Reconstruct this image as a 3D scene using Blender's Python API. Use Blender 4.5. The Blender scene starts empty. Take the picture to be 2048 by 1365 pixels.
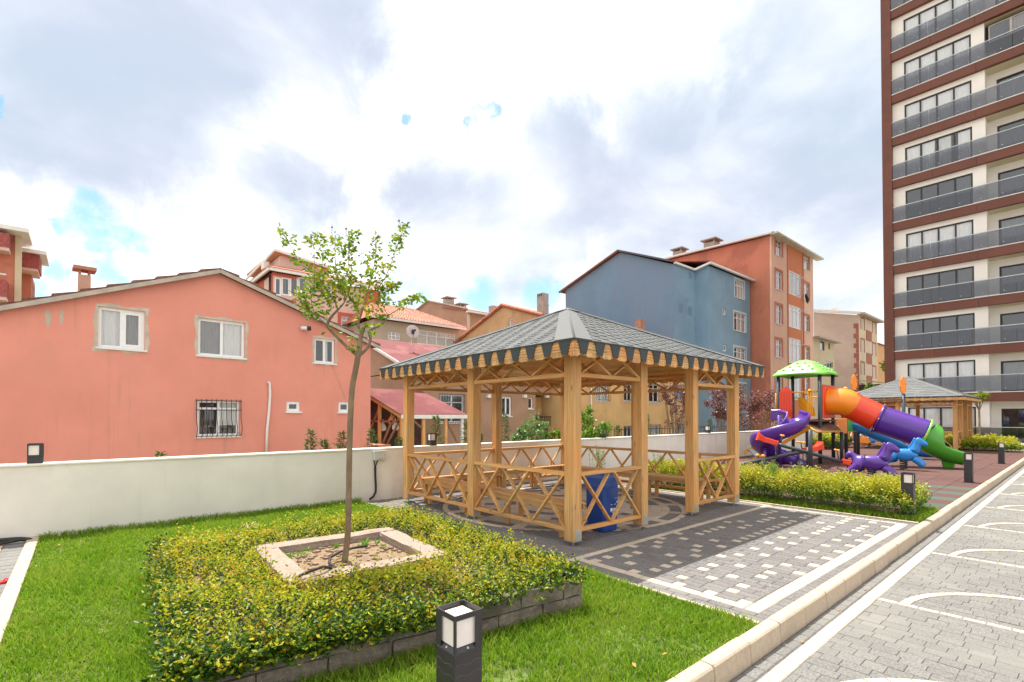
import bpy, bmesh, math, random
import numpy as np
from mathutils import Vector, Matrix
from mathutils.geometry import tessellate_polygon
random.seed(7); rng = np.random.default_rng(7)
scene = bpy.context.scene
R = math.radians

# ------------------------------------------------------------------ camera
CAM_H, CAM_F, CAM_CX, CAM_CY = 1.6, 995.0, 1024.0, 817.0          # metres; photo pixels (2048 wide)
YAW, PITCH = R(49.3), math.atan(15 / 995.0)
FW = Vector((math.cos(YAW) * math.cos(PITCH), math.sin(YAW) * math.cos(PITCH), math.sin(PITCH)))
RT = Vector((math.sin(YAW), -math.cos(YAW), 0)); UP = RT.cross(FW)
CAM = Vector((0, 0, CAM_H))
cd = bpy.data.cameras.new('camera'); cam = bpy.data.objects.new('camera', cd)
scene.collection.objects.link(cam); scene.camera = cam
cam.matrix_world = Matrix(((RT.x, UP.x, -FW.x, 0), (RT.y, UP.y, -FW.y, 0), (RT.z, UP.z, -FW.z, CAM_H), (0, 0, 0, 1)))
cd.sensor_width = 36; cd.lens = CAM_F / 2048 * 36; cd.shift_y = (CAM_CY - 682.5) / 2048
cd.clip_start = 0.05; cd.clip_end = 3000

# ------------------------------------------------------------------ light
SUN_TO = Vector((0.24, 0.95, 2.46)).normalized()
SUN_EL = math.asin(SUN_TO.z); SUN_AZ = math.atan2(SUN_TO.x, SUN_TO.y)
sl = bpy.data.lights.new('sun', 'SUN'); so = bpy.data.objects.new('sun', sl); scene.collection.objects.link(so)
so.rotation_euler = SUN_TO.to_track_quat('Z', 'Y').to_euler(); so.location = (0, 20, 40)
sl.energy = 3.8; sl.angle = R(0.55); sl.color = (1, 0.95, 0.87)
scene.view_settings.view_transform = 'Standard'; scene.view_settings.look = 'None'
scene.view_settings.exposure = 1.15; scene.view_settings.gamma = 1
scene.render.engine = 'CYCLES'
scene.cycles.use_denoising = True
scene.cycles.max_bounces = 8; scene.cycles.transparent_max_bounces = 24; scene.cycles.diffuse_bounces = 4
scene.cycles.sample_clamp_indirect = 6
scene.cycles.use_adaptive_sampling = True

class NT:                                                           # small node helper
    def __init__(s, tree): s.t = tree; s.n = tree.nodes; s.l = tree.links
    def add(s, typ, **kw):
        n = s.n.new(typ)
        for k, v in kw.items():
            if k.startswith('i_'):
                key = k[2:]; key = int(key) if key.isdigit() else key.replace('_', ' ')
                s.put(n.inputs[key], v)
            else: setattr(n, k, v)
        return n
    def put(s, sock, v):
        if isinstance(v, bpy.types.NodeSocket): s.l.new(v, sock)
        elif isinstance(v, bpy.types.Node): s.l.new(v.outputs[0], sock)
        else: sock.default_value = v
    def math(s, op, a, b=None, c=None, clamp=False):
        n = s.n.new('ShaderNodeMath'); n.operation = op; n.use_clamp = clamp
        for i, v in enumerate((a, b, c)):
            if v is not None: s.put(n.inputs[i], v)
        return n.outputs[0]
    def vmath(s, op, a, b=None, out=0):
        n = s.n.new('ShaderNodeVectorMath'); n.operation = op
        for i, v in enumerate((a, b)):
            if v is not None: s.put(n.inputs[i], v)
        return n.outputs[out]
    def mix(s, f, a, b, blend='MIX'):
        n = s.n.new('ShaderNodeMix'); n.data_type = 'RGBA'; n.blend_type = blend
        s.put(n.inputs[0], f)
        for i, v in ((6, a), (7, b)):
            s.put(n.inputs[i], v if not isinstance(v, tuple) else (*v[:3], 1))
        return n.outputs[2]
    def rng(s, v, a, b, c=0.0, d=1.0, smooth=True):
        n = s.n.new('ShaderNodeMapRange'); n.interpolation_type = 'SMOOTHSTEP' if smooth else 'LINEAR'
        for i, x in enumerate((v, a, b, c, d)): s.put(n.inputs[i], x)
        return n.outputs[0]
    def noise(s, vec, scale, detail=3, rough=.55, dist=0.0, out=0):
        n = s.n.new('ShaderNodeTexNoise'); s.put(n.inputs['Vector'], vec)
        n.inputs['Scale'].default_value = scale; n.inputs['Detail'].default_value = detail
        n.inputs['Roughness'].default_value = rough; n.inputs['Distortion'].default_value = dist
        return n.outputs[out]

def ray(px, py): return FW + RT * ((px - CAM_CX) / CAM_F) - UP * ((py - CAM_CY) / CAM_F)

# ------------------------------------------------------------------ sky: Nishita blue behind broken cloud
world = bpy.data.worlds.new('World'); scene.world = world; world.use_nodes = True
W = NT(world.node_tree); W.n.clear()
sky = W.add('ShaderNodeTexSky'); sky.sky_type = 'NISHITA'; sky.sun_disc = False
sky.sun_elevation = SUN_EL; sky.sun_rotation = SUN_AZ; sky.air_density = 1.0; sky.dust_density = 0.6; sky.ozone_density = 1.4
tc = W.add('ShaderNodeTexCoord').outputs['Generated']
sep = W.add('ShaderNodeSeparateXYZ'); W.put(sep.inputs[0], tc)
zz = W.math('ADD', W.math('MAXIMUM', sep.outputs[2], 0.0), 0.28)
comb = W.add('ShaderNodeCombineXYZ')
W.put(comb.inputs[0], W.math('DIVIDE', sep.outputs[0], zz)); W.put(comb.inputs[1], W.math('DIVIDE', sep.outputs[1], zz))
P = comb.outputs[0]
warp = W.noise(tc, 5.0, 8, .66, 0.3, out=1)
wdir = W.vmath('NORMALIZE', W.vmath('ADD', tc, W.vmath('SCALE', W.vmath('SUBTRACT', warp, (.5, .5, .5)), None)))
wdir.node.inputs[0].links[0].from_node.inputs[1].links[0].from_node.inputs['Scale'].default_value = 0.30
wsoft = W.vmath('SCALE', W.vmath('SUBTRACT', W.noise(tc, 11.0, 7, .66, .2, out=1), (.5, .5, .5)), None); wsoft.node.inputs['Scale'].default_value = .085
hdir = W.vmath('NORMALIZE', W.vmath('ADD', tc, wsoft))
def lobe(px, py, rad, soft, wdir=wdir):
    d = ray(px, py).normalized()
    return W.rng(W.vmath('DOT_PRODUCT', wdir, tuple(d), out=1), math.cos(R(rad * (1 + soft))), math.cos(R(max(rad * (1 - soft), .05))))
def addup(items):
    acc = None
    for v in items: acc = v if acc is None else W.math('MAXIMUM', acc, v)
    return acc
base = W.noise(P, 1.15, 7, .58, .4)                                  # thick / thin cloud
fine = W.noise(P, 2.6, 6, .52, .3)
grey_noise = W.rng(W.math('ADD', W.math('MULTIPLY', base, .7), W.math('MULTIPLY', fine, .3)), .50, .66)
# the grey cloud banks of that afternoon, by direction
greys = addup([lobe(240, 150, 10.5, .34), lobe(400, 60, 9.5, .4), lobe(600, 30, 6, .7), lobe(1180, 370, 8, .4), lobe(1040, 470, 8, .5),
               lobe(1360, 400, 9, .8), lobe(1600, 190, 8.5, .45), lobe(1480, 470, 8, .8), lobe(1700, 60, 9, .8), lobe(1660, 380, 9, .9), lobe(600, 410, 4, .9), lobe(60, 260, 3, .9), lobe(880, 450, 5, .9)])
grey = W.math('MULTIPLY', greys, W.rng(W.math('ADD', W.math('MULTIPLY', fine, .45), W.math('MULTIPLY', base, .55)), .30, .58, .45, 1.0))
grey = W.math('MAXIMUM', grey, W.math('MULTIPLY', W.math('SUBTRACT', 1.0, W.rng(sep.outputs[2], .5, .85, 0, 1)), W.math('MULTIPLY', grey_noise, .16)))
holes = addup([lobe(x, y, r, q, hdir) for x, y, r, q in ((968, 232, 1.0, .3), (990, 222, .8, .4), (938, 244, .5, .5), (814, 237, .55, .4), (190, 428, 1.6, .4), (165, 448, 1.3, .4), (215, 480, 1.4, .45), (248, 494, 1.5, .5), (130, 446, .6, .5),
    (225, 540, 1.6, .5), (120, 535, 1.0, .6), (815, 588, 1.8, .8), (955, 588, 1.5, .9), (85, 592, 1.5, .6), (1090, 588, 1.5, .8), (-14, 207, .4, .4))])
wild = W.math('MULTIPLY', W.rng(W.noise(P, 2.1, 6, .6, .2), .70, .78), .8)
hole = W.math('MAXIMUM', holes, wild)
hole = W.math('MULTIPLY', hole, W.rng(W.noise(tc, 15, 6, .62), .28, .58, .0, .9))
tint = W.mix(W.rng(W.noise(P, .9, 2), .4, .6), (.475, .535, .645), (.53, .545, .66))
lum = W.mix(grey, (1.06, 1.05, 1.05), W.mix(.35, tint, (.36, .47, .57)))
blue = W.vmath('SCALE', W.mix(1.0, sky.outputs[0], (.82, 1.0, 1.02), 'MULTIPLY'), None); blue.node.inputs['Scale'].default_value = 0.10
cl = W.vmath('SCALE', lum, None); cl.node.inputs['Scale'].default_value = 0.65
skycol = W.mix(hole, cl, blue)
bg = W.add('ShaderNodeBackground'); W.put(bg.inputs[0], skycol); bg.inputs[1].default_value = 1.0
wo = W.add('ShaderNodeOutputWorld'); W.put(wo.inputs[0], bg)
world.cycles.sampling_method = 'MANUAL'; world.cycles.sample_map_resolution = 512

# ------------------------------------------------------------------ pixel <-> place
def on_z(px, py, z=0.0): d = ray(px, py); return CAM + d * ((z - CAM_H) / d.z)
def on_x(px, py, X): d = ray(px, py); return CAM + d * (X / d.x)
def on_y(px, py, Y): d = ray(px, py); return CAM + d * (Y / d.y)
def at_depth(px, py, D): return CAM + ray(px, py) * D

# ------------------------------------------------------------------ materials
MATS = {}
def mat(name, col, rough=.7, var=.12, scale=3.0, bump=0.0, bscale=80.0, metal=0.0, spec=.4, piece=0.0, stretch=None, second=None, streak=None,
        sscale=.7, samt=(.5, .62), coat=0.0, detail=4):
    if name in MATS: return MATS[name]
    m = bpy.data.materials.new(name); m.use_nodes = True; N = NT(m.node_tree); N.n.clear()
    co = N.add('ShaderNodeTexCoord').outputs['Object']
    v = co
    if stretch: v = N.vmath('MULTIPLY', co, stretch)
    n1 = N.noise(v, scale, detail, .6)
    lo = tuple(c * (1 - var) for c in col); hi = tuple(min(1, c * (1 + var)) for c in col)
    c = N.mix(N.rng(n1, .3, .7), lo, hi)
    if second:
        c = N.mix(N.rng(N.noise(co, sscale, 5, .6, .3), samt[0], samt[1]), c, second)
    if streak:                                                      # rain streaks, stronger high up and in patches
        sv = N.noise(N.vmath('MULTIPLY', co, (5.0, 5.0, .28)), 1.0, 5, .6)
        pm = N.rng(N.noise(co, .5, 3), .42, .68)
        c = N.mix(N.math('MULTIPLY', N.math('MULTIPLY', N.rng(sv, .5, .72), pm), .55), c, streak)
    if piece:
        g = N.add('ShaderNodeNewGeometry').outputs['Random Per Island']; o = N.add('ShaderNodeObjectInfo').outputs['Random']
        f = N.math('FRACT', N.math('ADD', g, o))
        hs = N.add('ShaderNodeHueSaturation'); N.put(hs.inputs['Value'], N.rng(f, 0, 1, 1 - piece, 1 + piece, False)); N.put(hs.inputs['Color'], c)
        c = hs.outputs[0]
    b = N.add('ShaderNodeBsdfPrincipled'); N.put(b.inputs['Base Color'], c)
    b.inputs['Roughness'].default_value = rough; b.inputs['Metallic'].default_value = metal
    b.inputs['Specular IOR Level'].default_value = spec; b.inputs['Coat Weight'].default_value = coat
    if bump:
        bp = N.add('ShaderNodeBump'); bp.inputs['Strength'].default_value = bump; bp.inputs['Distance'].default_value = .02
        N.put(bp.inputs['Height'], N.noise(v, bscale, 4, .65)); N.put(b.inputs['Normal'], bp.outputs[0])
    out = N.add('ShaderNodeOutputMaterial'); N.put(out.inputs[0], b.outputs[0])
    MATS[name] = m; m['nt'] = 0
    return m
def wood(name, col, axis, dark=.62, piece=.16):
    if name in MATS: return MATS[name]
    m = bpy.data.materials.new(name); m.use_nodes = True; N = NT(m.node_tree); N.n.clear()
    co = N.add('ShaderNodeTexCoord').outputs['Object']
    oi = N.add('ShaderNodeObjectInfo').outputs['Random']; g = N.add('ShaderNodeNewGeometry').outputs['Random Per Island']
    f = N.math('FRACT', N.math('ADD', g, oi))
    st = {'x': (1.2, 26, 26), 'y': (26, 1.2, 26), 'z': (26, 26, 1.2)}[axis]
    v = N.vmath('ADD', N.vmath('MULTIPLY', co, st), N.vmath('SCALE', (7, 5, 9), None))
    v.node.inputs[1].links[0].from_node.inputs['Scale'].default_value = 3
    grain = N.noise(v, 1.0, 4, .6, 1.2)
    d = tuple(c * dark for c in col)
    c = N.mix(N.rng(grain, .36, .68), d, col)
    warm = N.noise(co, 1.4, 2)
    c = N.mix(N.rng(warm, .35, .7), c, N.mix(.5, c, (col[0] * 1.05, col[1] * .72, col[2] * .45)))
    vo = N.add('ShaderNodeTexVoronoi'); vo.inputs['Scale'].default_value = 1.0
    ks = {'x': (2.2, 8, 8), 'y': (8, 2.2, 8), 'z': (8, 8, 2.2)}[axis]
    N.put(vo.inputs['Vector'], N.vmath('MULTIPLY', co, ks))
    c = N.mix(N.rng(vo.outputs['Distance'], .05, .13, .85, 0), c, (col[0] * .33, col[1] * .22, col[2] * .16))
    hs = N.add('ShaderNodeHueSaturation'); N.put(hs.inputs['Value'], N.rng(f, 0, 1, 1 - piece, 1 + piece, False)); N.put(hs.inputs['Color'], c)
    b = N.add('ShaderNodeBsdfPrincipled'); N.put(b.inputs['Base Color'], hs.outputs[0]); b.inputs['Roughness'].default_value = .62
    b.inputs['Specular IOR Level'].default_value = .35
    bp = N.add('ShaderNodeBump'); bp.inputs['Strength'].default_value = .25; bp.inputs['Distance'].default_value = .006
    N.put(bp.inputs['Height'], grain); N.put(b.inputs['Normal'], bp.outputs[0])
    out = N.add('ShaderNodeOutputMaterial'); N.put(out.inputs[0], b.outputs[0])
    MATS[name] = m; return m
def leafmat(name, cols, trans=.3, rough=.45, spec=.4, low=None):
    """cols: colours picked per leaf"""
    if name in MATS: return MATS[name]
    m = bpy.data.materials.new(name); m.use_nodes = True; N = NT(m.node_tree); N.n.clear()
    g = N.add('ShaderNodeNewGeometry').outputs['Random Per Island']
    co = N.add('ShaderNodeTexCoord').outputs['Object']
    f = N.math('ADD', N.math('MULTIPLY', g, .72), N.math('MULTIPLY', N.rng(N.noise(co, 2.2, 3), .3, .7), .28), clamp=True)
    cr = N.add('ShaderNodeValToRGB'); N.put(cr.inputs[0], f)
    e = cr.color_ramp.elements
    while len(e) < len(cols): e.new(.5)
    for i, c in enumerate(cols): e[i].position = i / max(1, len(cols) - 1); e[i].color = (*c, 1)
    col = cr.outputs[0]
    b = N.add('ShaderNodeBsdfPrincipled'); N.put(b.inputs['Base Color'], col); b.inputs['Roughness'].default_value = rough
    b.inputs['Specular IOR Level'].default_value = spec
    t = N.add('ShaderNodeBsdfTranslucent'); N.put(t.inputs[0], N.mix(1.0, col, (1.0, 1.05, .75), 'MULTIPLY'))
    mx = N.add('ShaderNodeMixShader'); mx.inputs[0].default_value = trans
    N.put(mx.inputs[1], b.outputs[0]); N.put(mx.inputs[2], t.outputs[0])
    out = N.add('ShaderNodeOutputMaterial'); N.put(out.inputs[0], mx.outputs[0])
    MATS[name] = m; return m
def glassmat(name, tint=(.9, .95, .95), alpha=.35, rough=.03, col=(.02, .025, .03), refl=.75):
    """thin pane: part clear, part dark, with a glossy coat"""
    if name in MATS: return MATS[name]
    m = bpy.data.materials.new(name); m.use_nodes = True; N = NT(m.node_tree); N.n.clear()
    tr = N.add('ShaderNodeBsdfTransparent'); tr.inputs[0].default_value = (*tint, 1)
    di = N.add('ShaderNodeBsdfPrincipled'); di.inputs['Base Color'].default_value = (*col, 1); di.inputs['Roughness'].default_value = .2
    m1 = N.add('ShaderNodeMixShader'); m1.inputs[0].default_value = alpha; N.put(m1.inputs[1], tr.outputs[0]); N.put(m1.inputs[2], di.outputs[0])
    gl = N.add('ShaderNodeBsdfGlossy'); gl.inputs['Roughness'].default_value = rough; gl.inputs[0].default_value = (.95, .97, 1, 1)
    fr = N.add('ShaderNodeFresnel'); fr.inputs[0].default_value = 1.55
    m2 = N.add('ShaderNodeMixShader'); N.put(m2.inputs[0], N.rng(fr.outputs[0], 0, .6, .04, refl, False)); N.put(m2.inputs[1], m1.outputs[0]); N.put(m2.inputs[2], gl.outputs[0])
    out = N.add('ShaderNodeOutputMaterial'); N.put(out.inputs[0], m2.outputs[0])
    MATS[name] = m; return m

# ------------------------------------------------------------------ mesh helpers
ORG = {}
def V(*a): return Vector(a)
def tag(o, label=None, cat=None, group=None, kind=None):
    if label: o['label'] = label
    if cat: o['category'] = cat
    if group: o['group'] = group
    if kind: o['kind'] = kind
    return o
def empty(name, loc, label=None, cat=None, group=None, kind=None):
    o = bpy.data.objects.new(name, None); o.empty_display_size = .2; scene.collection.objects.link(o); o.location = loc
    ORG[o] = Vector(loc); return tag(o, label, cat, group, kind)
def link(name, me, parent=None, loc=(0, 0, 0)):
    o = bpy.data.objects.new(name, me); scene.collection.objects.link(o); o.location = loc
    if parent is not None: o.parent = parent
    return o
class MB:
    def __init__(s): s.v = []; s.f = []; s.m = []
    def add(s, vs, fs, ms=None):
        s.m += list(ms) if ms else [0] * len(fs)
        k = len(s.v); s.v += [tuple(p) for p in vs]; s.f += [tuple(i + k for i in f) for f in fs]; return s
    def obox(s, c, ax, ay, az):
        c, ax, ay, az = map(Vector, (c, ax, ay, az))
        vs = [c + ax * i + ay * j + az * k for k in (-1, 1) for j in (-1, 1) for i in (-1, 1)]
        fs = [(0, 2, 3, 1), (4, 5, 7, 6), (0, 1, 5, 4), (2, 6, 7, 3), (0, 4, 6, 2), (1, 3, 7, 5)]
        if ax.cross(ay).dot(az) < 0: fs = [f[::-1] for f in fs]
        return s.add(vs, fs)
    def box(s, a, b):
        c = [(p + q) / 2 for p, q in zip(a, b)]; h = [abs(q - p) / 2 for p, q in zip(a, b)]
        return s.obox(c, (h[0], 0, 0), (0, h[1], 0), (0, 0, h[2]))
    def bar(s, p, q, w, h, up=(0, 0, 1)):
        p, q, up = Vector(p), Vector(q), Vector(up); d = q - p; L = d.length; d = d / L
        x = d.cross(up)
        if x.length < 1e-5: x = d.cross(Vector((1, 0, 0)))
        x.normalize(); u = x.cross(d)
        return s.obox((p + q) / 2, d * (L / 2), x * (w / 2), u * (h / 2))
    def extr(s, poly, vec):
        vec = Vector(vec); n = len(poly); a = [Vector(p) for p in poly]
        nr = Vector((0, 0, 0))
        for i in range(n): nr += (a[i] - a[0]).cross(a[(i + 1) % n] - a[0])
        if nr.dot(vec) < 0: a = a[::-1]
        return s.add(a + [p + vec for p in a], [tuple(range(n - 1, -1, -1)), tuple(range(n, 2 * n))] + [(i, (i + 1) % n, n + (i + 1) % n, n + i) for i in range(n)])
    def tube(s, pts, r, n=8, caps=True):
        pts = [Vector(p) for p in pts]; m = len(pts); rs = r if isinstance(r, (list, tuple)) else [r] * m
        vs = []; fs = []; ref = None
        for i, p in enumerate(pts):
            t = (pts[min(i + 1, m - 1)] - pts[max(i - 1, 0)]).normalized()
            if ref is None: ref = t.orthogonal().normalized()
            x = ref - t * ref.dot(t)
            if x.length < 1e-4: x = t.orthogonal()
            x.normalize(); ref = x; y = t.cross(x)
            vs += [p + (x * math.cos(2 * math.pi * k / n) + y * math.sin(2 * math.pi * k / n)) * rs[i] for k in range(n)]
        for i in range(m - 1):
            for k in range(n):
                fs.append((i * n + k, i * n + (k + 1) % n, (i + 1) * n + (k + 1) % n, (i + 1) * n + k))
        if caps: fs += [tuple(range(n - 1, -1, -1)), tuple((m - 1) * n + k for k in range(n))]
        return s.add(vs, fs)
    def lathe(s, prof, c=(0, 0, 0), n=16):
        c = Vector(c); vs = []; fs = []; m = len(prof)
        for r, z in prof: vs += [c + Vector((r * math.cos(2 * math.pi * k / n), r * math.sin(2 * math.pi * k / n), z)) for k in range(n)]
        for i in range(m - 1):
            for k in range(n): fs.append((i * n + k, i * n + (k + 1) % n, (i + 1) * n + (k + 1) % n, (i + 1) * n + k))
        fs += [tuple(range(n - 1, -1, -1)), tuple((m - 1) * n + k for k in range(n))]
        return s.add(vs, fs)
    def quad(s, *p): return s.add(p, [tuple(range(len(p)))])
    def build(s, name, m, parent=None, bevel=0.0, smooth=False, label=None, cat=None, group=None, kind=None, m2=None):
        vs = np.array([tuple(p) for p in s.v], dtype=float)
        if parent is not None: o0 = ORG[parent]; loc = (0, 0, 0)
        else:
            lo, hi = vs.min(0), vs.max(0); o0 = Vector(((lo[0] + hi[0]) / 2, (lo[1] + hi[1]) / 2, lo[2])); loc = o0
        vs = vs - np.array(o0)
        me = bpy.data.meshes.new(name); me.from_pydata([tuple(p) for p in vs], [], s.f); me.update()
        me.materials.append(m)
        if m2: me.materials.append(m2); me.polygons.foreach_set('material_index', s.m)
        if smooth: me.polygons.foreach_set('use_smooth', [True] * len(me.polygons))
        o = link(name, me, parent, loc); ORG[o] = Vector(o0)
        if bevel:
            b = o.modifiers.new('edge', 'BEVEL'); b.width = bevel; b.segments = 1; b.limit_method = 'ANGLE'; b.angle_limit = R(40)
        return tag(o, label, cat, group, kind)
def fast_mesh(name, verts, faces, m, parent=None, smooth=False, org=None):
    """verts (n,3) array, faces (k,3|4) array"""
    verts = np.asarray(verts, dtype=np.float32); faces = np.asarray(faces, dtype=np.int32)
    if parent is not None: o0 = ORG[parent]; loc = (0, 0, 0)
    else:
        lo, hi = verts.min(0), verts.max(0); o0 = Vector((float(lo[0] + hi[0]) / 2, float(lo[1] + hi[1]) / 2, float(lo[2]))); loc = o0
    verts = verts - np.array(o0, dtype=np.float32)
    me = bpy.data.meshes.new(name); k = faces.shape[1]
    me.vertices.add(len(verts)); me.vertices.foreach_set('co', verts.ravel())
    me.loops.add(faces.size); me.loops.foreach_set('vertex_index', faces.ravel())
    me.polygons.add(len(faces)); me.polygons.foreach_set('loop_start', np.arange(0, faces.size, k, dtype=np.int32))
    me.update(calc_edges=True)
    if smooth: me.polygons.foreach_set('use_smooth', np.ones(len(faces), dtype=bool))
    me.materials.append(m); o = link(name, me, parent, loc); ORG[o] = Vector(o0); return o
def nrm(a): return a / np.maximum(np.linalg.norm(a, axis=-1, keepdims=True), 1e-9)
def leaf_arrays(pos, direc, length, width, fold=.25, roll=None):
    """folded rhombic leaves"""
    n = len(pos); d = nrm(direc); side = nrm(np.cross(d, rng.normal(size=(n, 3)) if roll is None else roll)); up = np.cross(side, d)
    L = np.broadcast_to(np.asarray(length), (n,))[:, None]; Wd = np.broadcast_to(np.asarray(width), (n,))[:, None]
    mid = pos + d * L * .45 + up * Wd * fold
    v = np.stack([pos, mid + side * Wd / 2, pos + d * L, mid - side * Wd / 2], 1).reshape(-1, 3)
    i = np.arange(n)[:, None] * 4
    f = np.concatenate([i + [0, 1, 2], i + [0, 2, 3]], 1).reshape(-1, 3)
    return v, f
def copy_tree(o, parent=None):
    c = o.copy(); scene.collection.objects.link(c); c.parent = parent
    for ch in list(o.children): copy_tree(ch, c)
    return c
def pieces(items, name, m, parent, stuff_name, limit=300, bevel=0.0, key=None, m2=None):
    """items: list of MB, each one piece. The nearest ones become objects, the rest one joined part."""
    def near(mb):
        a = np.mean(np.array(mb.v), 0); b = a - np.array(CAM); return float(b @ b)
    items = sorted(items, key=key or near)
    mm = m if callable(m) else (lambda mb: m)
    for mb in items[:limit]: mb.build(name, mm(mb), parent, bevel, m2=m2)
    rest = {}
    for mb in items[limit:]: rest.setdefault(mm(mb), []).append(mb)
    for mt, lst in rest.items():
        big = MB()
        for mb in lst: big.add(mb.v, mb.f, mb.m)
        o = big.build(stuff_name, mt, parent, kind='stuff', m2=m2)
def chamfer_box(a, b, c):
    """a paver: box with chamfered top edge, no bottom"""
    x0, y0, z0 = a; x1, y1, z1 = b
    mb = MB()
    v = [(x0, y0, z0), (x1, y0, z0), (x1, y1, z0), (x0, y1, z0), (x0, y0, z1 - c), (x1, y0, z1 - c), (x1, y1, z1 - c), (x0, y1, z1 - c),
         (x0 + c, y0 + c, z1), (x1 - c, y0 + c, z1), (x1 - c, y1 - c, z1), (x0 + c, y1 - c, z1)]
    f = [(0, 1, 5, 4), (1, 2, 6, 5), (2, 3, 7, 6), (3, 0, 4, 7), (4, 5, 9, 8), (5, 6, 10, 9), (6, 7, 11, 10), (7, 4, 8, 11), (8, 9, 10, 11)]
    return mb.add(v, f)
# ================================================================== the setting
m_earth = mat('earth', (.16, .15, .10), .95, .3, .6)
m_conc = mat('concrete', (.42, .40, .36), .9, .15, 2.0, .2, 60)
m_gran = mat('grey_granite', (.155, .146, .142), .85, .32, 60, .3, 120, piece=.10, second=(.18, .167, .158), sscale=1.1, samt=(.45, .75), detail=6)
m_jroad = mat('road_joint', (.125, .118, .11), .95, .2, 30)
m_gran2 = mat('road_granite', (.165, .16, .15), .85, .28, 60, .4, 110, piece=.08, second=(.20, .19, .172), sscale=.8, samt=(.42, .7), detail=6)
m_beige = mat('beige_paver', (.49, .415, .325), .8, .10, 30, .25, 100, piece=.10, detail=5)
m_kerb = mat('kerb_stone', (.43, .35, .26), .8, .09, 40, .15, 140, piece=.06, second=(.35, .285, .21), sscale=2.5, samt=(.55, .8), detail=5)
m_joint = mat('joint_sand', (.15, .14, .128), .95, .2, 30)
ROAD_Z = -0.13
ground = MB().box((-500, -500, -2.6), (500, 500, -2.4)).build('ground', m_earth, kind='structure')
terrace = MB().box((-60, -60, -2.395), (70, 9.0, ROAD_Z - .03)).build('terrace', m_conc, kind='structure')

def blk(x0, y0, x1, y1, z, h=.06, gap=.0035, c=.006, jit=.0015):
    z += random.uniform(-jit, jit)
    return chamfer_box((x0 + gap, y0 + gap, z - h), (x1 - gap, y1 - gap, z), c)
# --- road: granite setts, one long pale band, cross lines and half circles of pale setts
road = empty('road', (8, 1, ROAD_Z), kind='structure')
MB().box((-30, -14, ROAD_Z - .029), (62, 1.555, ROAD_Z - .0072)).build('road_bed', m_jroad, road)
pale = []; setts = []
for k in range(-6, 150): pale.append(blk(2.4 + k * .2, 1.335, 2.6 + k * .2, 1.445, ROAD_Z))
for k in range(-10, 160): setts.append(blk(2.4 + k * .16, 1.45, 2.56 + k * .16, 1.552, ROAD_Z))
lines = [3.30 + 2.43 * k for k in range(0, 9)]
for i, xl in enumerate(lines):
    for k in range(24): pale.append(blk(xl - .03, 1.335 - (k + 1) * .15, xl + .03, 1.335 - k * .15, ROAD_Z))
    nseg = 22
    for k in range(nseg):
        a0, a1 = math.pi / 2 - k * math.pi / nseg, math.pi / 2 - (k + 1) * math.pi / nseg
        r0, r1 = 1.03, 1.10
        if a0 > math.pi / 2 - .05: pass
        pts = [(xl + r * math.cos(a), .07 + r * math.sin(a)) for r, a in ((r0, a0 - .004), (r1, a0 - .004), (r1, a1 + .004), (r0, a1 + .004))]
        pts = [(max(x, xl + .033), y) for x, y in pts]
        z = ROAD_Z + .003
        pale.append(MB().extr([(x, y, z - .06) for x, y in pts][::-1], (0, 0, .06)))
x = 2.0; row = 0
while x < 30:
    wd_ = random.uniform(.10, .135); mid = x + wd_ / 2; y = 1.332 - (row % 2) * .05; ymin = -1.5 if x < 12 else .2
    if row % 2: setts.append(blk(x, 1.282, x + wd_, 1.332, ROAD_Z - .0045, gap=.0014, c=.0025, jit=.001))
    while y > ymin:
        h = random.uniform(.12, .19); onl = any(abs(mid - xl) < .03 + wd_ * .5 for xl in lines)
        hit = onl or any(abs(math.hypot(mid - xl, y - h / 2 - .07) - 1.065) < .035 + .09 and mid > xl - .1 for xl in lines)
        setts.append(blk(x, y - h, x + wd_, y, ROAD_Z - (.0055 if onl else .0045 if hit else .002), gap=.0014, c=.0025, jit=.0006 if hit else .002)); y -= h
    x += wd_; row += 1
pieces(pale, 'pale_sett', m_beige, road, 'pale_sett_field', 220)
for mb in setts:
    if mb.v[0][1] < 1.3: mb.v = [(x + .012 * math.sin(y * 4.1 + x * .7), y + .006 * math.sin(x * 3.3), z) for x, y, z in mb.v]
pieces(setts, 'sett', m_gran2, road, 'sett_field', 300)
# --- kerb stones
kerb = empty('kerb', (8, 1.6, ROAD_Z), kind='structure')
ks = []
for k in range(-14, 84):
    x0 = 1.0 + .51 * k; g = .004
    prof = [(1.555, ROAD_Z - .02), (1.568, .002), (1.582, .018), (1.665, .022), (1.665, ROAD_Z - .02)]
    dz = random.uniform(-.003, .003); dy = random.uniform(-.003, .003)
    ks.append(MB().extr([(x0 + g, yy + dy, z + dz) for yy, z in prof], (.51 - 2 * g, 0, 0)))
pieces(ks, 'kerb_stone', m_kerb, kerb, 'kerb_run', 300, .006)

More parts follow.
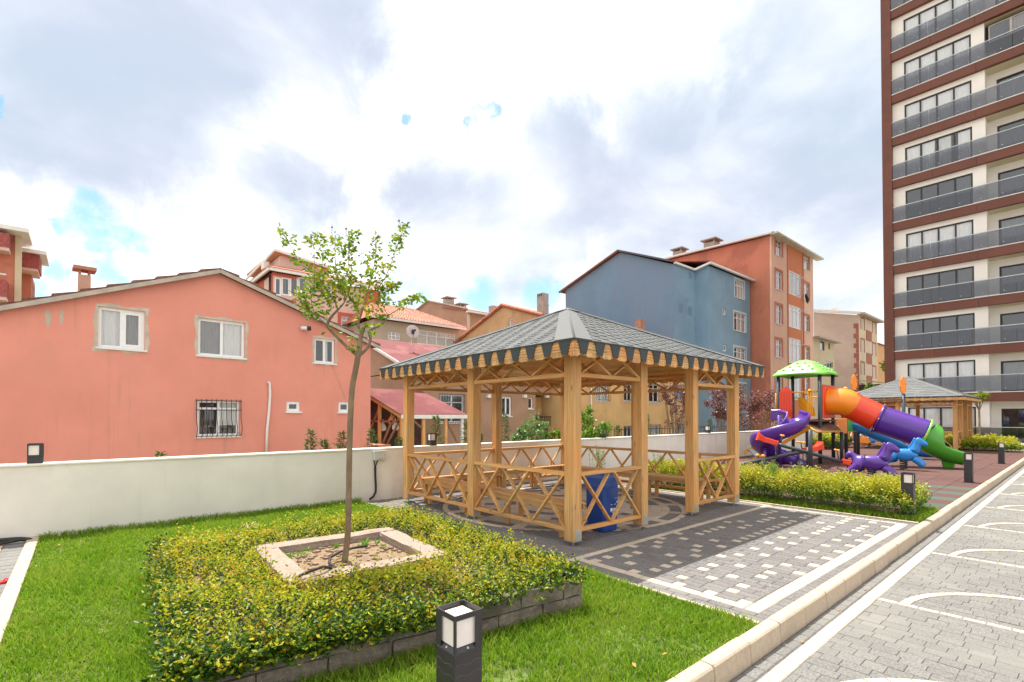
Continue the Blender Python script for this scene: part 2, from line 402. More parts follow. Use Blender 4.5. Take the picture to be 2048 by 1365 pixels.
# --- the paved square under and before the pergola
PX0, PX1, PY0, PY1 = 3.98, 9.36, 1.67, 8.86
pav = empty('pavement', (6.6, 5, -.12), kind='structure')
MB().box((PX0, PY0, ROAD_Z - .028), (PX1, PY1, -.007)).build('pavement_bed', m_joint, pav)
pp = []; accents = []
bx0, bx1, by0, by1 = 4.17, 9.24, 1.77, 3.83                        # frame of pale pavers
def strip_x(x0, x1, y0, y1, L=.2):
    n = max(1, round((x1 - x0) / L)); d = (x1 - x0) / n
    for k in range(n): accents.append(blk(x0 + k * d, y0, x0 + (k + 1) * d, y1, 0.0))
def strip_y(x0, x1, y0, y1, L=.2):
    n = max(1, round((y1 - y0) / L)); d = (y1 - y0) / n
    for k in range(n): accents.append(blk(x0, y0 + k * d, x1, y0 + (k + 1) * d, 0.0))
strip_x(bx0, bx1, by0, by0 + .13); strip_x(bx0, bx1, by1 - .09, by1)
strip_y(bx0, bx0 + .10, by0 + .13, by1 - .09); strip_y(bx1 - .08, bx1, by0 + .13, by1 - .09)
strip_x(PX0, bx0, by1 - .09, by1, .2); strip_x(bx1, PX1, by1 - .09, by1, .2)
strip_y(PX1 - .07, PX1, by1, PY1, .3)
def fill(x0, x1, y0, y1, acc=False, rowh=.102, mask=None):
    n = round((x1 - x0) / rowh); rh = (x1 - x0) / n
    for r in range(n):
        y = y0; last = -.38 + (.19 if (r // 2) % 2 else 0) + random.uniform(-.06, .06); first = True
        while y < y1 - .02:
            L = .10 if (first and r % 2) else .20
            first = False
            isacc = acc and r % 2 == 0 and (y - y0 - last) > .34 + random.uniform(-.08, .08)
            if isacc: L = .11; last = y - y0
            ye = min(y + L, y1)
            if ye - y < .03: break
            if mask is None or mask(x0 + (r + .5) * rh, (y + ye) / 2):
                (accents if isacc else pp).append(blk(x0 + r * rh, y, x0 + (r + 1) * rh, ye, 0.0))
            y = ye
fill(bx0 + .10, bx1 - .08, by0 + .13, by1 - .09, True)
fill(PX0, bx0, PY0, by1 - .09); fill(bx0, bx1, PY0, by0); fill(bx1, PX1, PY0, by1 - .09)
PC = (6.59, 6.27)
ringed = lambda x, y: math.hypot(x - PC[0], y - PC[1]) > 2.18
fill(PX0, PX1 - .07, by1, PY1, mask=ringed)
def ring(r0, r1, n, which):
    for k in range(n):
        a0, a1 = 2 * math.pi * k / n, 2 * math.pi * (k + 1) / n
        w = which(k); g = .0035
        pts = []
        for r, a in ((r0 + g, a0 + g / r1), (r1 - g, a0 + g / r1), (r1 - g, (a0 + a1) / 2), (r1 - g, a1 - g / r1), (r0 + g, a1 - g / r1), (r0 + g, (a0 + a1) / 2)):
            pts.append((PC[0] + r * math.cos(a), PC[1] + r * math.sin(a), -.06))
        (accents if w else pp).append(MB().extr(pts, (0, 0, .06 + random.uniform(-.001, .001))))
ring(2.05, 2.15, 54, lambda k: True)
ring(1.87, 2.05, 64, lambda k: k % 4 == 0)
ring(1.74, 1.87, 50, lambda k: True)
ring(1.55, 1.74, 48, lambda k: (k // 6) % 2 == 0)
ring(1.40, 1.55, 44, lambda k: True)
ring(1.22, 1.40, 40, lambda k: k % 3 != 0)
ring(1.04, 1.22, 34, lambda k: True)
ring(.84, 1.04, 30, lambda k: (k // 3) % 2 == 0)
ring(.60, .84, 22, lambda k: True)
ring(.34, .60, 14, lambda k: k % 2 == 0)
ring(.12, .34, 8, lambda k: False)
MB().lathe([(.13, -.06), (.13, 0)], (PC[0], PC[1], 0), 12).build('paver', m_beige, pav)
infill = MB()                                                       # square blocks left between the fill and the ring
pieces(pp, 'paver', m_gran, pav, 'paver_field', 300)
pieces(accents, 'pale_paver', m_beige, pav, 'pale_paver_field', 300)
circ = MB()
n = 64
for k in range(n):
    a0, a1 = 2 * math.pi * k / n, 2 * math.pi * (k + 1) / n
    p = [(PC[0] + r * math.cos(a), PC[1] + r * math.sin(a), -.006) for r, a in ((2.15, a0), (2.34, a0), (2.34, a1), (2.15, a1))]
    circ.quad(*p)
circ.build('paver_collar', m_gran, pav)
# thin edging stones between pavement and lawn / bed
edg = []
for k in range(14):
    edg.append(MB().box((PX0 - .05, 1.68 + .51 * k, -.1), (PX0 - .004, 2.186 + .51 * k, .012)))
for k in range(14):
    edg.append(MB().box((PX1 + .004, 1.68 + .51 * k, -.1), (PX1 + .06, 2.186 + .51 * k, .02)))
pieces(edg, 'edging_stone', m_kerb, pav, 'edging_run', 300, .004)

# --- lawn soil, beds, rubber floor, left path
m_soil = mat('lawn_soil', (.10, .13, .03), .95, .35, 9, .6, 40)
m_bed = mat('bed_soil', (.15, .11, .07), .95, .35, 14, .8, 50)
LX0, LX1 = -0.42, PX0 - .052
MB().box((LX0, 1.667, ROAD_Z - .029), (LX1, 8.99, -.004)).build('lawn', m_soil, kind='structure')
MB().box((PX1 + .062, 1.667, ROAD_Z - .029), (10.86, 8.99, -.006)).build('planting_bed', m_bed, kind='structure')
MB().box((30.2, 1.667, ROAD_Z - .029), (36.5, 5.2, .01)).build('far_planting_bed', m_bed, kind='structure')
path = empty('side_path', (-2, 5, -.1), kind='structure')
MB().box((-9, 1.667, ROAD_Z - .029), (LX0 - .12, 8.99, -.03)).build('path_bed', m_joint, path)
sp = []
for k in range(15): sp.append(MB().box((LX0 - .116, 1.67 + .49 * k, -.1), (LX0 - .004, 2.154 + .49 * k, .03)))
pieces(sp, 'edging_stone', m_kerb, path, 'edging_run', 300, .006)
sp = []
for i in range(7):
    for j in range(45): sp.append(blk(LX0 - .12 - (i + 1) * .2, 1.68 + j * .16, LX0 - .12 - i * .2, 1.84 + j * .16, -.01))
pieces([b for b in sp], 'paver', lambda mb: m_beige if (mb.v[0][0] < LX0 - .5 and mb.v[0][0] > LX0 - .75) else m_gran2, path, 'paver_field', 120)
# rubber tiles
m_rub = mat('red_rubber', (.105, .050, .042), .9, .22, 90, .5, 150, piece=.10, detail=5)
m_rubg = mat('green_rubber', (.068, .088, .068), .9, .22, 90, .5, 150, piece=.10, detail=5)
rub = empty('playground_floor', (20, 5, -.1), kind='structure')
MB().box((10.865, 1.667, ROAD_Z - .029), (30.2, 8.99, -.02)).build('floor_bed', m_joint, rub)
MB().box((30.2, 5.2, ROAD_Z - .029), (42.4, 8.99, .004)).build('floor_far', m_rub, rub)
tl = {False: [], True: []}
for i in range(38):
    x = 10.87 + i * .508
    for j in range(15):
        yy = 1.67 + j * .488
        gr = (i % 2 == 1) and i < 9
        dz = random.uniform(-.002, .002); g = .003
        c = chamfer_box((x + g, yy + g, -.03), (x + .508 - g, yy + .488 - g, dz), .005)
        tl[gr].append(c)
pieces(tl[False], 'rubber_tile', m_rub, rub, 'rubber_tile_field', 230)
pieces(tl[True], 'rubber_tile', m_rubg, rub, 'rubber_tile_field', 70)
MB().box((36.5, 1.667, ROAD_Z - .029), (42.4, 5.2, .004)).build('tower_forecourt', m_conc, kind='structure')

# --- boundary wall: rendered, with a slightly projecting cap
m_ren = mat('white_render', (.75, .71, .635), .85, .06, 1.2, .12, 90, second=(.66, .60, .50), sscale=1.3, samt=(.55, .85), streak=(.50, .45, .37))
m_cap = mat('wall_cap', (.80, .76, .68), .7, .05, 6)
wl = empty('boundary_wall', (14, 9.05, -.1), 'long low cream rendered boundary wall with a pale cap behind the lawn and pergola', 'wall')
MB().box((-14, 9.0, -2.395), (42, 9.18, .945)).build('wall_body', m_ren, wl)
caps = []
for k in range(38): caps.append(MB().box((-14 + k * 1.475 + .002, 8.975, .946), (-14 + (k + 1) * 1.475 - .002, 9.205, .975)))
pieces(caps, 'cap_stone', m_cap, wl, 'cap_run', 300, .004)

# --- grass
m_grass = leafmat('grass_blade', [(.085, .19, .013), (.145, .28, .016), (.20, .34, .022), (.27, .38, .035), (.36, .35, .09)], .42, .55, .2)
def smoothnoise(x, y, s, seed):
    r = np.random.default_rng(seed); out = 0
    for k in range(6):
        a = r.uniform(0, 6.28); ph = r.uniform(0, 6.28); fr = s * r.uniform(.6, 1.8)
        out = out + np.sin((x * np.cos(a) + y * np.sin(a)) * fr + ph)
    return out / 6
n = 190000
gx = rng.uniform(LX0, LX1, n); gy = rng.uniform(1.67, 8.98, n)
dist = np.hypot(gx, gy)
keep = rng.uniform(0, 1, n) < np.clip(1.5 - dist / 9, .38, 1)
# not inside the raised planter
keep &= ~((gx > .62) & (gx < 3.1) & (gy > 3.15) & (gy < 5.8))
keep &= ~(((gx - 2.02) ** 2 / .02 + (gy - 2.33) ** 2 / .006 < 1) & (rng.uniform(0, 1, n) < .75))     # one worn spot by the lamp
gx, gy = gx[keep], gy[keep]
# clumpy: pull some blades towards tuft centres, taller at the wall and the planter
hh = .028 + .03 * np.clip(smoothnoise(gx, gy, 5, 3) + .5, 0, 1.4)
edge = (gy > 8.84) * .03 + (np.abs(gx - .42) < .12) * (gy > 3.0) * (gy < 6.2) * .035 + ((gy > 2.5) & (gy < 3.05) & (gx > .4) & (gx < 3.4)) * .02 + (gx > LX1 - .12) * .012
hmul = (hh + edge)
g0 = np.stack([gx, gy, np.full_like(gx, -.006)], 1)
order = np.argsort(hmul)
def grass_arrays(p, h, wid, lean):
    n = len(p); a = rng.uniform(0, 2 * np.pi, n); l = rng.uniform(.15, lean, n) * h
    d = np.stack([np.cos(a), np.sin(a)], 1); b = rng.uniform(0, 2 * np.pi, n); w = np.stack([np.cos(b), np.sin(b), 0 * b], 1) * (rng.uniform(.6, 1.4, n) * wid)[:, None]
    mid = p + np.concatenate([d * (l * .35)[:, None], (h * .6)[:, None]], 1); tip = p + np.concatenate([d * l[:, None], h[:, None]], 1)
    v = np.stack([p - w, p + w, mid + w * .8, mid - w * .8, tip], 1).reshape(-1, 3); i = np.arange(n)[:, None] * 5
    return v, np.concatenate([i + [0, 1, 2], i + [0, 2, 3], i + [3, 2, 4]], 1).reshape(-1, 3)
v, f = grass_arrays(g0, hmul * rng.uniform(.6, 1.4, len(g0)), .0032 + .0012 * np.minimum(np.hypot(gx, gy) / 5, 1.6), .95)
tag(fast_mesh('grass', v, f, m_grass), 'short bright green lawn grass around the raised planter', 'grass', None, 'stuff')
# fringe of grass along the hedge bed
n = 9000
fx = np.concatenate([rng.uniform(PX1 + .07, PX1 + .45, n), rng.uniform(9.5, 10.85, n // 3)]); fy = np.concatenate([rng.uniform(1.68, 6.5, n), rng.uniform(1.68, 1.95, n // 3)])
v, f = grass_arrays(np.stack([fx, fy, 0 * fx - .006], 1), rng.uniform(.03, .11, len(fx)), .006, .9)
tag(fast_mesh('grass', v, f, m_grass), 'taller grass fringe growing in front of the yellow hedge', 'grass', None, 'stuff')
# ================================================================== pergola
WC = (.70, .415, .165)
wz, wx, wy = (wood('pine_' + a, WC, a) for a in 'zxy')
wpl = {'x': wood('plank_x', (.69, .42, .18), 'x', .62, .22), 'y': wood('plank_y', (.69, .42, .18), 'y', .62, .22)}
m_steel = mat('galvanised_steel', (.52, .55, .53), .42, .10, 9, metal=.7)
m_shin = mat('grey_shingle', (.152, .157, .157), .95, .12, 160, .5, 260, piece=.13, detail=6, spec=.2)
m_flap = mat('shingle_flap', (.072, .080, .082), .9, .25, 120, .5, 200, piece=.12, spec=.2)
m_ridge = mat('hip_cap', (.165, .17, .168), .95, .14, 140, .5, 240, spec=.2)
def pergola(cx, cy, name, label, group, full=True, HX=2.20, HY=2.14):
    OX, OY = HX + .32, HY + .31                                    # eaves
    ZE, ZA, PS = 2.47, 3.56, .155
    t = empty(name, (cx, cy, 0), label, 'pergola', group)
    x0, x1, y0, y1 = cx - HX, cx + HX, cy - HY, cy + HY
    f = [x0, x0 + 1.42, x1 - PS - 1.42, x1 - PS]                   # front / back posts, left faces
    ym = [y0, cy - PS / 2, y1 - PS]
    posts = [(a, y0) for a in f] + [(a, y1 - PS) for a in (f if full else (f[0], f[3]))] + [(x0, ym[1]), (x1 - PS, ym[1])]
    if full: posts = [p for p in posts if p[1] < y1 - PS - .01 or p[0] in (f[0], f[3])] + [(cx - PS / 2, y1 - PS)]
    for (px, py) in posts:
        o = MB().box((px, py, .06), (px + PS, py + PS, 2.45)).build('post', wz, t, .006 if full else 0)
        if full:
            sh = MB().box((px - .004, py - .004, .055), (px + PS + .004, py + PS + .004, .06))
            sh.box((px + .03, py - .005, .06), (px + PS - .03, py - .001, .20)); sh.box((px + .03, py + PS + .001, .06), (px + PS - .03, py + PS + .005, .20))
            sh.build('steel_shoe', m_steel, o)
            MB().tube([(px + PS / 2, py + PS / 2, -.02), (px + PS / 2, py + PS / 2, .056)], .011, 8).build('levelling_rod', m_steel, o)
    # panels: railing below, lattice above
    def panel(p, q, cells, lower=True, upper=True, outn=(0, -1)):
        p, q = Vector(p), Vector(q); d = (q - p).normalized(); L = (q - p).length; n = Vector((outn[0], outn[1], 0))
        ax = wx if abs(d.x) > .5 else wy
        def diag(za, zb, name):
            for k in range(cells):
                a, b = L * k / cells + .035, L * (k + 1) / cells - .035
                for s, (u, v) in ((.013, (a, b)), (-.013, (b, a))):
                    MB().bar(p + d * u + n * s + V(0, 0, zb), p + d * v + n * s + V(0, 0, za), .026, .054, n).build(name, ax, t, .003 if full else 0)
        if lower:
            MB().bar(p + V(0, 0, .875), q + V(0, 0, .875), .075, .05).build('top_rail', ax, t, .004)
            MB().bar(p + V(0, 0, .185), q + V(0, 0, .185), .06, .05).build('bottom_rail', ax, t, .004)
            diag(.205, .855, 'rail_brace')
        if upper:
            MB().bar(p + V(0, 0, 2.11), q + V(0, 0, 2.11), .06, .055).build('lattice_beam', ax, t, .004)
            diag(2.132, 2.45, 'lattice_brace')
    inset = .045
    fy, by_, lx, rx = y0 + inset, y1 - inset, x0 + inset, x1 - inset
    panel((f[0] + PS, fy, 0), (f[1], fy, 0), 2); panel((f[2] + PS, fy, 0), (f[3], fy, 0), 2)
    panel((lx, ym[0] + PS, 0), (lx, ym[1], 0), 3, outn=(-1, 0)); panel((lx, ym[1] + PS, 0), (lx, ym[2], 0), 3, outn=(-1, 0))
    panel((rx, ym[0] + PS, 0), (rx, ym[1], 0), 3, outn=(1, 0)); panel((rx, ym[1] + PS, 0), (rx, ym[2], 0), 3, outn=(1, 0))
    if full: panel((x0 + PS, by_, 0), (cx - PS / 2, by_, 0), 3, outn=(0, 1)); panel((cx + PS / 2, by_, 0), (x1 - PS, by_, 0), 3, outn=(0, 1))
    else: panel((x0 + PS, by_, 0), (x1 - PS, by_, 0), 5, outn=(0, 1))
    for (a, b, ax) in (((x0 - .1, fy, 2.42), (x1 + .1, fy, 2.42), wx), ((x0 - .1, by_, 2.42), (x1 + .1, by_, 2.42), wx),
                       ((lx, y0 + .1, 2.365), (lx, y1 - .1, 2.365), wy), ((rx, y0 + .1, 2.365), (rx, y1 - .1, 2.365), wy)):
        MB().bar(a, b, .07, .05).build('wall_plate', ax, t)
    # roof
    apex = V(cx, cy, ZA)
    C = [V(cx - OX, cy - OY, ZE), V(cx + OX, cy - OY, ZE), V(cx + OX, cy + OY, ZE), V(cx - OX, cy + OY, ZE)]
    tabs = []
    for s in range(4):
        a, b = C[s], C[(s + 1) % 4]; e = (b - a); L = e.length; e = e / L; mid = (a + b) / 2
        upv = apex - mid; S = upv.length; u = upv / S; nn = e.cross(u)
        if nn.z < 0: nn = -nn
        pt = lambda t_, w, h=0.0: mid + e * (w * (L / 2) * (1 - t_)) + u * (S * t_) + nn * h
        ax = 'x' if abs(e.x) > .5 else 'y'
        nb = 20 if full else 1
        for k in range(nb):                                        # boarding under the shingles
            t0, t1 = k / nb, (k + 1) / nb * (.999 if k == nb - 1 else 1) - .002
            pl = [pt(t0, -1, -.028), pt(t0, 1, -.028), pt(t1, 1, -.028), pt(t1, -1, -.028)]
            mb = MB().extr(pl, nn * .024); mb.build('roof_board', wpl[ax], t, 0)
        # fascia with a scalloped lower edge
        out = Vector((mid.x - cx, mid.y - cy, 0)).normalized()
        np_ = max(2, round(L / .2915)); poly = []
        zt, zb = ZE - .005, ZE - .195
        M = np_ * 12
        for k in range(M + 1):
            ph = (k % 12) / 12
            dz = .035 * abs(math.sin(math.pi * (k / 12 + .5))) - (.014 if .38 < ph < .62 else 0) * 0
            dz2 = .012 * (abs(math.sin(math.pi * 3 * k / 12)))
            poly.append(a + e * (L * k / M) + V(0, 0, zb - ZE - .0 + .035 - dz - dz2 + .012))
        full_poly = [a + V(0, 0, zt - ZE)] + poly + [b + V(0, 0, zt - ZE)]
        fb = MB(); off = -out * .004; th = -out * .028
        for k in range(len(poly) - 1):                             # strips keep the outline concave-safe
            p0, p1 = poly[k], poly[k + 1]
            q0, q1 = V(p0.x, p0.y, zt), V(p1.x, p1.y, zt)
            o1, o2 = off, off + th
            fb.quad(p0 + o1, p1 + o1, q1 + o1, q0 + o1); fb.quad(p1 + o2, p0 + o2, q0 + o2, q1 + o2); fb.quad(p0 + o1, p0 + o2, p1 + o2, p1 + o1)
        fo = fb.build('fascia', wpl[ax], t)
        if full:
            for zz_ in (ZE - .05, ZE - .085, ZE - .118):                # moulded grooves of the fascia
                gb = MB().bar(a + V(0, 0, zz_ - ZE) + e * .01, b + V(0, 0, zz_ - ZE) - e * .01, .006, .02); gb.build('moulding', wpl[ax], fo, .002)
        for k in range(np_ if full or s in (0, 3) else 0):         # hanging flaps
            c = a + e * (L * (k + .5) / np_) + out * .006; w1, w2, h = .10, .046, .165
            if not full: h = .05; w1 = .14; w2 = .12
            jit = random.uniform(-.006, .006)
            pl = [c - e * w1 + V(0, 0, .012), c - e * (w1 - .012) - V(0, 0, .03), c - e * w2 - V(0, 0, h + jit), c + e * w2 - V(0, 0, h + jit), c + e * (w1 - .012) - V(0, 0, .03), c + e * w1 + V(0, 0, .012)]
            MB().extr(pl, out * .007).build('shingle_flap', m_flap, t)
        MB().bar(a + V(0, 0, .002) + out * .008, b + V(0, 0, .002) + out * .008, .02, .016).build('drip_edge', m_flap, t)
        # rows of tabs
        rows = 23 if full else 12; tw = .165 if full else .4; jr = random.Random(s)
        for r in range(rows):
            t0, t1 = r / rows, min(1, (r + 1.25) / rows)
            hw0 = (L / 2) * (1 - t0); k0 = -2 * (math.ceil(hw0 / tw / 2) + 1)
            shift = (r * .05) % .33 + jr.uniform(-.01, .01) if full else (r % 2) * .5 * tw
            for k in range(k0, -k0 + 6):
                wa, wb = (k * tw - shift, (k + 1) * tw - shift) if not full else ((k // 2) * .33 - shift + (.12 if k % 2 else 0), (k // 2) * .33 - shift + (.33 if k % 2 else .12)); thickt = full and k % 2 == 0
                wa2, wb2 = max(wa, -hw0), min(wb, hw0)
                if wb2 - wa2 < .01: continue
                hw1 = (L / 2) * (1 - t1); ua, ub = max(min(wa2, hw1), -hw1), max(min(wb2, hw1), -hw1)
                thick = (.012 if thickt else .005) + random.uniform(-.0008, .0008)
                if not full: thick = .012 + .004 * (k % 2)
                g = .002
                P0, P1 = mid + e * (wa2 + g) + u * (S * t0), mid + e * (wb2 - g) + u * (S * t0)
                Q0, Q1 = mid + e * (ua + (g if ua > -hw1 else 0)) + u * (S * t1), mid + e * (ub - (g if ub < hw1 else 0)) + u * (S * t1)
                top = [P0 + nn * thick, P1 + nn * thick, Q1 + nn * .002, Q0 + nn * .002]; bot = [P0, P1]
                mb = MB().add(top + bot, [(0, 1, 2, 3), (4, 5, 1, 0), (4, 0, 3), (5, 2, 1)], [0, 1 if thickt else 0, 0, 0])  # dark lower edge on thick tabs: bitumen cut, coloured in for the shadow gap
                if e.cross(u).z < 0: mb.f = [q[::-1] for q in mb.f]
                tabs.append(mb)
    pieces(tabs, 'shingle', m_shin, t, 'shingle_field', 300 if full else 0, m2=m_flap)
    cpz = [C[k].lerp(apex, .93) + V(0, 0, .03) for k in range(4)]
    MB().add(cpz + [apex + V(0, 0, .035)], [(0, 1, 4), (1, 2, 4), (2, 3, 4), (3, 0, 4)]).build('apex_cap', m_ridge, t)
    for s in range(4):                                             # hip caps
        c = C[s]; d = (apex - c); hl = d.length; d = d / hl
        for k, (ea, eb) in enumerate(((C[(s + 1) % 4] - c, 1), (C[(s - 1) % 4] - c, -1))):
            side = (ea - d * ea.dot(d)).normalized()
            # stay on the slope
            w = .20 if full else .14
            nn = d.cross(side); nn = nn if nn.z > 0 else -nn
            pl = [c + nn * .016 - d * .0, c + ea.normalized() * (w * 1.55) + nn * .016, c + d * (hl - .42) + side * w * .75 + nn * .016, apex - d * .12 + nn * .010]
            hb = MB().extr([pl[0], pl[1], pl[2], pl[3]], nn * .006); hb.build('hip_cap', m_ridge, t)
        MB().tube([c + V(0, 0, .014), c.lerp(apex, .5) + V(0, 0, .014), apex + V(0, 0, .012)], .016, 6).build('hip_seam', m_ridge, t, smooth=True)
        MB().bar(c + V(0, 0, -.085) + d * .12, apex + V(0, 0, -.085) - d * .1, .06, .09).build('hip_rafter', wx, t)
    if full:
        for s in range(4):
            a, b = C[s], C[(s + 1) % 4]
            for w in (-.5, 0, .5):
                m_ = a.lerp(b, .5 + w * .5); tt = 1 - abs(w); top_ = (a.lerp(b, .5)).lerp(apex, 0) 
                p0 = m_; p1 = a.lerp(b, .5 + w * .5) + (apex - (a + b) / 2) * (1 - abs(w)) * .97
                i_ = (V(cx, cy, ZE) - m_).normalized()
                MB().bar(p0 + V(0, 0, -.075) + (p1 - p0).normalized() * .12, p1 + V(0, 0, -.075), .05, .075).build('rafter', wy if abs((b - a).x) > .5 else wx, t)
    return t
PCX, PCY = 4.53 + 2.20, 4.12 + 2.14
pergola(PCX, PCY, 'pergola', 'large pine pergola with crossed railings and a grey shingle hip roof beside the planter', 'wooden pergolas')
pergola(31.6, 6.0, 'pergola', 'distant pine pergola with a grey hip roof behind the tube slide, before the tower', 'wooden pergolas', False)

# --- benches inside the pergola
def bench(a, b, depth, label):
    a, b = Vector(a), Vector(b); d = (b - a).normalized(); L = (b - a).length; n = Vector((-d.y, d.x, 0))
    ax = wx if abs(d.x) > .5 else wy
    t = empty('bench', (a + b) / 2, label, 'bench', 'benches inside the pergola')
    for k in range(4):
        o = n * (depth * (k - 1.5) / 4); w = depth / 4 - .012
        MB().bar(a + o + V(0, 0, .435), b + o + V(0, 0, .435), w, .03).build('slat', ax, t, .003)
    MB().bar(a - n * (depth / 2 - .03) + V(0, 0, .385), b - n * (depth / 2 - .03) + V(0, 0, .385), .035, .065).build('apron', ax, t, .003)
    MB().bar(a + n * (depth / 2 - .03) + V(0, 0, .385), b + n * (depth / 2 - .03) + V(0, 0, .385), .035, .065).build('apron', ax, t, .003)
    m = max(2, round(L / 1.1) + 1)
    for k in range(m):
        for s in (-1, 1):
            c = a.lerp(b, (.04 + .92 * k / (m - 1))) + n * s * (depth / 2 - .05)
            MB().box((c.x - .03, c.y - .03, 0), (c.x + .03, c.y + .03, .42)).build('leg', wz, t, .003)
bench((4.92, 4.42, 0), (4.92, 8.0, 0), .36, 'slatted pine bench along the pergola side nearest the planter')
bench((4.75, 8.13, 0), (8.7, 8.13, 0), .24, 'slatted pine bench along the pergola side next to the cream wall')
bench((8.52, 4.42, 0), (8.52, 7.95, 0), .36, 'slatted pine bench along the pergola side next to the yellow hedge')

# --- litter bin
m_bin = mat('blue_plastic', (.012, .058, .27), .38, .12, 2.5, .05, 30, coat=.2)
m_binw = mat('white_print', (.75, .8, .85), .6, .02, 5)
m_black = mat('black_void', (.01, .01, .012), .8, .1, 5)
bt = empty('litter_bin', (5.54, 4.50, 0), 'tall blue plastic recycling bin standing inside the pergola behind the crossed railing', 'bin')
bb = MB(); bx, by, bw = 5.54, 4.50, .19
def sq(w, z, c=.03): return [(bx + sx * (w - (c if k else 0)), by + sy * (w - (0 if k else c)), z) for sx, sy, ks in ((-1, -1, (1, 0)), (1, -1, (0, 1)), (1, 1, (1, 0)), (-1, 1, (0, 1))) for k in ((0, 1) if (sx * sy > 0) else (1, 0))]
secs = [sq(.155, .0), sq(.16, .03), sq(.17, .60), sq(.173, .62), sq(.168, .66), sq(.168, .74), sq(.158, .79), sq(.12, .80)]
vs = [p for s_ in secs for p in s_]; fs = []
for i in range(len(secs) - 1):
    for k in range(8): fs.append((i * 8 + k, i * 8 + (k + 1) % 8, (i + 1) * 8 + (k + 1) % 8, (i + 1) * 8 + k))
fs.append(tuple(range(7, -1, -1))); bb.add(vs, fs); bb.build('body', m_bin, bt, .006)
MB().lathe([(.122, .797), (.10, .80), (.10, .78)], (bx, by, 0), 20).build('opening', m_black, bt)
rim = MB().box((bx - .17, by - .178, .632), (bx + .17, by - .171, .648)); rim.box((bx - .178, by - .17, .632), (bx - .171, by + .17, .648)); rim.build('seam', m_bin, bt)
for k, (dx, z, w, h) in enumerate([(.02, .30, .05, .05), (.085, .295, .045, .045), (.145, .32, .022, .055), (.06, .37, .12, .006), (.12, .45, .05, .006), (.14, .40, .03, .02), (.10, .26, .12, .008)]):
    m = MB()
    for j in range(3):
        m.box((bx + dx - .02 - w / 2 + j * w / 3 + .002, by - .1725, z - h / 2 + (j % 2) * .003), (bx + dx - .02 - w / 2 + (j + 1) * w / 3 - .002, by - .155, z + h / 2 - (j % 2) * .003))
    m.build('printed_mark', m_binw, bt)
m = MB()
for k in range(3):
    x = bx - .09 + k * .022
    m.box((x, by - .168, .13), (x + .005, by - .150, .16)); m.box((x + .005, by - .168, .13), (x + .016, by - .150, .136)); m.box((x + .005, by - .168, .152), (x + .014, by - .150, .158))
m.build('printed_mark', m_binw, bt)

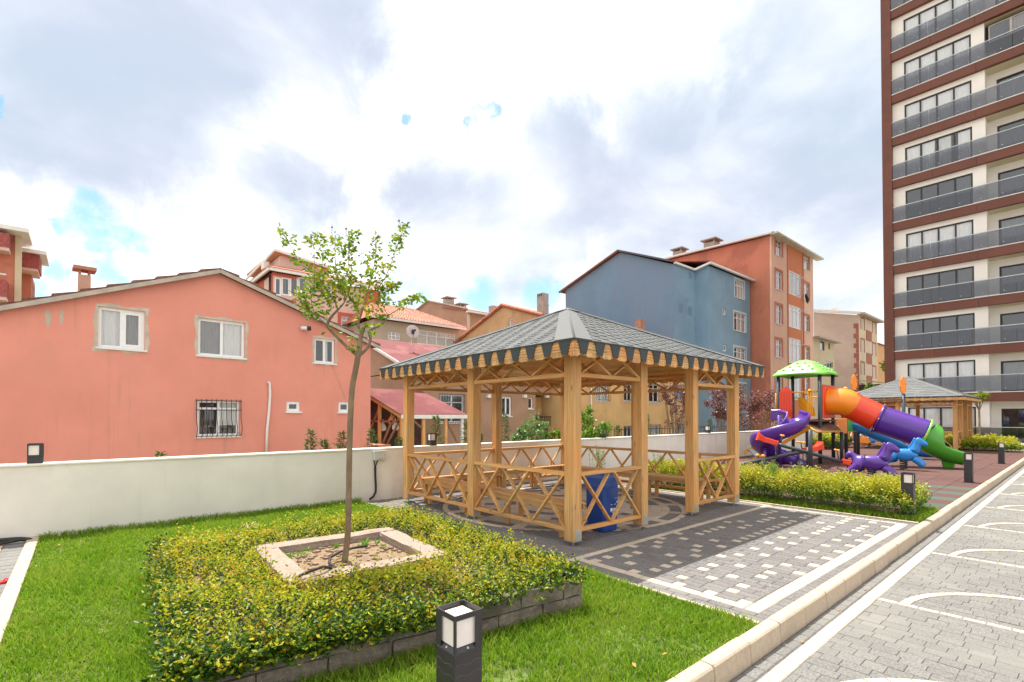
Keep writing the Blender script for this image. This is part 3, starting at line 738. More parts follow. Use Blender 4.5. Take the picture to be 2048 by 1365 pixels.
# ================================================================== lamps
m_lampb = mat('dark_grey_metal', (.040, .037, .040), .45, .12, 12, metal=.2, spec=.5)
m_opal = mat('opal_glass', (.80, .74, .68), .35, .03, 20, spec=.5)
m_mud = mat('dried_dirt', (.085, .075, .07), .9, .3, 30)
def lamp(name, x, y, z, body, head, w, label, group, near=False, foot=True):
    t = empty(name, (x, y, z), label, 'lamp', group); h = w / 2
    z1 = z + body
    b = MB().box((x - h, y - h, z), (x + h, y + h, z1)); b.build('body', m_lampb, t, .004)
    if foot: MB().box((x - h - .025, y - h - .025, z - .002), (x + h + .025, y + h + .025, z + .012)).build('foot_plate', m_lampb, t)
    # sloping sill, posts, glazing, rim
    s = MB(); ih = h - .014
    s.add([(x - h, y - h, z1), (x + h, y - h, z1), (x + h, y + h, z1), (x - h, y + h, z1), (x - ih, y - ih, z1 + .018), (x + ih, y - ih, z1 + .018), (x + ih, y + ih, z1 + .018), (x - ih, y + ih, z1 + .018)],
          [(0, 1, 5, 4), (1, 2, 6, 5), (2, 3, 7, 6), (3, 0, 4, 7), (4, 5, 6, 7)]); s.build('sill', m_lampb, t)
    zt = z1 + head
    gl = MB().box((x - ih, y - ih, z1 + .019), (x + ih, y + ih, zt - .022)); gl.build('diffuser', m_opal, t, .003)
    for sx in (-1, 1):
        for sy in (-1, 1):
            px_, py_ = x + sx * (h - .006), y + sy * (h - .006)
            c = MB().box((px_ - .0055, py_ - .0055, z1), (px_ + .0055, py_ + .0055, zt - .001))
            if (sx, sy) in ((-1, 1), (1, -1)):                       # the wide fins at two corners
                fwid = w * .26
                xa, xb = sorted((x + sx * (h - .001), x + sx * (h - fwid))); ya, yb = sorted((y + sy * (h - .001), y + sy * (h - fwid)))
                c.box((xa, y + sy * (h - .0025) - .0015, z1 + .001), (xb, y + sy * (h - .0025) + .0015, zt - .002))
                c.box((x + sx * (h - .0025) - .0015, ya, z1 + .0015), (x + sx * (h - .0025) + .0015, yb, zt - .0025))
            c.build('corner_post', m_lampb, t)
    r = MB(); e = .006
    r.box((x - h, y - h, zt - .024), (x + h, y - h + e, zt)); r.box((x - h, y + h - e, zt - .024), (x + h, y + h, zt))
    r.box((x - h, y - h + e, zt - .0238), (x - h + e, y + h - e, zt - .0002)); r.box((x + h - e, y - h + e, zt - .0238), (x + h, y + h - e, zt - .0002)); r.build('rim', m_lampb, t)
    if near:
        for (ax_, ay_) in ((-1, 0), (0, -1)):                         # rivets and dried watermarks of the weathered post
            n_ = Vector((ax_, ay_, 0)); s_ = Vector((-ay_, ax_, 0))
            c0 = V(x, y, z1 + .007) + n_ * (h * .88)
            MB().lathe([(.007, 0), (.006, .005), (.002, .007)], c0 + n_ * 0, 10).build('rivet', m_steel, t)
            for zz_ in (z1 - .055, z1 - .105):
                mk = MB()
                for k in range(9):
                    u0, u1 = -h + .004 + k * (2 * h - .008) / 9, -h + .004 + (k + 1) * (2 * h - .008) / 9
                    za, zb = zz_ + .006 * math.sin(k * 1.1), zz_ + .006 * math.sin((k + 1) * 1.1)
                    th = .0016 + .0012 * random.random()
                    c = V(x, y, 0) + n_ * (h + .0006)
                    mk.quad(c + s_ * u0 + V(0, 0, za - th), c + s_ * u1 + V(0, 0, zb - th), c + s_ * u1 + V(0, 0, zb + th), c + s_ * u0 + V(0, 0, za + th))
                mk.build('dried_watermark', m_mud, t)
    return t
lamp('bollard_lamp', 1.335, 1.93, 0, .535, .17, .155, 'weathered dark bollard lamp with square white head standing in the near lawn', 'bollard lamps along the kerb', True)
lamp('bollard_lamp', 9.72, 1.86, 0, .545, .17, .155, 'dark bollard lamp half sunk in the end of the yellow hedge', 'bollard lamps along the kerb')
lamp('bollard_lamp', 16.1, 1.92, 0, .535, .17, .155, 'dark bollard lamp on the red rubber floor beside the end of the green slide', 'bollard lamps along the kerb')
lamp('bollard_lamp', 23.2, 1.95, 0, .535, .17, .155, 'farthest dark bollard lamp, on the rubber floor before the distant hedge', 'bollard lamps along the kerb')
for x, lab in ((-.48, 'square lamp on the boundary wall in front of the coral house'), (5.58, 'square lamp on the boundary wall seen through the pergola, before the red shed roof'),
               (11.24, 'square lamp on the boundary wall in front of the yellow building'), (17.2, 'square lamp on the boundary wall in front of the blue building')):
    lamp('wall_lamp', x, 9.09, .975, .09, .17, .155, lab, 'lamps on the boundary wall', foot=False)

# --- junction box and its conduit on the wall
m_abs = mat('grey_box_plastic', (.55, .56, .52), .5, .04, 8)
m_rubber = mat('black_conduit', (.025, .022, .02), .6, .2, 30)
jb = empty('junction_box', (4.32, 8.93, .7), 'grey plastic junction box fixed to the cream wall beside the pergola', 'junction box')
MB().box((4.20, 8.90, .745), (4.43, 8.999, .925)).build('body', m_abs, jb, .01)
MB().box((4.192, 8.888, .905), (4.438, 8.9, .93)).build('lid', m_abs, jb, .006)
MB().lathe([(.008, 0), (.008, .004)], (4.415, 8.899, .84), 8).build('lock', m_rubber, jb)
mk = MB()
for k in range(9): mk.box((4.27 + k * .012, 8.8985, .765), (4.279 + k * .012, 8.8998, .773))
mk.build('printed_mark', m_rubber, jb)
cp = MB().tube([(4.22, 8.96, .745), (4.235, 8.96, .66), (4.245, 8.96, .60)], .011, 8); cp.tube([(4.30, 8.96, .745), (4.27, 8.96, .68), (4.25, 8.96, .61)], .011, 8)
cp.tube([(4.247, 8.965, .62), (4.25, 8.965, .45), (4.262, 8.965, .25), (4.255, 8.955, .14), (4.20, 8.94, .06), (4.12, 8.93, .01)], .020, 10); cp.build('conduit', m_rubber, jb, smooth=True)
# ================================================================== raised planter
m_blk = mat('planter_block', (.20, .165, .13), .92, .22, 30, .8, 45, piece=.14, second=(.105, .088, .068), sscale=3.5, samt=(.5, .7), detail=6)
m_cop = mat('rough_coping', (.33, .255, .205), .92, .14, 30, .9, 50, second=(.25, .19, .15), sscale=4, samt=(.5, .75), detail=6)
m_mor = mat('mortar', (.20, .18, .15), .95, .2, 40)
PL_C = V(1.84, 4.52, 0); PROT = R(-3.5)
def pl(x, y, z=0.0):                                               # planter coordinates
    c, s = math.cos(PROT), math.sin(PROT); y = y - .095 * x * min(max((1.56 - y) / 3.12, 0), 1) if (abs(x) > .8 or abs(y) > .8) else y; return V(PL_C.x + x * c - y * s, PL_C.y + x * s + y * c, z)
HX_, HY_, BW, BH = 1.40, 1.56, .17, .125
pt_ = empty('planter', PL_C, 'square raised planter of rough brown concrete blocks filled with low shrubs around a young tree', 'planter')
core = MB(); q_ = BW / 2
cn = [pl(-HX_ + q_, -HY_ + q_, .11), pl(HX_ - q_, -HY_ + q_, .11), pl(HX_ - q_, HY_ - q_, .11), pl(-HX_ + q_, HY_ - q_, .11)]
for k in range(4): core.bar(cn[k], cn[(k + 1) % 4], BW - .05, .215 - .002 * (k % 2))
core.build('mortar_core', m_mor, pt_)
def rough_block(c, hx, hy, hz, ax=None):
    """split-faced block: uneven faces"""
    mb = MB(); ax = ax or pl(hx, 0) - PL_C; ay = pl(0, hy) - PL_C; vs = []
    bm = bmesh.new(); bmesh.ops.create_cube(bm, size=2); bmesh.ops.subdivide_edges(bm, edges=bm.edges[:], cuts=1, use_grid_fill=True)
    for v in bm.verts:
        q = v.co.copy(); edge = sum(abs(abs(t) - 1) < 1e-3 for t in q)
        j = Vector([random.uniform(-.007, .007) for _ in range(3)])
        if edge == 3: q *= .985
        vs.append(c + ax * q.x + ay * q.y + V(0, 0, hz * q.z) + j)
    bm.verts.index_update(); fs = [tuple(v.index for v in f.verts) for f in bm.faces]; bm.free()
    return mb.add(vs, fs)
for course in range(2):
    zc = .065 + course * BH
    for side in range(4):
        L = HX_ if side % 2 == 0 else HY_; n = 7; off = .5 if course else 0
        edges = [-1 + 2 * (k + off) / n for k in range(n + 1)]; edges = [-1] + [e for e in edges if -1 < e < 1] + [1]
        for e0, e1 in zip(edges, edges[1:]):
            s0, s1 = e0 * L, e1 * L
            if side % 2 == 1: s0, s1 = max(s0, -HY_ + BW), min(s1, HY_ - BW)
            if s1 - s0 < .03: continue
            m_, h_ = (s0 + s1) / 2, (s1 - s0) / 2 - .005
            if side == 0: c = pl(m_, -HY_ + BW / 2, zc); hx, hy = h_, BW / 2
            elif side == 2: c = pl(m_, HY_ - BW / 2, zc); hx, hy = h_, BW / 2
            elif side == 1: c = pl(HX_ - BW / 2, m_, zc); hx, hy = BW / 2, h_
            else: c = pl(-HX_ + BW / 2, m_, zc); hx, hy = BW / 2, h_
            rough_block(c, hx, hy, BH / 2 - .004, (pl(m_ + h_, -HY_) - pl(m_ - h_, -HY_)) / 2 if side == 0 else None).build('block', m_blk, pt_)
soil = MB().extr([pl(-HX_ + BW, -HY_ + BW, .0), pl(HX_ - BW, -HY_ + BW, .0), pl(HX_ - BW, HY_ - BW, .0), pl(-HX_ + BW, HY_ - BW, .0)], (0, 0, .22)); soil.build('soil', m_bed, pt_)
# inner kerb of rough stone around the tree
IC = .60
for k, (c, hx, hy) in enumerate((((.0, -IC), IC + .09, .09), ((.0, IC), IC + .09, .09), ((-IC, 0), .09, IC - .09), ((IC, 0), .09, IC - .09))):
    cc = pl(c[0] + .06, c[1] + .06, .235); mb = MB(); ax, ay = pl(hx, 0) - PL_C, pl(0, hy) - PL_C
    bm = bmesh.new(); bmesh.ops.create_cube(bm, size=2); bmesh.ops.subdivide_edges(bm, edges=bm.edges[:], cuts=6, use_grid_fill=True)
    vs = []
    for v in bm.verts:
        q = v.co; j = Vector([random.uniform(-.006, .006) for _ in range(3)])
        vs.append(cc + ax * q.x + ay * q.y + V(0, 0, .10 * q.z) + j)
    bm.verts.index_update(); mb.add(vs, [tuple(v.index for v in f.verts) for f in bm.faces]); bm.free()
    mb.build('inner_kerb', m_cop, pt_, smooth=False)
m_dirt = mat('dry_soil', (.225, .155, .095), .95, .28, 25, 1.0, 30, detail=6)
MB().obox(pl(.06, .06, .25), pl(IC - .1, 0) - PL_C, pl(0, IC - .1) - PL_C, (0, 0, .012)).build('tree_pit_soil', m_dirt, pt_)
# clods of earth
cl_ = MB()
for k in range(160):
    c = pl(.06 + random.uniform(-.48, .48), .06 + random.uniform(-.48, .48), .264); r = random.uniform(.006, .022)
    cl_.obox(c, (r, r * .3, 0), (-r * .3, r, 0), (0, r * .2, r * .7))
cl_.build('earth_clods', m_dirt, pt_, kind='stuff')

# --- shrubs in the planter: many upright leafy sprigs
def sprigs(pts, heights, leaves_per, leaf_len, spread=.06, tipcurl=.3, up=.75):
    """whorls of small leaves along upright sprigs -> pos, dir, len, normalised height"""
    P_, D_, L_, T_ = [], [], [], []
    for p, h, lp in zip(pts, heights, leaves_per):
        ph = rng.uniform(0, 6.28); a = rng.uniform(0, 6.28); lean = np.array([math.cos(a), math.sin(a), 0]) * rng.uniform(0, spread)
        t = np.linspace(.25, 1, lp) ** .9
        ang = ph + np.arange(lp) * 2.4
        el = rng.uniform(.05, .9, lp)
        pos = p + t[:, None] * np.array([0, 0, h]) + (t ** 1.5)[:, None] * lean
        d = np.stack([np.cos(ang) * np.cos(el), np.sin(ang) * np.cos(el), np.sin(el) * up + .1], 1)
        P_.append(pos); D_.append(d); L_.append(leaf_len * rng.uniform(.6, 1.25, lp)); T_.append(t)
    return np.concatenate(P_), np.concatenate(D_), np.concatenate(L_), np.concatenate(T_)
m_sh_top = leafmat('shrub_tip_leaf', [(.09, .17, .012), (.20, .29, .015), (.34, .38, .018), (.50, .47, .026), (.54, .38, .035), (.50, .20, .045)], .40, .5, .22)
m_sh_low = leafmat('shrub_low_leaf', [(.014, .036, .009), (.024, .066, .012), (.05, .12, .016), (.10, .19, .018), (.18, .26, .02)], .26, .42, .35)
sh = empty('shrub', PL_C, 'low glossy abelia shrubs with yellow green and orange tips filling the raised planter', 'shrub')
N_ = 5000
xs = rng.uniform(-HX_ - .02, HX_ + .02, N_); ys = rng.uniform(-HY_ + .06, HY_ + .02, N_)
k_ = ~((np.abs(xs - .06) < IC + .07) & (np.abs(ys - .06) < IC + .07)); xs, ys = xs[k_], ys[k_]
hgt = .16 + .15 * np.clip(smoothnoise(xs, ys, 7, 11) + .25, -.6, 1)
dIn = np.maximum(np.abs(xs - .06), np.abs(ys - .06)); hgt *= np.where(dIn < IC + .16, .62, 1)
edge_d = np.minimum(np.minimum(HX_ - xs, xs + HX_), np.minimum(HY_ - ys, ys + HY_)); hgt *= np.clip(.55 + edge_d * 2.4, .55, 1)
pts = np.array([pl(x, y, .20) for x, y in zip(xs, ys)])
# fast-growing shoots
lp = rng.integers(9, 15, len(pts)); hgt = hgt * rng.choice([.7, 1, 1, 1, 1.1, 1.5], len(pts))
Pp, Dd, Ll, Tt = sprigs(pts, hgt, lp, .030, .05)
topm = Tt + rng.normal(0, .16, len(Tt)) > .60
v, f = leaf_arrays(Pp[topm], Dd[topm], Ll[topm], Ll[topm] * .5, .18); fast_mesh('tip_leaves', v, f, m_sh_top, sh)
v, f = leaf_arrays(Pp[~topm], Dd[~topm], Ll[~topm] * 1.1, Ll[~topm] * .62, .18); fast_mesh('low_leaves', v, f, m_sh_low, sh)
# overhanging skirts along the front and the side
N_ = 2200
side = rng.integers(0, 3, N_); u = rng.uniform(-1, 1, N_)
sx = np.where(side == 0, u * HX_, np.where(side == 1, -HX_ + rng.uniform(-.03, .14, N_), HX_ + rng.uniform(-.1, .06, N_))); sy = np.where(side == 0, -HY_ + rng.uniform(-.05, .2, N_), u * HY_)
pts = np.array([pl(x, y, .20 + rng.uniform(-.03, .08)) for x, y in zip(sx, sy)])
u2 = 1.25 * rng.uniform(0, 1, 1500) ** 1.4 - 1.0; sp2 = np.array([pl(x, y, z) for x, y, z in zip(u2 * HX_, -HY_ + rng.uniform(-.09, .05, 1500), rng.uniform(.15, .25, 1500))])
pts = np.concatenate([pts, sp2]); N_ = len(pts)
Pp, Dd, Ll, Tt = sprigs(pts, rng.uniform(.03, .14, N_), rng.integers(8, 13, N_), .032, .12)
tm = rng.uniform(0, 1, len(Pp)) < .42 * Tt
v, f = leaf_arrays(Pp[~tm], Dd[~tm], Ll[~tm], Ll[~tm] * .6, .2); fast_mesh('skirt_leaves', v, f, m_sh_low, sh)
v, f = leaf_arrays(Pp[tm], Dd[tm], Ll[tm], Ll[tm] * .5, .2); fast_mesh('skirt_tip_leaves', v, f, m_sh_top, sh)
st_ = MB(); m_stem = mat('stem', (.16, .09, .05), .8, .2, 20)
for k in range(260):
    x, y = random.uniform(-HX_, HX_), random.uniform(-HY_ + .1, HY_)
    if abs(x - .06) < IC + .05 and abs(y - .06) < IC + .05: continue
    st_.tube([pl(x, y, .2), pl(x + random.uniform(-.03, .03), y + random.uniform(-.03, .03), .2 + random.uniform(.1, .26))], [.003, .0015], 4)
st_.build('stems', m_stem, sh, kind='stuff')
# small weeds and hose in the pit
wd = empty('weed', pl(0, .1, .28), 'small pale green weeds sprouting in the dry soil at the tree foot', 'weed')
wp = np.array([pl(x, y, .285) for x, y in [(-.40, .38), (-.33, .30), (-.28, .36), (.30, .35), (.36, .42), (.25, .28), (-.42, .22), (.42, .1), (.05, .40), (-.2, .42), (.44, .30)] for _ in range(1)])
m_weed = leafmat('weed_leaf', [(.10, .26, .02), (.16, .33, .03), (.22, .36, .05)], .35, .5)
pos = np.repeat(wp, 9, 0) + rng.normal(0, .012, (len(wp) * 9, 3)) * [1, 1, 0]; ang = rng.uniform(0, 6.28, len(pos)); el = rng.uniform(.3, 1.2, len(pos))
v, f = leaf_arrays(pos, np.stack([np.cos(ang) * np.cos(el), np.sin(ang) * np.cos(el), np.sin(el)], 1), rng.uniform(.03, .08, len(pos)), rng.uniform(.012, .025, len(pos)), .2); fast_mesh('weed_leaves', v, f, m_weed, wd)
hs_ = MB().tube([pl(*p) for p in [(.30, .22, .30), (.16, .20, .31), (0, .12, .315), (-.13, .0, .31), (-.18, -.14, .30), (-.17, -.28, .295), (-.22, -.42, .33), (-.34, -.50, .385), (-.5, -.55, .375), (-.58, -.60, .36), (-.64, -.70, .30)]], .0125, 8)
hs_.build('irrigation_hose', m_rubber, smooth=True, label='thin black irrigation hose lying over the stone kerb at the tree foot', cat='hose')

# ================================================================== young tree
m_bark = mat('bark', (.20, .14, .085), .85, .25, 14, .5, 60, second=(.28, .215, .14), sscale=6, samt=(.5, .7), stretch=(1, 1, .25))
m_twig = mat('twig', (.13, .085, .055), .8, .2, 20)
m_tleaf = leafmat('young_tree_leaf', [(.05, .13, .012), (.09, .20, .015), (.15, .27, .018), (.24, .33, .02), (.36, .37, .025), (.46, .30, .03)], .42, .42, .3)
TB = pl(-.02, -.06, .28); TD = FW.x * TB.x + FW.y * TB.y                # depth of the tree plane
def tp(px, py, back=0.0):                                            # a point of the tree, `back` metres behind the trunk
    return at_depth(px, py, TD + back)
tr = empty('young_tree', TB, 'slender young tree with a bare trunk and sparse yellow green leaves growing from the planter', 'tree')
def thick(pts, r):
    """smooth a path through points"""
    pts = [Vector(p) for p in pts]; out = []; rr = []
    for i in range(len(pts) - 1):
        p0, p1, p2, p3 = pts[max(i - 1, 0)], pts[i], pts[i + 1], pts[min(i + 2, len(pts) - 1)]
        for k in range(4):
            t = k / 4; out.append(.5 * ((2 * p1) + (p2 - p0) * t + (2 * p0 - 5 * p1 + 4 * p2 - p3) * t * t + (3 * p1 - p0 - 3 * p2 + p3) * t ** 3)); rr.append(r[i] + (r[i + 1] - r[i]) * t)
    return out + [pts[-1]], rr + [r[-1]]
trunk = MB()
def limb(mb, pts, r, n=8): a, b = thick(pts, r); mb.tube(a, b, n); return a
limb(trunk, [TB - V(0, 0, .03), tp(696, 1060), tp(698, 950), tp(700, 860), tp(704, 780), tp(713, 730), tp(718, 700), tp(722, 672), tp(728, 655)], [.030, .027, .026, .026, .026, .026, .024, .019, .015], 12)
trunk.build('trunk', m_bark, tr, smooth=True)
br = MB(); paths = []
for p, r in [
    ([(716, 712), (690, 690), (668, 668), (655, 652), (662, 635), (676, 620)], [.018, .015, .014, .014, .012, .010]),
    ([(718, 712), (735, 695), (741, 678), (738, 662), (752, 655), (768, 645), (776, 632)], [.016, .014, .013, .012, .010, .008, .006]),
    ([(724, 668), (716, 650), (722, 630), (728, 610), (734, 585)], [.015, .012, .010, .008, .006]),
    ([(676, 620), (668, 600), (655, 585), (640, 560)], [.009, .006, .004, .003]), ([(676, 620), (690, 600), (680, 570), (671, 530), (670, 470)], [.008, .006, .005, .004, .002]),
    ([(668, 600), (650, 575), (632, 550), (610, 535), (596, 520), (575, 480), (562, 462)], [.006, .005, .005, .004, .003, .002, .002]),
    ([(655, 652), (630, 630), (612, 615), (600, 600), (592, 590)], [.007, .005, .004, .003, .002]),
    ([(728, 610), (736, 580), (745, 550), (752, 500), (750, 480)], [.006, .005, .004, .003, .002]),
    ([(734, 585), (750, 580), (768, 560), (785, 520), (795, 490), (808, 455)], [.006, .005, .004, .003, .003, .002]),
    ([(776, 632), (795, 620), (815, 608), (832, 600), (842, 594)], [.004, .004, .003, .002, .002]),
    ([(776, 632), (765, 610), (758, 590), (752, 560)], [.004, .003, .003, .002]), ([(690, 600), (700, 575), (697, 520), (698, 470)], [.005, .004, .003, .002]),
    ([(720, 630), (705, 605), (695, 585), (685, 560)], [.005, .004, .003, .002]), ([(752, 560), (765, 585), (780, 578), (790, 572)], [.003, .003, .002, .002]),
    ([(630, 630), (622, 600), (628, 570), (628, 500), (621, 475)], [.004, .003, .003, .002, .0015]), ([(697, 520), (705, 495), (712, 470)], [.003, .002, .0015]), ([(640, 560), (645, 520), (640, 490), (634, 472)], [.003, .003, .002, .0015])]:
    b0 = random.uniform(-.22, .22)
    pp_ = [tp(x, y, b0 * k / (len(p) - 1)) for k, (x, y) in enumerate(p)]; paths.append(limb(br, pp_, r, 7))
br.build('branches', m_bark, tr, smooth=True)
# dry seed twigs
tw = MB()
for (x, y, x2, y2) in ((664, 480, 664, 455), (692, 475, 692, 458), (735, 500, 718, 512), (752, 500, 754, 475), (803, 460, 798, 442), (628, 500, 622, 474), (740, 490, 757, 474)):
    a, b = tp(x, y), tp(x2, y2); tw.tube([a, b], [.0022, .0012], 5)
    for k in range(3): c = a.lerp(b, .5 + .25 * k); tw.tube([c, c + V(random.uniform(-.03, .03), random.uniform(-.03, .03), .03)], .0012, 4)
    tw.obox(b, (.006, 0, 0), (0, .006, 0), (0, 0, .006))
tw.build('seed_twigs', m_twig, tr)
# leaf clusters
lp_, ld_ = [], []
def leaves_along(path, n, spread):
    for _ in range(n):
        k = random.randrange(len(path) // 3, len(path)); p = path[k]; a = random.uniform(0, 6.28); e = random.uniform(-.6, .9)
        d = V(math.cos(a) * math.cos(e), math.sin(a) * math.cos(e), math.sin(e)); lp_.append(p + d * random.uniform(.0, spread)); ld_.append(d)
for pth in paths[3:]: leaves_along(pth, 70, .045)
for pth in paths[:3]: leaves_along(pth, 18, .05)
for (x, y, rr, n) in [(575, 480, 14, 16), (596, 515, 13, 18), (562, 462, 8, 8), (621, 485, 9, 12), (645, 480, 11, 16), (655, 510, 16, 24), (672, 480, 12, 18), (690, 500, 18, 28), (708, 470, 8, 14), (660, 545, 20, 40),
                      (685, 550, 22, 46), (625, 555, 17, 34), (612, 580, 15, 26), (605, 600, 15, 26), (640, 590, 20, 40), (630, 620, 16, 30), (620, 630, 12, 18), (670, 585, 20, 40), (655, 610, 14, 20), (700, 575, 20, 38),
                      (735, 520, 14, 22), (752, 505, 12, 18), (760, 530, 14, 22), (740, 550, 16, 28), (775, 535, 7, 8), (810, 455, 9, 18), (798, 475, 11, 18), (785, 490, 6, 6), (760, 575, 16, 26), (785, 575, 10, 18), (770, 600, 12, 20),
                      (730, 590, 16, 28), (715, 610, 14, 24), (745, 620, 14, 20), (765, 632, 9, 14), (795, 605, 8, 10), (815, 602, 8, 10), (836, 595, 9, 14), (705, 695, 9, 16), (700, 680, 6, 6), (730, 655, 9, 10), (745, 665, 9, 10), (640, 560, 16, 26), (700, 540, 14, 22), (720, 570, 12, 18)]:
    b0 = random.uniform(-.2, .2)
    for _ in range(int(n * 1.5)):
        a = random.uniform(0, 6.28); q = rr * math.sqrt(random.random()) ; c = tp(x + q * math.cos(a), y + q * math.sin(a), b0 + random.gauss(0, rr * .004))
        e = random.uniform(-.9, .5); a2 = random.uniform(0, 6.28); lp_.append(c); ld_.append(V(math.cos(a2) * math.cos(e), math.sin(a2) * math.cos(e), math.sin(e)))
ln = rng.uniform(.032, .058, len(lp_)); v, f = leaf_arrays(np.array(lp_), np.array(ld_), ln, ln * .55, .15)
fast_mesh('crown', v, f, m_tleaf, tr)

# ================================================================== hedges
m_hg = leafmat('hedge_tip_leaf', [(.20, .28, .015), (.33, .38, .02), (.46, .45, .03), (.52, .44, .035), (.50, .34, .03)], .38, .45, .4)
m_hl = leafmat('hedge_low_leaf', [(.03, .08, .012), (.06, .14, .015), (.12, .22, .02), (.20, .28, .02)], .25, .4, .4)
def hedge(x0, x1, y0, y1, n, h, leaf, label, seed, lp=(9, 14), wild=True):
    t = empty('hedge', ((x0 + x1) / 2, (y0 + y1) / 2, 0), label, 'hedge', 'yellow green hedges')
    X = rng.uniform(x0, x1, n); Y = rng.uniform(y0, y1, n)
    hh_ = h * (.74 + .3 * np.clip(smoothnoise(X, Y, 7, seed) + .5, 0, 1.3)); ed = np.minimum(np.minimum(X - x0, x1 - X), np.minimum(Y - y0, y1 - Y)); hh_ *= np.clip(.62 + ed * 2.2, .62, 1)
    low = rng.uniform(0, .42, n); pts_ = np.stack([X, Y, hh_ * low], 1); hs2 = hh_ * (1 - low) * rng.uniform(.75, 1.1, n)
    Pp, Dd, Ll, Tt = sprigs(pts_, hs2, rng.integers(*lp, n), leaf, leaf * 1.6); 
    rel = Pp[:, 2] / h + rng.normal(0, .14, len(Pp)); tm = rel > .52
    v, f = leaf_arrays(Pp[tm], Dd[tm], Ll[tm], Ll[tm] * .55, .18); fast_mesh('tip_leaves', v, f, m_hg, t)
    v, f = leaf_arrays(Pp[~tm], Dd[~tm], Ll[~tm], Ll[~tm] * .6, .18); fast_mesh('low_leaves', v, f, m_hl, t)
    sm = MB()
    for k in range(120):
        x, y = random.uniform(x0, x1), random.uniform(y0, y1); sm.tube([(x, y, 0), (x + random.uniform(-.05, .05), y + random.uniform(-.05, .05), h * .7)], [.005, .002], 4)
    sm.build('stems', m_stem, t, kind='stuff')
    return t
hedge(9.47, 10.78, 1.78, 6.8, 6800, .60, .042, 'low yellow green hedge running between the pergola pavement and the playground', 21)
hedge(30.4, 31.9, 2.0, 5.0, 1500, .55, .085, 'distant yellow hedge strip in front of the tower entrance', 23, (7, 10))
hedge(34.2, 35.6, 2.4, 6.6, 1500, .6, .09, 'farther yellow hedge strip at the foot of the tower', 24, (7, 10))
hedge(26.5, 30.0, 8.0, 8.8, 1200, .8, .09, 'yellow green hedge at the far end of the boundary wall behind the slides', 25, (7, 10))
# taller weeds standing in the hedge
m_wd2 = leafmat('tall_weed_leaf', [(.10, .22, .03), (.17, .30, .05), (.25, .36, .08)], .4, .5)
for k, (px, py, py2, lab) in enumerate(((1540, 945, 905, 'feathery tall weed rising from the hedge below the seesaw beam'), (1600, 950, 912, 'arching tall weed rising from the hedge beside the seesaw post'), (1195, 935, 880, 'tall feathery weed behind the pergola railing next to the corner post'), (1325, 935, 897, 'tall feathery weed behind the pergola railing between two posts'))):
    d0 = {1540: 9.5, 1600: 9.1, 1195: 12.6, 1325: 11.2}[px]
    b = at_depth(px, py, d0); t_ = at_depth(px, py2, d0); w = empty('tall_weed', V(b.x, b.y, 0), lab, 'weed', 'weeds in the hedge')
    P2, D2 = [], []
    stm = MB()
    for j in range(16):
        a = random.uniform(0, 6.28); bend = V(math.cos(a), math.sin(a), 0) * random.uniform(.03, .16); H_ = (t_.z) * random.uniform(.7, 1.05)
        root = V(b.x + random.uniform(-.14, .14), b.y + random.uniform(-.14, .14), 0); path_ = [root + bend * (q * q) + V(0, 0, H_ * (q - .15 * q * q * q)) for q in (0, .25, .5, .75, 1)]
        stm.tube(path_, [.004, .004, .003, .002, .001], 4)
        for q in range(34):
            s_ = random.uniform(.35, 1); i_ = min(3, int(s_ * 4)); c = path_[i_].lerp(path_[i_ + 1], s_ * 4 - i_); a2 = random.uniform(0, 6.28); P2.append(c); D2.append((math.cos(a2), math.sin(a2), .7))
    stm.build('stems', m_wd2, w, kind='stuff'); l_ = rng.uniform(.03, .07, len(P2)); v, f = leaf_arrays(np.array(P2), np.array(D2), l_, l_ * .22, .1); fast_mesh('weed_leaves', v, f, m_wd2, w)
# dry iris tuft behind the planter
ir = MB(); m_dry = mat('dry_leaf', (.52, .40, .22), .8, .15, 10)
c = on_z(497, 1062, .05)
for k in range(16):
    a = random.uniform(0, 6.28); L_ = random.uniform(.16, .30); d = V(math.cos(a), math.sin(a), 0); s = V(-d.y, d.x, 0) * .005
    pth = [c + d * (L_ * .75 * q) + V(0, 0, L_ * (1.5 * q - 1.35 * q * q)) for q in (0, .3, .6, .85, 1)]
    for q in range(4): w0, w1 = 1 - q / 4.2, 1 - (q + 1) / 4.2; ir.quad(pth[q] - s * w0, pth[q] + s * w0, pth[q + 1] + s * w1, pth[q + 1] - s * w1)
ir.build('dry_tuft', m_dry, label='tuft of long dried straw coloured leaves on the lawn behind the planter', cat='plant')
# litter, leaves, hose at the side path
m_red = mat('red_plastic', (.62, .02, .03), .45, .05, 6)
c = on_z(12, 1166, -.01); b = MB().obox(c + V(0, 0, .012), (.045, .02, 0), (-.010, .022, 0), (0, 0, .010)); b.tube([c + V(-.02, .01, .02), c + V(0, .0, .045), c + V(.03, -.012, .02)], .006, 6)
b.build('red_slipper', m_red, label='small red plastic slipper lying on the side path', cat='slipper')
hp = [V(-1.6, 8.86, .06), V(-1.2, 8.86, .055), V(-.85, 8.87, .05), V(-.6, 8.85, .04), V(-.5, 8.80, .02)]
hb = MB(); a_, r_ = thick(hp, [.028] * 5); hb.tube(a_, r_, 8); a_, r_ = thick([V(-1.6, 8.72, .02), V(-1.1, 8.76, .01), V(-.75, 8.82, .02), V(-.55, 8.84, .04)], [.02] * 4); hb.tube(a_, r_, 8)
hb.build('thick_hose', m_rubber, smooth=True, label='thick black hose lying along the foot of the wall at the side path', cat='hose')
m_fall = mat('fallen_leaf', (.36, .20, .06), .8, .3, 3, piece=.3)
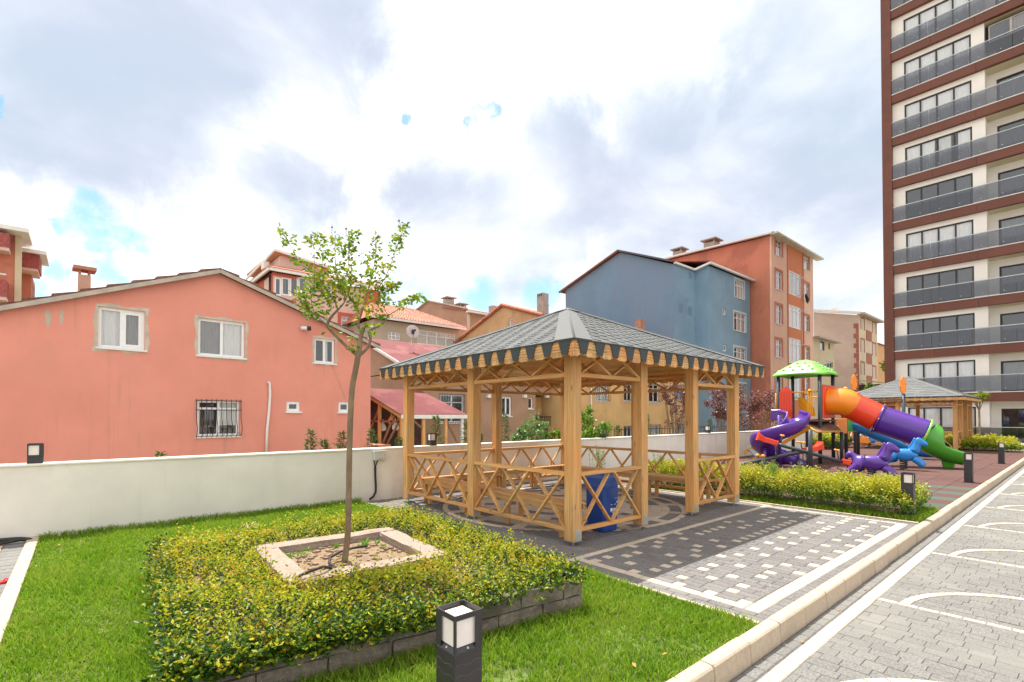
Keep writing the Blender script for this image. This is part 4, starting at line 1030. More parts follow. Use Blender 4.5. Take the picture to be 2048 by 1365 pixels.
for (px, py, z, lab) in ((1730, 1180, ROAD_Z, 'yellowish fallen leaf on the setts beside the pale road band'), (1676, 1220, ROAD_Z, 'curled brown fallen leaf in the gutter at the kerb foot'), (1605, 1283, ROAD_Z, 'pale thin fallen leaf in the gutter, the one closest to the lawn corner'),
                     (1790, 1123, ROAD_Z, 'small brown fallen leaf in the gutter beside the paved square'), (1268, 1330, .05, 'brown fallen leaf in the lawn behind the near bollard lamp'), (1427, 1331, .05, 'brown fallen leaf on the lawn edge by the kerb'), (1330, 1308, .05, 'reddish fallen leaf in the lawn between lamp and paved square'),
                     (118, 1090, .04, 'straw coloured fallen leaf on the lawn near the wall'), (285, 1283, .05, 'yellow fallen leaf on the lawn beside the planter side'), (72, 1242, .05, 'dark brown fallen leaf on the lawn next to the side path edging'), (1480, 1060, 0, 'fallen leaf on the shaded pavers before the pergola'), (1180, 1098, 0, 'fallen leaf on the pavers at the foot of the pergola corner post')):
    c = on_z(px, py, z + .008); a = random.uniform(0, 6.28); s = random.uniform(.016, .026); d, e = V(math.cos(a), math.sin(a), .15) * s, V(-math.sin(a), math.cos(a), -.1) * s * .5
    MB().add([c - d, c + e + V(0, 0, .004), c + d, c - e + V(0, 0, .006), c - d - V(0, 0, .001), c + d - V(0, 0, .001)], [(0, 1, 2, 3), (4, 3, 5)]).build('fallen_leaf', m_fall, label=lab, cat='leaf', group='fallen leaves')

# ================================================================== plants behind the wall
m_con = leafmat('conifer_leaf', [(.03, .065, .018), (.055, .105, .025), (.09, .145, .035), (.15, .18, .06)], .3, .6, .15)
m_plum = leafmat('plum_leaf', [(.05, .012, .018), (.10, .025, .03), (.17, .055, .055), (.28, .12, .11), (.40, .25, .22)], .38, .35, .5)
m_cit = leafmat('citrus_leaf', [(.05, .13, .03), (.10, .20, .05), (.18, .28, .08), (.34, .40, .2)], .35, .3, .6)
m_bush = leafmat('bush_leaf', [(.04, .12, .01), (.08, .20, .015), (.14, .28, .02), (.22, .30, .03), (.40, .26, .05)], .35, .4, .4)
GZ = -2.4
def conifer(px, py_top, Y, w, label):
    top = on_y(px, py_top, Y); H_ = top.z - GZ
    t = empty('conifer', (top.x, Y, GZ), label, 'tree', 'young conifers behind the wall')
    MB().tube([(top.x, Y, GZ), (top.x, Y, top.z - .1)], [.05, .01], 6).build('trunk', m_bark, t)
    n = 1100; q = rng.uniform(.2, 1, n) ** .9; a = np.floor(rng.uniform(0, 17, n)) * 2.4 + rng.normal(0, .15, n); r = w * (1 - q) ** .75 * 1.1 * rng.uniform(.05, 1, n)
    r = r * (1 + .5 * np.sin(a * 5 + q * 23))
    pos = np.stack([top.x + r * np.cos(a), Y + r * np.sin(a), GZ + .2 + (H_ - .2) * q], 1); d = np.stack([np.cos(a), np.sin(a), rng.uniform(-.2, 1.0, n)], 1)
    v, f = leaf_arrays(pos, d, rng.uniform(.06, .15, n), rng.uniform(.015, .032, n), .2); fast_mesh('crown', v, f, m_con, t)
for i, (px, py, Y, w, lab) in enumerate((
    (320, 906, 11.5, .5, 'tip of a young conifer just showing above the wall before the coral house'), (622, 862, 11.5, .45, 'young conifer above the wall, first one before the coral house corner'), (648, 882, 11.5, .45, 'shortest young conifer above the wall before the coral house corner'),
    (684, 866, 11.5, .45, 'young conifer above the wall directly beside the young tree trunk'), (744, 862, 11.5, .5, 'young conifer above the wall in front of the open shed'), (798, 876, 11.5, .4, 'young conifer above the wall at the pergola corner post, before the shed'),
    (872, 834, 12, .65, 'young conifer behind the wall lamp seen through the pergola'), (934, 846, 12, .55, 'young conifer beside the second pergola post, under the shed eave'), (960, 868, 11.8, .4, 'low young conifer above the wall between two pergola posts'), (1010, 828, 13, .55, 'narrow tall young conifer before the brown house window'),
    (1236, 852, 13, .35, 'thin young conifer behind the wall before the yellow facade'), (1294, 828, 14, .45, 'young conifer half hidden by a pergola post before the yellow facade'), (1420, 838, 15, .5, 'young conifer behind the wall before the blue facade'), (1482, 828, 17, .6, 'young conifer between two purple plum trees'))):
    conifer(px, py, Y, w, lab)
def broad(px, py, D, rad, n, leaf, m, name, label, group, trunk_top, ncl=26, squash=1.0, open_=.55, vase=False, base_z=GZ):
    c = at_depth(px, py, D); t = empty(name, (c.x, c.y, base_z), label, 'tree' if 'tree' in name else 'shrub', group)
    wo_ = MB(); fork = V(c.x, c.y, trunk_top)
    wo_.tube([(c.x, c.y, base_z), fork], [.07, .05], 8); wo_.build('trunk', m_bark, t, smooth=True)
    bs = MB(); P2 = []; D2 = []
    for k in range(ncl):
        a = random.uniform(0, 6.28); e = math.asin(random.uniform(-.75, 1)); q = rad * random.uniform(.35, 1.0)
        if vase: rr = (.35 + .65 * (math.sin(e) * .5 + .5)); o = V(math.cos(a) * rr * rad * random.uniform(.25, 1), math.sin(a) * rr * rad * random.uniform(.25, 1), math.sin(e) * rad * squash)
        else: o = V(math.cos(a) * math.cos(e) * q, math.sin(a) * math.cos(e) * q, math.sin(e) * q * squash)
        tip = c + o; midp = fork.lerp(tip, .55) + V(0, 0, rad * .08)
        bs.tube([fork, midp, tip], [.028, .014, .005], 5)
        m2 = n // ncl; cr = rad * random.uniform(.16, .34)
        g = rng.normal(0, 1, (m2, 3)); g = nrm(g) * (rng.uniform(0, 1, (m2, 1)) ** open_) * cr; g[:, 2] *= 1.25
        P2.append(np.array(tip) + g); dd = rng.normal(0, 1, (m2, 3)); dd[:, 2] -= .2; D2.append(dd)
    bs.build('branches', m_bark, t)
    P2, D2 = np.concatenate(P2), np.concatenate(D2); l_ = leaf * rng.uniform(.6, 1.3, len(P2)); v, f = leaf_arrays(P2, D2, l_, l_ * .6, .2); fast_mesh('crown', v, f, m, t)
broad(1352, 815, 17.5, .72, 1900, .075, m_plum, 'plum_tree', 'purple leaved plum tree seen through the pergola before the yellow facade', 'purple plum trees', -.9, 26, 1.15, .6, True)
broad(1448, 812, 20, .85, 2800, .08, m_plum, 'plum_tree', 'purple leaved plum tree in front of the blue facade beside the pergola', 'purple plum trees', -.6, 26, 1.0, .5)
broad(1522, 822, 22, 1.05, 3800, .08, m_plum, 'plum_tree', 'purple leaved plum tree before the orange red wall behind the spiral slide', 'purple plum trees', -.6, 30, .95, .5)
broad(1178, 862, 14.5, .62, 2200, .09, m_bush, 'green_bush', 'bright green bush behind the wall beside the corner post of the pergola', None, -.6, 20, 1.3, .5)
broad(1072, 868, 15, .62, 1100, .10, m_cit, 'pale_shrub', 'loose pale green shrub with arching branches before the brown house', None, -.7, 18, .8, .4)
broad(1040, 880, 14.6, .35, 500, .10, m_cit, 'pale_shrub', 'small pale green shrub at the wall before the brown house', None, -.4, 10, .8, .4)
broad(1112, 872, 15, .3, 420, .09, m_bush, 'green_bush', 'small light green bush beside the pergola corner post, before the brown house balcony', None, -.5, 8, .9, .4)
broad(1958, 795, 30, .62, 620, .16, m_tleaf, 'small_tree', 'thin small tree with a flat sparse crown before the tower beside the distant pergola', None, 1.9, 14, .6, .5, base_z=0)
broad(1772, 800, 56, 2.3, 900, .5, m_bush, 'green_tree', 'pale green tree far behind the distant pergola beside the tower edge', None, -.5, 16, .8, .5)
broad(1780, 735, 60, 1.2, 260, .5, m_bush, 'green_tree', 'small dark green tree branch beside the tower edge, before the far orange building', None, 2.5, 8, .8, .5)
# ================================================================== playground
def plastic(n, c, r=.32): return mat('plastic_' + n, c, r, .05, 2.5, coat=.25, spec=.5)
p_pur, p_org, p_red, p_yel, p_grn, p_blu, p_lgr = (plastic('purple', (.085, .022, .26)), plastic('orange', (.86, .25, .008)), plastic('red', (.78, .05, .012)), plastic('yellow', (.80, .36, .012)),
    plastic('green', (.06, .30, .02)), plastic('blue', (.008, .20, .56)), plastic('light_green', (.20, .56, .09)))
m_post = mat('play_post', (.035, .045, .055), .45, .1, 8, spec=.5)
m_deck = mat('brown_deck', (.22, .12, .075), .8, .15, 10, .3, 60)
def arc_sweep(path, radii, opens, n=22, upv=(0, 0, 1), flare=None):
    """sweep part of a circle (open at the top by +-opens degrees) along a path"""
    path = [Vector(p) for p in path]; vs = []; fs = []; m = len(path)
    for i, p in enumerate(path):
        t = (path[min(i + 1, m - 1)] - path[max(i - 1, 0)]).normalized(); x = t.cross(Vector(upv)).normalized(); u = x.cross(t); o = R(opens[i])
        for k in range(n + 1):
            a = o + (2 * math.pi - 2 * o) * k / n; vs.append(p + (u * math.cos(a) + x * math.sin(a)) * radii[i])
    for i in range(m - 1):
        for k in range(n): fs.append((i * (n + 1) + k, i * (n + 1) + k + 1, (i + 1) * (n + 1) + k + 1, (i + 1) * (n + 1) + k))
    return MB().add(vs, fs)
def solid(o, th): m = o.modifiers.new('wall', 'SOLIDIFY'); m.thickness = th; m.offset = 0; return o
def dome(mb, c, r): return mb.lathe([(r * .55, -.02), (r, 0), (r, r * .35), (r * .8, r * .8), (r * .4, r * 1.05), (.002, r * 1.12)], c, 12)
ps = empty('play_structure', (19.2, 6.5, 0), 'colourful climbing tower with green roof, orange red purple tube slide and purple spiral slide', 'play structure')
X0, X1, Y0, Y1, DZ = 18.56, 19.86, 5.87, 7.17, 1.46
for (x, y) in ((X0, Y0), (X1, Y0), (X0, Y1), (X1, Y1)): MB().tube([(x, y, 0), (x, y, 3.06)], .058, 14).build('post', m_post, ps, smooth=True)
for (x, y, z) in ((21.25, Y0, 2.58), (21.25, Y1, 2.45), (22.7, Y0, 2.35), (22.7, Y1, 2.3), (*at_depth(1709, 781, 21.0).xy, at_depth(1709, 781, 21.0).z), (*at_depth(1807, 788, 19.5).xy, at_depth(1807, 788, 19.5).z)):
    o = MB().tube([(x, y, 0), (x, y, z)], .058, 12).build('post', m_post, ps, smooth=True)
    if x in (21.25, 22.7): dome(MB(), (x, y, z), .075).build('post_cap', p_yel, o, smooth=True)
    else:                                                          # leaf shaped finial
        d = MB(); pr_ = [(.02, 0), (.09, .1), (.125, .3), (.105, .48), (.055, .62), (.01, .68)]
        vs = [(x + s * r * RT.x, y + s * r * RT.y, z + h) for s in (-1, 1) for r, h in (pr_ if s > 0 else pr_)]
        poly = [V(x + r * RT.x, y + r * RT.y, z + h) for r, h in pr_] + [V(x - r * RT.x, y - r * RT.y, z + h) for r, h in pr_[::-1]]
        d.extr(poly, FW * .05)
        for k in range(5): dome(d, (x + .10 * (-1) ** k * RT.x, y + .10 * (-1) ** k * RT.y, z + .15 + .12 * k), .03)
        d.build('leaf_finial', p_org, o)
nb_ = V(15.72, 5.22, 0)
MB().tube([nb_, nb_ + V(0, 0, 1.2)], .058, 12).build('post', m_post, ps, smooth=True)
MB().box((X0 - .05, Y0 - .05, DZ - .05), (X1 + .05, Y1 + .05, DZ)).build('deck', m_deck, ps, .01)
MB().box((X1 + .06, Y0 - .05, DZ - .25), (21.25, Y1 + .05, DZ - .2)).build('deck', m_deck, ps, .01)
# sloping brown landing with a yellow edge
A, D_, C_, B_ = at_depth(1603, 841, 17.2), at_depth(1664, 836, 17.9), at_depth(1683, 862, 17.0), at_depth(1632, 863, 15.9)
ld = MB().extr([A, B_, C_, D_], (0, 0, -.05)).build('sloping_deck', m_deck, ps)
e_ = MB()
for p, q in ((A, B_), (B_, C_), (C_, D_)): e_.tube([p + V(0, 0, -.02), q + V(0, 0, -.02)], .028, 8)
e_.build('deck_edge', p_yel, ld)
MB().tube([C_ + V(0, 0, -.05), V(C_.x, C_.y, 0)], .055, 10).build('post', m_post, ps, smooth=True)
# roof
rc = V((X0 + X1) / 2, (Y0 + Y1) / 2, 0); rf = MB(); sec = [(.82, 3.00), (.84, 3.05), (.77, 3.10), (.56, 3.26), (.34, 3.42), (.16, 3.53), (.04, 3.55)]; vs = []; fs = []
for h, z in sec:
    for k in range(16):
        s, u = divmod(k, 4); a = (-1 + u / 2); pt = {0: (a, -1), 1: (1, a), 2: (-a, 1), 3: (-1, -a)}[s]; l = max(abs(pt[0]), abs(pt[1])); rr = h * (1 + .02 * (abs(a) > .9))
        vs.append(rc + V(pt[0] * rr, pt[1] * rr, z - .06 * (abs(a) > .9) * (h > .8)))
for i in range(len(sec) - 1):
    for k in range(16): fs.append((i * 16 + k, i * 16 + (k + 1) % 16, (i + 1) * 16 + (k + 1) % 16, (i + 1) * 16 + k))
fs.append(tuple((len(sec) - 1) * 16 + k for k in range(16)))
o = rf.add(vs, fs).build('roof', p_lgr, ps); solid(o, .03)
sub = o.modifiers.new('soft', 'SUBSURF'); sub.levels = 2; sub.render_levels = 2
for p_ in o.data.polygons: p_.use_smooth = True
for s in range(4):
    for (u, w) in ((-.45, .70), (-.15, .70), (.15, .70), (.45, .70), (-.3, .54), (0, .54), (.3, .54), (-.12, .36), (.12, .36)):
        a = R(90 * s); x, y = w * math.cos(a) - u * math.sin(a), w * math.sin(a) + u * math.cos(a)
        z = float(np.interp(w, [.16, .34, .56, .80, .88], [3.53, 3.42, 3.26, 3.10, 3.05])) + .005; dome(MB(), rc + V(x, y, z), .045).build('roof_stud', p_lgr, o, smooth=True)
# guard panels and rails
def slat_panel(p, q, z0, z1, m, n, name='guard_bar', top=True):
    p, q = Vector(p), Vector(q)
    for k in range(n):
        c = p.lerp(q, (k + .5) / n); MB().tube([c + V(0, 0, z0), c + V(0, 0, z1)], .022, 8).build(name, m, ps, smooth=True)
    if top: MB().tube([p + V(0, 0, z1), q + V(0, 0, z1)], .026, 8).build('guard_rail', m, ps, smooth=True)
slat_panel((X0, Y0 + .06, 0), (X0, Y1 - .06, 0), DZ + .95, DZ + .951, p_yel, 1)
slat_panel((X0 + .05, Y1 - .1, 0), (X0 + .05, Y1 + .12, 0), DZ + .05, DZ + .95, p_yel, 5, top=False)
rp = [V(X0 - .07, Y1 - .06 - u, DZ + z) for u, z in ((0, .1), (0, .95), (.06, 1.07), (.2, 1.14), (.34, 1.07), (.40, .95), (.40, .1))]
MB().extr(rp, (.05, 0, 0)).build('shield_panel', p_red, ps)
for k in range(4): MB().tube([(X0 - .075, Y1 - .12 - k * .09, DZ + .15), (X0 - .075, Y1 - .12 - k * .09, DZ + .98)], .014, 6).build('panel_rib', p_red, ps)
# yellow stair flank and stairs
T1, T2 = A + V(.1, .1, 0), B_.lerp(A, .35); dn = V(-.1, 1.9, -1.25)
for q, nm in ((T1, 'stringer'), (T2, 'stringer')): MB().bar(q, q + dn, .04, .11).build(nm, p_yel, ps)
for k in range(5):
    c = T1.lerp(T2, .5) + dn * ((k + .5) / 5.2); MB().obox(c, (T2 - T1) * .5, (0, .11, 0), (0, 0, .015)).build('step', m_post, ps)
fl = [at_depth(1598, 796, 17.4), at_depth(1604, 793, 17.4), at_depth(1628, 815, 16.6), at_depth(1631, 832, 16.5), at_depth(1600, 834, 17.4)]
MB().extr(fl, FW * .06).build('flank_panel', p_yel, ps)
dome(MB(), at_depth(1620, 783, 16.6), .075).build('post_cap', p_yel, ps, smooth=True)
for k in range(3):
    a, b = at_depth(1616 + k * 4, 783, 16.6), at_depth(1616 + k * 4, 832, 16.6); MB().tube([a, b], .02, 6).build('guard_bar', p_yel, ps)
# entrance panel of the tube
tp0 = V(19.21, Y0 - .07, 2.08)
MB().box((X0 + .06, Y0 - .09, 1.52), (X1 - .06, Y0 - .04, 2.64)).build('tube_panel', p_red, ps, .02)
MB().box((X1 + .08, Y0 - .06, .95), (21.2, Y0 - .01, 1.5)).build('side_panel', p_org, ps, .02)
MB().box((21.32, Y0 + .1, 1.0), (22.64, Y0 + .14, 1.55)).build('side_panel', p_grn, ps, .02)
for (a, b) in (((21.25, Y0, 2.35), (22.7, Y0, 2.2)), ((22.7, Y0, 2.2), at_depth(1807, 800, 19.5)), ((21.25, Y1, 2.3), at_depth(1709, 790, 21.0)), ((22.7, Y1, 2.25), (22.7, Y0, 2.25))): MB().tube([a, b], .03, 8).build('overhead_rail', p_yel if a[0] < 22 else m_post, ps, smooth=True)
for k in range(7): MB().tube([(22.9 + k * .22, Y1 - .06, 2.28), (22.9 + k * .22, Y1 - .06, 1.75)], .018, 6).build('guard_bar', p_yel, ps)
# tube slide in three colours, hooded green outlet
c1, c2, c3 = on_x(1701, 811, 19.42), on_x(1756, 838, 19.6), on_x(1850, 869, 19.9)
TR = .435
def spline(pts, n):
    pts = [Vector(p) for p in pts]; out = []
    for i in range(len(pts) - 1):
        p0, p1, p2, p3 = pts[max(i - 1, 0)], pts[i], pts[i + 1], pts[min(i + 2, len(pts) - 1)]
        for k in range(n):
            t = k / n; out.append(.5 * ((2 * p1) + (p2 - p0) * t + (2 * p0 - 5 * p1 + 4 * p2 - p3) * t * t + (3 * p1 - p0 - 3 * p2 + p3) * t ** 3))
    return out + [pts[-1]]
sA = spline([tp0, tp0 + V(.02, -.42, -.02), c1], 6); sB = spline([c1, c1.lerp(c2, .5) + V(0, 0, .01), c2], 4); sC = spline([c2, c2.lerp(c3, .5), c3], 5)
for path, m, nm in ((sA, p_org, 'tube_section'), (sB, p_red, 'tube_section'), (sC, p_pur, 'tube_section')): solid(arc_sweep(path, [TR] * len(path), [0] * len(path), 28).build(nm, m, ps, smooth=True), .02)
for c, q, m in ((c1, sB[1], p_red), (c2, sC[1], p_pur), (c3, sC[-2], p_lgr)):
    d = (q - c).normalized(); ring_ = arc_sweep([c - d * .03, c + d * .03], [TR + .035] * 2, [0] * 2, 28).build('flange', m, ps, smooth=True); solid(ring_, .05)
    bl = MB(); x = d.cross(V(0, 0, 1)).normalized(); u = x.cross(d)
    for k in range(8): a = k * math.pi / 4; dome(bl, c + (u * math.cos(a) + x * math.sin(a)) * (TR + .055), .02)
    bl.build('flange_bolts', p_yel, ring_)
end = on_x(1934, 906, 20.1)
sD = spline([c3, c3.lerp(end, .28) + V(0, 0, -.075), c3.lerp(end, .62) + V(0, 0, -.09), end], 6); nD = len(sD)
opn = [float(np.interp(k / (nD - 1), [0, .16, .34, .5, 1], [0, 4, 55, 86, 92])) for k in range(nD)]
rad_ = [float(np.interp(k / (nD - 1), [0, .3, .7, 1], [TR, TR, TR * .92, TR * .86])) for k in range(nD)]
o = arc_sweep(sD, rad_, opn, 26).build('slide_outlet', p_grn, ps, smooth=True); solid(o, .035)
ft = end + V(0, .42, 0); MB().add([ft + V(sx * .16, sy * .16, -.72 if False else 0) + V(0, 0, -.25) for sx, sy in ((-1, -1), (1, -1), (1, 1), (-1, 1))] + [V(ft.x + sx * .12, ft.y + sy * .12, 0) for sx, sy in ((-1, -1), (1, -1), (1, 1), (-1, 1))],
    [(0, 1, 2, 3), (7, 6, 5, 4), (0, 4, 5, 1), (1, 5, 6, 2), (2, 6, 7, 3), (3, 7, 4, 0)]).build('outlet_foot', p_grn, ps, .02)
# straight blue slide behind
bs0, bs1 = on_x(1712, 848, 22.7), on_x(1830, 896, 23.4); bs2 = bs1 + V(.05, -.7, -.03)
o = arc_sweep(spline([bs0 + V(0, .3, .02), bs0, bs0.lerp(bs1, .5), bs1, bs2], 5), [.27] * 21, [88] * 21, 14).build('straight_slide', p_blu, ps, smooth=True); solid(o, .05)
# spiral slide
sc_ = at_depth(1558, 800, 16.3); sc_.z = 0; sp_ = []
for k in range(34):
    t = k / 33; a = R(-25 - 325 * t); rr = .54; sp_.append(V(sc_.x + rr * math.cos(a), sc_.y + rr * math.sin(a), 1.74 - 1.42 * t ** 1.05))
sp_ = [sp_[0] + V(.42, .22, .06), sp_[0] + V(.16, .16, .04)] + sp_ + [sp_[-1] + (sp_[-1] - sp_[-2]).normalized() * .35 + V(0, 0, -.03), sp_[-1] + (sp_[-1] - sp_[-2]).normalized() * .75 + V(0, 0, -.05)]
o = arc_sweep(sp_, [.32] * len(sp_), [88, 86, 84, 80, 76] + [70] * (len(sp_) - 5), 16).build('spiral_slide', p_pur, ps, smooth=True); solid(o, .045)
MB().tube([(sc_.x, sc_.y, 0), (sc_.x, sc_.y, 1.62)], .058, 12).build('spiral_post', p_pur, ps, smooth=True)
for a in (-60, 150): MB().tube([(sc_.x + .54 * math.cos(R(a)), sc_.y + .54 * math.sin(R(a)), 0), (sc_.x + .54 * math.cos(R(a)), sc_.y + .54 * math.sin(R(a)), .55)], .05, 10).build('spiral_leg', p_pur, ps, smooth=True)
for a, z in ((X0 + .02, 1.2),): MB().box((X0 - .11, Y1 - .12, DZ - .02), (X0 - .07, Y1 + .22, DZ + .36)).build('entry_panel', p_pur, ps, .02)

# --- seesaws
def seesaw(pa, pb, piv, label, balls):
    a, b = Vector(pa), Vector(pb); t = empty('seesaw', (piv.x, piv.y, 0), label, 'seesaw', 'seesaws')
    d = (b - a).normalized(); s = Vector((-d.y, d.x, 0)).normalized()
    MB().tube([a, b], .052, 14).build('beam', m_post, t, smooth=True)
    for p, q in ((a, 1), (b, -1)):
        m = MB(); e = p + d * (.03 * q)
        up_ = s.cross(d) if s.cross(d).z > 0 else d.cross(s)
        secs = [(-.02, .075, .07), (.18, .085, .085), (.36, .10, .085), (.50, .14, .12), (.55, .13, .16)]
        vs = []; fs = []
        for (x, w, h) in secs:
            c = e + d * (q * (.5 - x)) + up_ * (.02 + .02 * (x > .45)); vs += [c + s * w + up_ * h, c - s * w + up_ * h, c - s * w - up_ * .07, c + s * w - up_ * .07]
        for i in range(4):
            for k in range(4): fs.append((i * 4 + k, i * 4 + (k + 1) % 4, (i + 1) * 4 + (k + 1) % 4, (i + 1) * 4 + k))
        fs += [(0, 1, 2, 3), (19, 18, 17, 16)]
        m.add(vs, fs).build('seat', p_red, t, .015)
        g0 = e + d * (q * .62); gp = g0 + V(0, 0, .30) + d * (q * .05)
        h = MB().tube([g0 + V(0, 0, .03), gp], .016, 8).build('handle', m_post, t, smooth=True)
        gr = MB()
        for sg in (-1, 1): gr.tube([gp, gp + s * (.16 * sg)], [.02, .03], 8); dome(gr, gp + s * (.14 * sg) + V(0, 0, -.01), .035)
        gr.build('grip', p_yel, h, smooth=True)
        fb_ = e + d * (q * .5); MB().tube([fb_ + s * .09 + V(0, 0, -.06), fb_ + s * .11 + V(0, 0, -.25), fb_ + V(0, 0, -.33), fb_ - s * .11 + V(0, 0, -.25), fb_ - s * .09 + V(0, 0, -.06)] if fb_.z > .36 else
            [fb_ + d * .1 + V(0, 0, -.03), fb_ + d * .13 + s * .1 + V(0, 0, -fb_.z * .9), fb_ - d * .13 + s * .1 + V(0, 0, -fb_.z * .9), fb_ - d * .1 + V(0, 0, -.03)], .013, 6).build('foot_loop', m_post, t, smooth=True)
    for sg in (-1, 1):
        c = piv + s * (.12 * sg); o = MB().tube([(c.x, c.y, 0), (c.x, c.y, piv.z + .12)], .05, 12).build('pivot_post', m_post, t, smooth=True)
        if balls: dome(MB(), (c.x, c.y, piv.z + .12), .06).build('post_cap', p_org, o, smooth=True)
    MB().tube([piv - s * .12, piv + s * .12], .03, 8).build('axle', m_post, t)
a, b = at_depth(1408, 944, 14.3), at_depth(1640, 897, 15.2); seesaw(a, b, a.lerp(b, .47), 'dark seesaw beam with orange capped pivot posts, one red seat raised', True)
a, b = at_depth(1515, 878, 15.0), at_depth(1728, 936, 14.2); seesaw(a, b, a.lerp(b, .5), 'dark seesaw beam crossing behind the other, with both red seats showing', False)

# --- spring horses: one skinned body each
def skin_body(name, joints, edges, radii, m, parent, sub=2):
    me = bpy.data.meshes.new(name); o0 = ORG[parent]; me.from_pydata([tuple(Vector(j) - o0) for j in joints], edges, []); me.update(); o = link(name, me, parent); ORG[o] = o0; me.materials.append(m)
    sk = o.modifiers.new('skin', 'SKIN'); sk.use_smooth_shade = True
    for i, r in enumerate(radii): me.skin_vertices[0].data[i].radius = (r, r) if not isinstance(r, tuple) else r
    me.skin_vertices[0].data[0].use_root = True
    s = o.modifiers.new('soft', 'SUBSURF'); s.levels = sub; s.render_levels = sub
    return o
def horse(base, dirv, m, label, k=1.0):
    base = Vector(base); f = Vector(dirv).normalized(); s = Vector((-f.y, f.x, 0)); t = empty('spring_horse', base, label, 'spring rider', 'spring horses')
    P = lambda x, y, z: base + f * (x * k) + s * (y * k) + V(0, 0, z * k)
    J = [P(0, 0, .52), P(-.17, 0, .54), P(-.28, 0, .55), P(.16, 0, .55), P(.27, 0, .63), P(.33, 0, .78), P(.37, 0, .92), P(.41, 0, 1.01), P(.53, 0, .94), P(.64, 0, .85),
         P(-.40, 0, .66), P(-.49, 0, .79), P(-.56, 0, .73), P(-.57, 0, .62),
         P(.27, .09, .42), P(.43, .11, .33), P(.57, .11, .17), P(.26, -.09, .42), P(.41, -.11, .30), P(.52, -.11, .14),
         P(-.32, .10, .42), P(-.43, .11, .30), P(-.57, .11, .20), P(-.32, -.10, .42), P(-.45, -.11, .31), P(-.60, -.11, .22), P(.39, .06, 1.12), P(.39, -.06, 1.12)]
    E_ = [(0, 1), (1, 2), (0, 3), (3, 4), (4, 5), (5, 6), (6, 7), (7, 8), (8, 9), (2, 10), (10, 11), (11, 12), (12, 13), (3, 14), (14, 15), (15, 16), (3, 17), (17, 18), (18, 19), (2, 20), (20, 21), (21, 22), (2, 23), (23, 24), (24, 25), (7, 26), (7, 27)]
    rr = [.20, .21, .20, .21, .185, .15, .13, .125, .095, .078, .085, .105, .10, .06, .14, .105, .085, .14, .105, .085, .155, .105, .08, .155, .105, .08, .03, .03]
    skin_body('body', J, E_, [r * k for r in rr], m, t)
    mn = MB()                                                       # mane, saddle edge, handles
    for q in range(7): u = q / 6; c = P(.16 + .14 * u, 0, .76 + .30 * u); mn.lathe([(.002, -.05), (.034, -.02), (.034, .02), (.002, .05)], c, 8)
    mn.build('mane', m, t, smooth=True)
    MB().tube([P(.30, -.2, .72), P(.30, .2, .72)], .018, 8).build('handle', m, t, smooth=True)
    MB().tube([P(-.02, -.24, .36), P(-.02, .24, .36)], .018, 8).build('foot_rest', m_post, t, smooth=True)
    MB().lathe([(.10, .26), (.10, .34), (.075, .38)], base, 14).build('spring_cup', m_post, t)
    sp = [base + V(.085 * math.cos(a * .9), .085 * math.sin(a * .9), .02 + .26 * a / 36) for a in np.linspace(0, 36, 90)]
    MB().tube(sp, .016, 6).build('spring', m_post, t, smooth=True)
    return t
horse((14.6, 3.5, 0), (.16, -1, 0), p_pur, 'purple plastic spring horse in front of the blue one', .86)
horse((18.4, 3.62, 0), (.16, -1, 0), p_blu, 'bright blue plastic spring horse beside the green slide outlet', .86)
# small far spring rider
rb = on_z(1735, 897); rd = empty('spring_rider', rb, 'small orange and blue spring rider standing far behind the blue slide', 'spring rider')
MB().add([rb + RT * x + V(0, 0, z) + FW * y for y in (-.12, .12) for x, z in ((-.62, .25), (-.1, .22), (.15, .3), (-.1, .58), (-.3, .5), (-.62, .62))], [(0, 1, 2, 3, 4, 5), (11, 10, 9, 8, 7, 6)] + [(i, (i + 1) % 6, 6 + (i + 1) % 6, 6 + i)[::-1] for i in range(6)]).build('body', p_org, rd, .03)
MB().lathe([(.14, -.12), (.16, 0), (.14, .12)], rb + RT * .2 + V(0, 0, .38), 14).build('wheel_shape', p_blu, rd, smooth=True)
MB().lathe([(.10, -.1), (.12, 0), (.10, .1)], rb - RT * .05 + V(0, 0, .30), 14).build('headlight', p_yel, rd, smooth=True)
MB().tube([rb + RT * .2 + V(0, 0, .5), rb + RT * .55 + V(0, 0, .42)], .04, 8).build('handle', p_red, rd)
MB().tube([rb + RT * .1, rb + RT * .1 + V(0, 0, .3)], .05, 8).build('spring', m_post, rd)
# ================================================================== buildings
def render_m(n, c, stain=None, **k): return mat(n, c, .9, .07, .9, .12, 50, second=stain, sscale=k.get('ss', .5), samt=k.get('sa', (.52, .8)))
m_white = mat('pvc_frame', (.80, .80, .79), .4, .03, 10)
m_glass = glassmat('window_glass', (.98, .99, .99), .04)
m_gdark = glassmat('dark_glass', (.8, .85, .85), .45)
m_cur = mat('curtain', (.76, .75, .72), .9, .10, 9, stretch=(8, 8, .3))
m_curd = mat('dim_curtain', (.30, .28, .26), .9, .2, 9, stretch=(8, 8, .3))
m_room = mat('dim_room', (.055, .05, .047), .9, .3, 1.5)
m_iron = mat('iron', (.02, .02, .024), .5, .1, 10)
m_fas = mat('grey_fascia', (.44, .38, .32), .8, .12, 2.5)
m_gut = mat('white_gutter', (.74, .72, .68), .6, .06, 4)
m_tile = mat('clay_tile', (.42, .15, .085), .85, .22, 7, .3, 50, piece=.16)
m_brn = mat('brown_tile', (.19, .085, .06), .85, .25, 7, .3, 40, piece=.2)
m_corr = mat('red_corrugated', (.20, .050, .052), .75, .10, 1.2, second=(.26, .085, .08), sscale=.6)
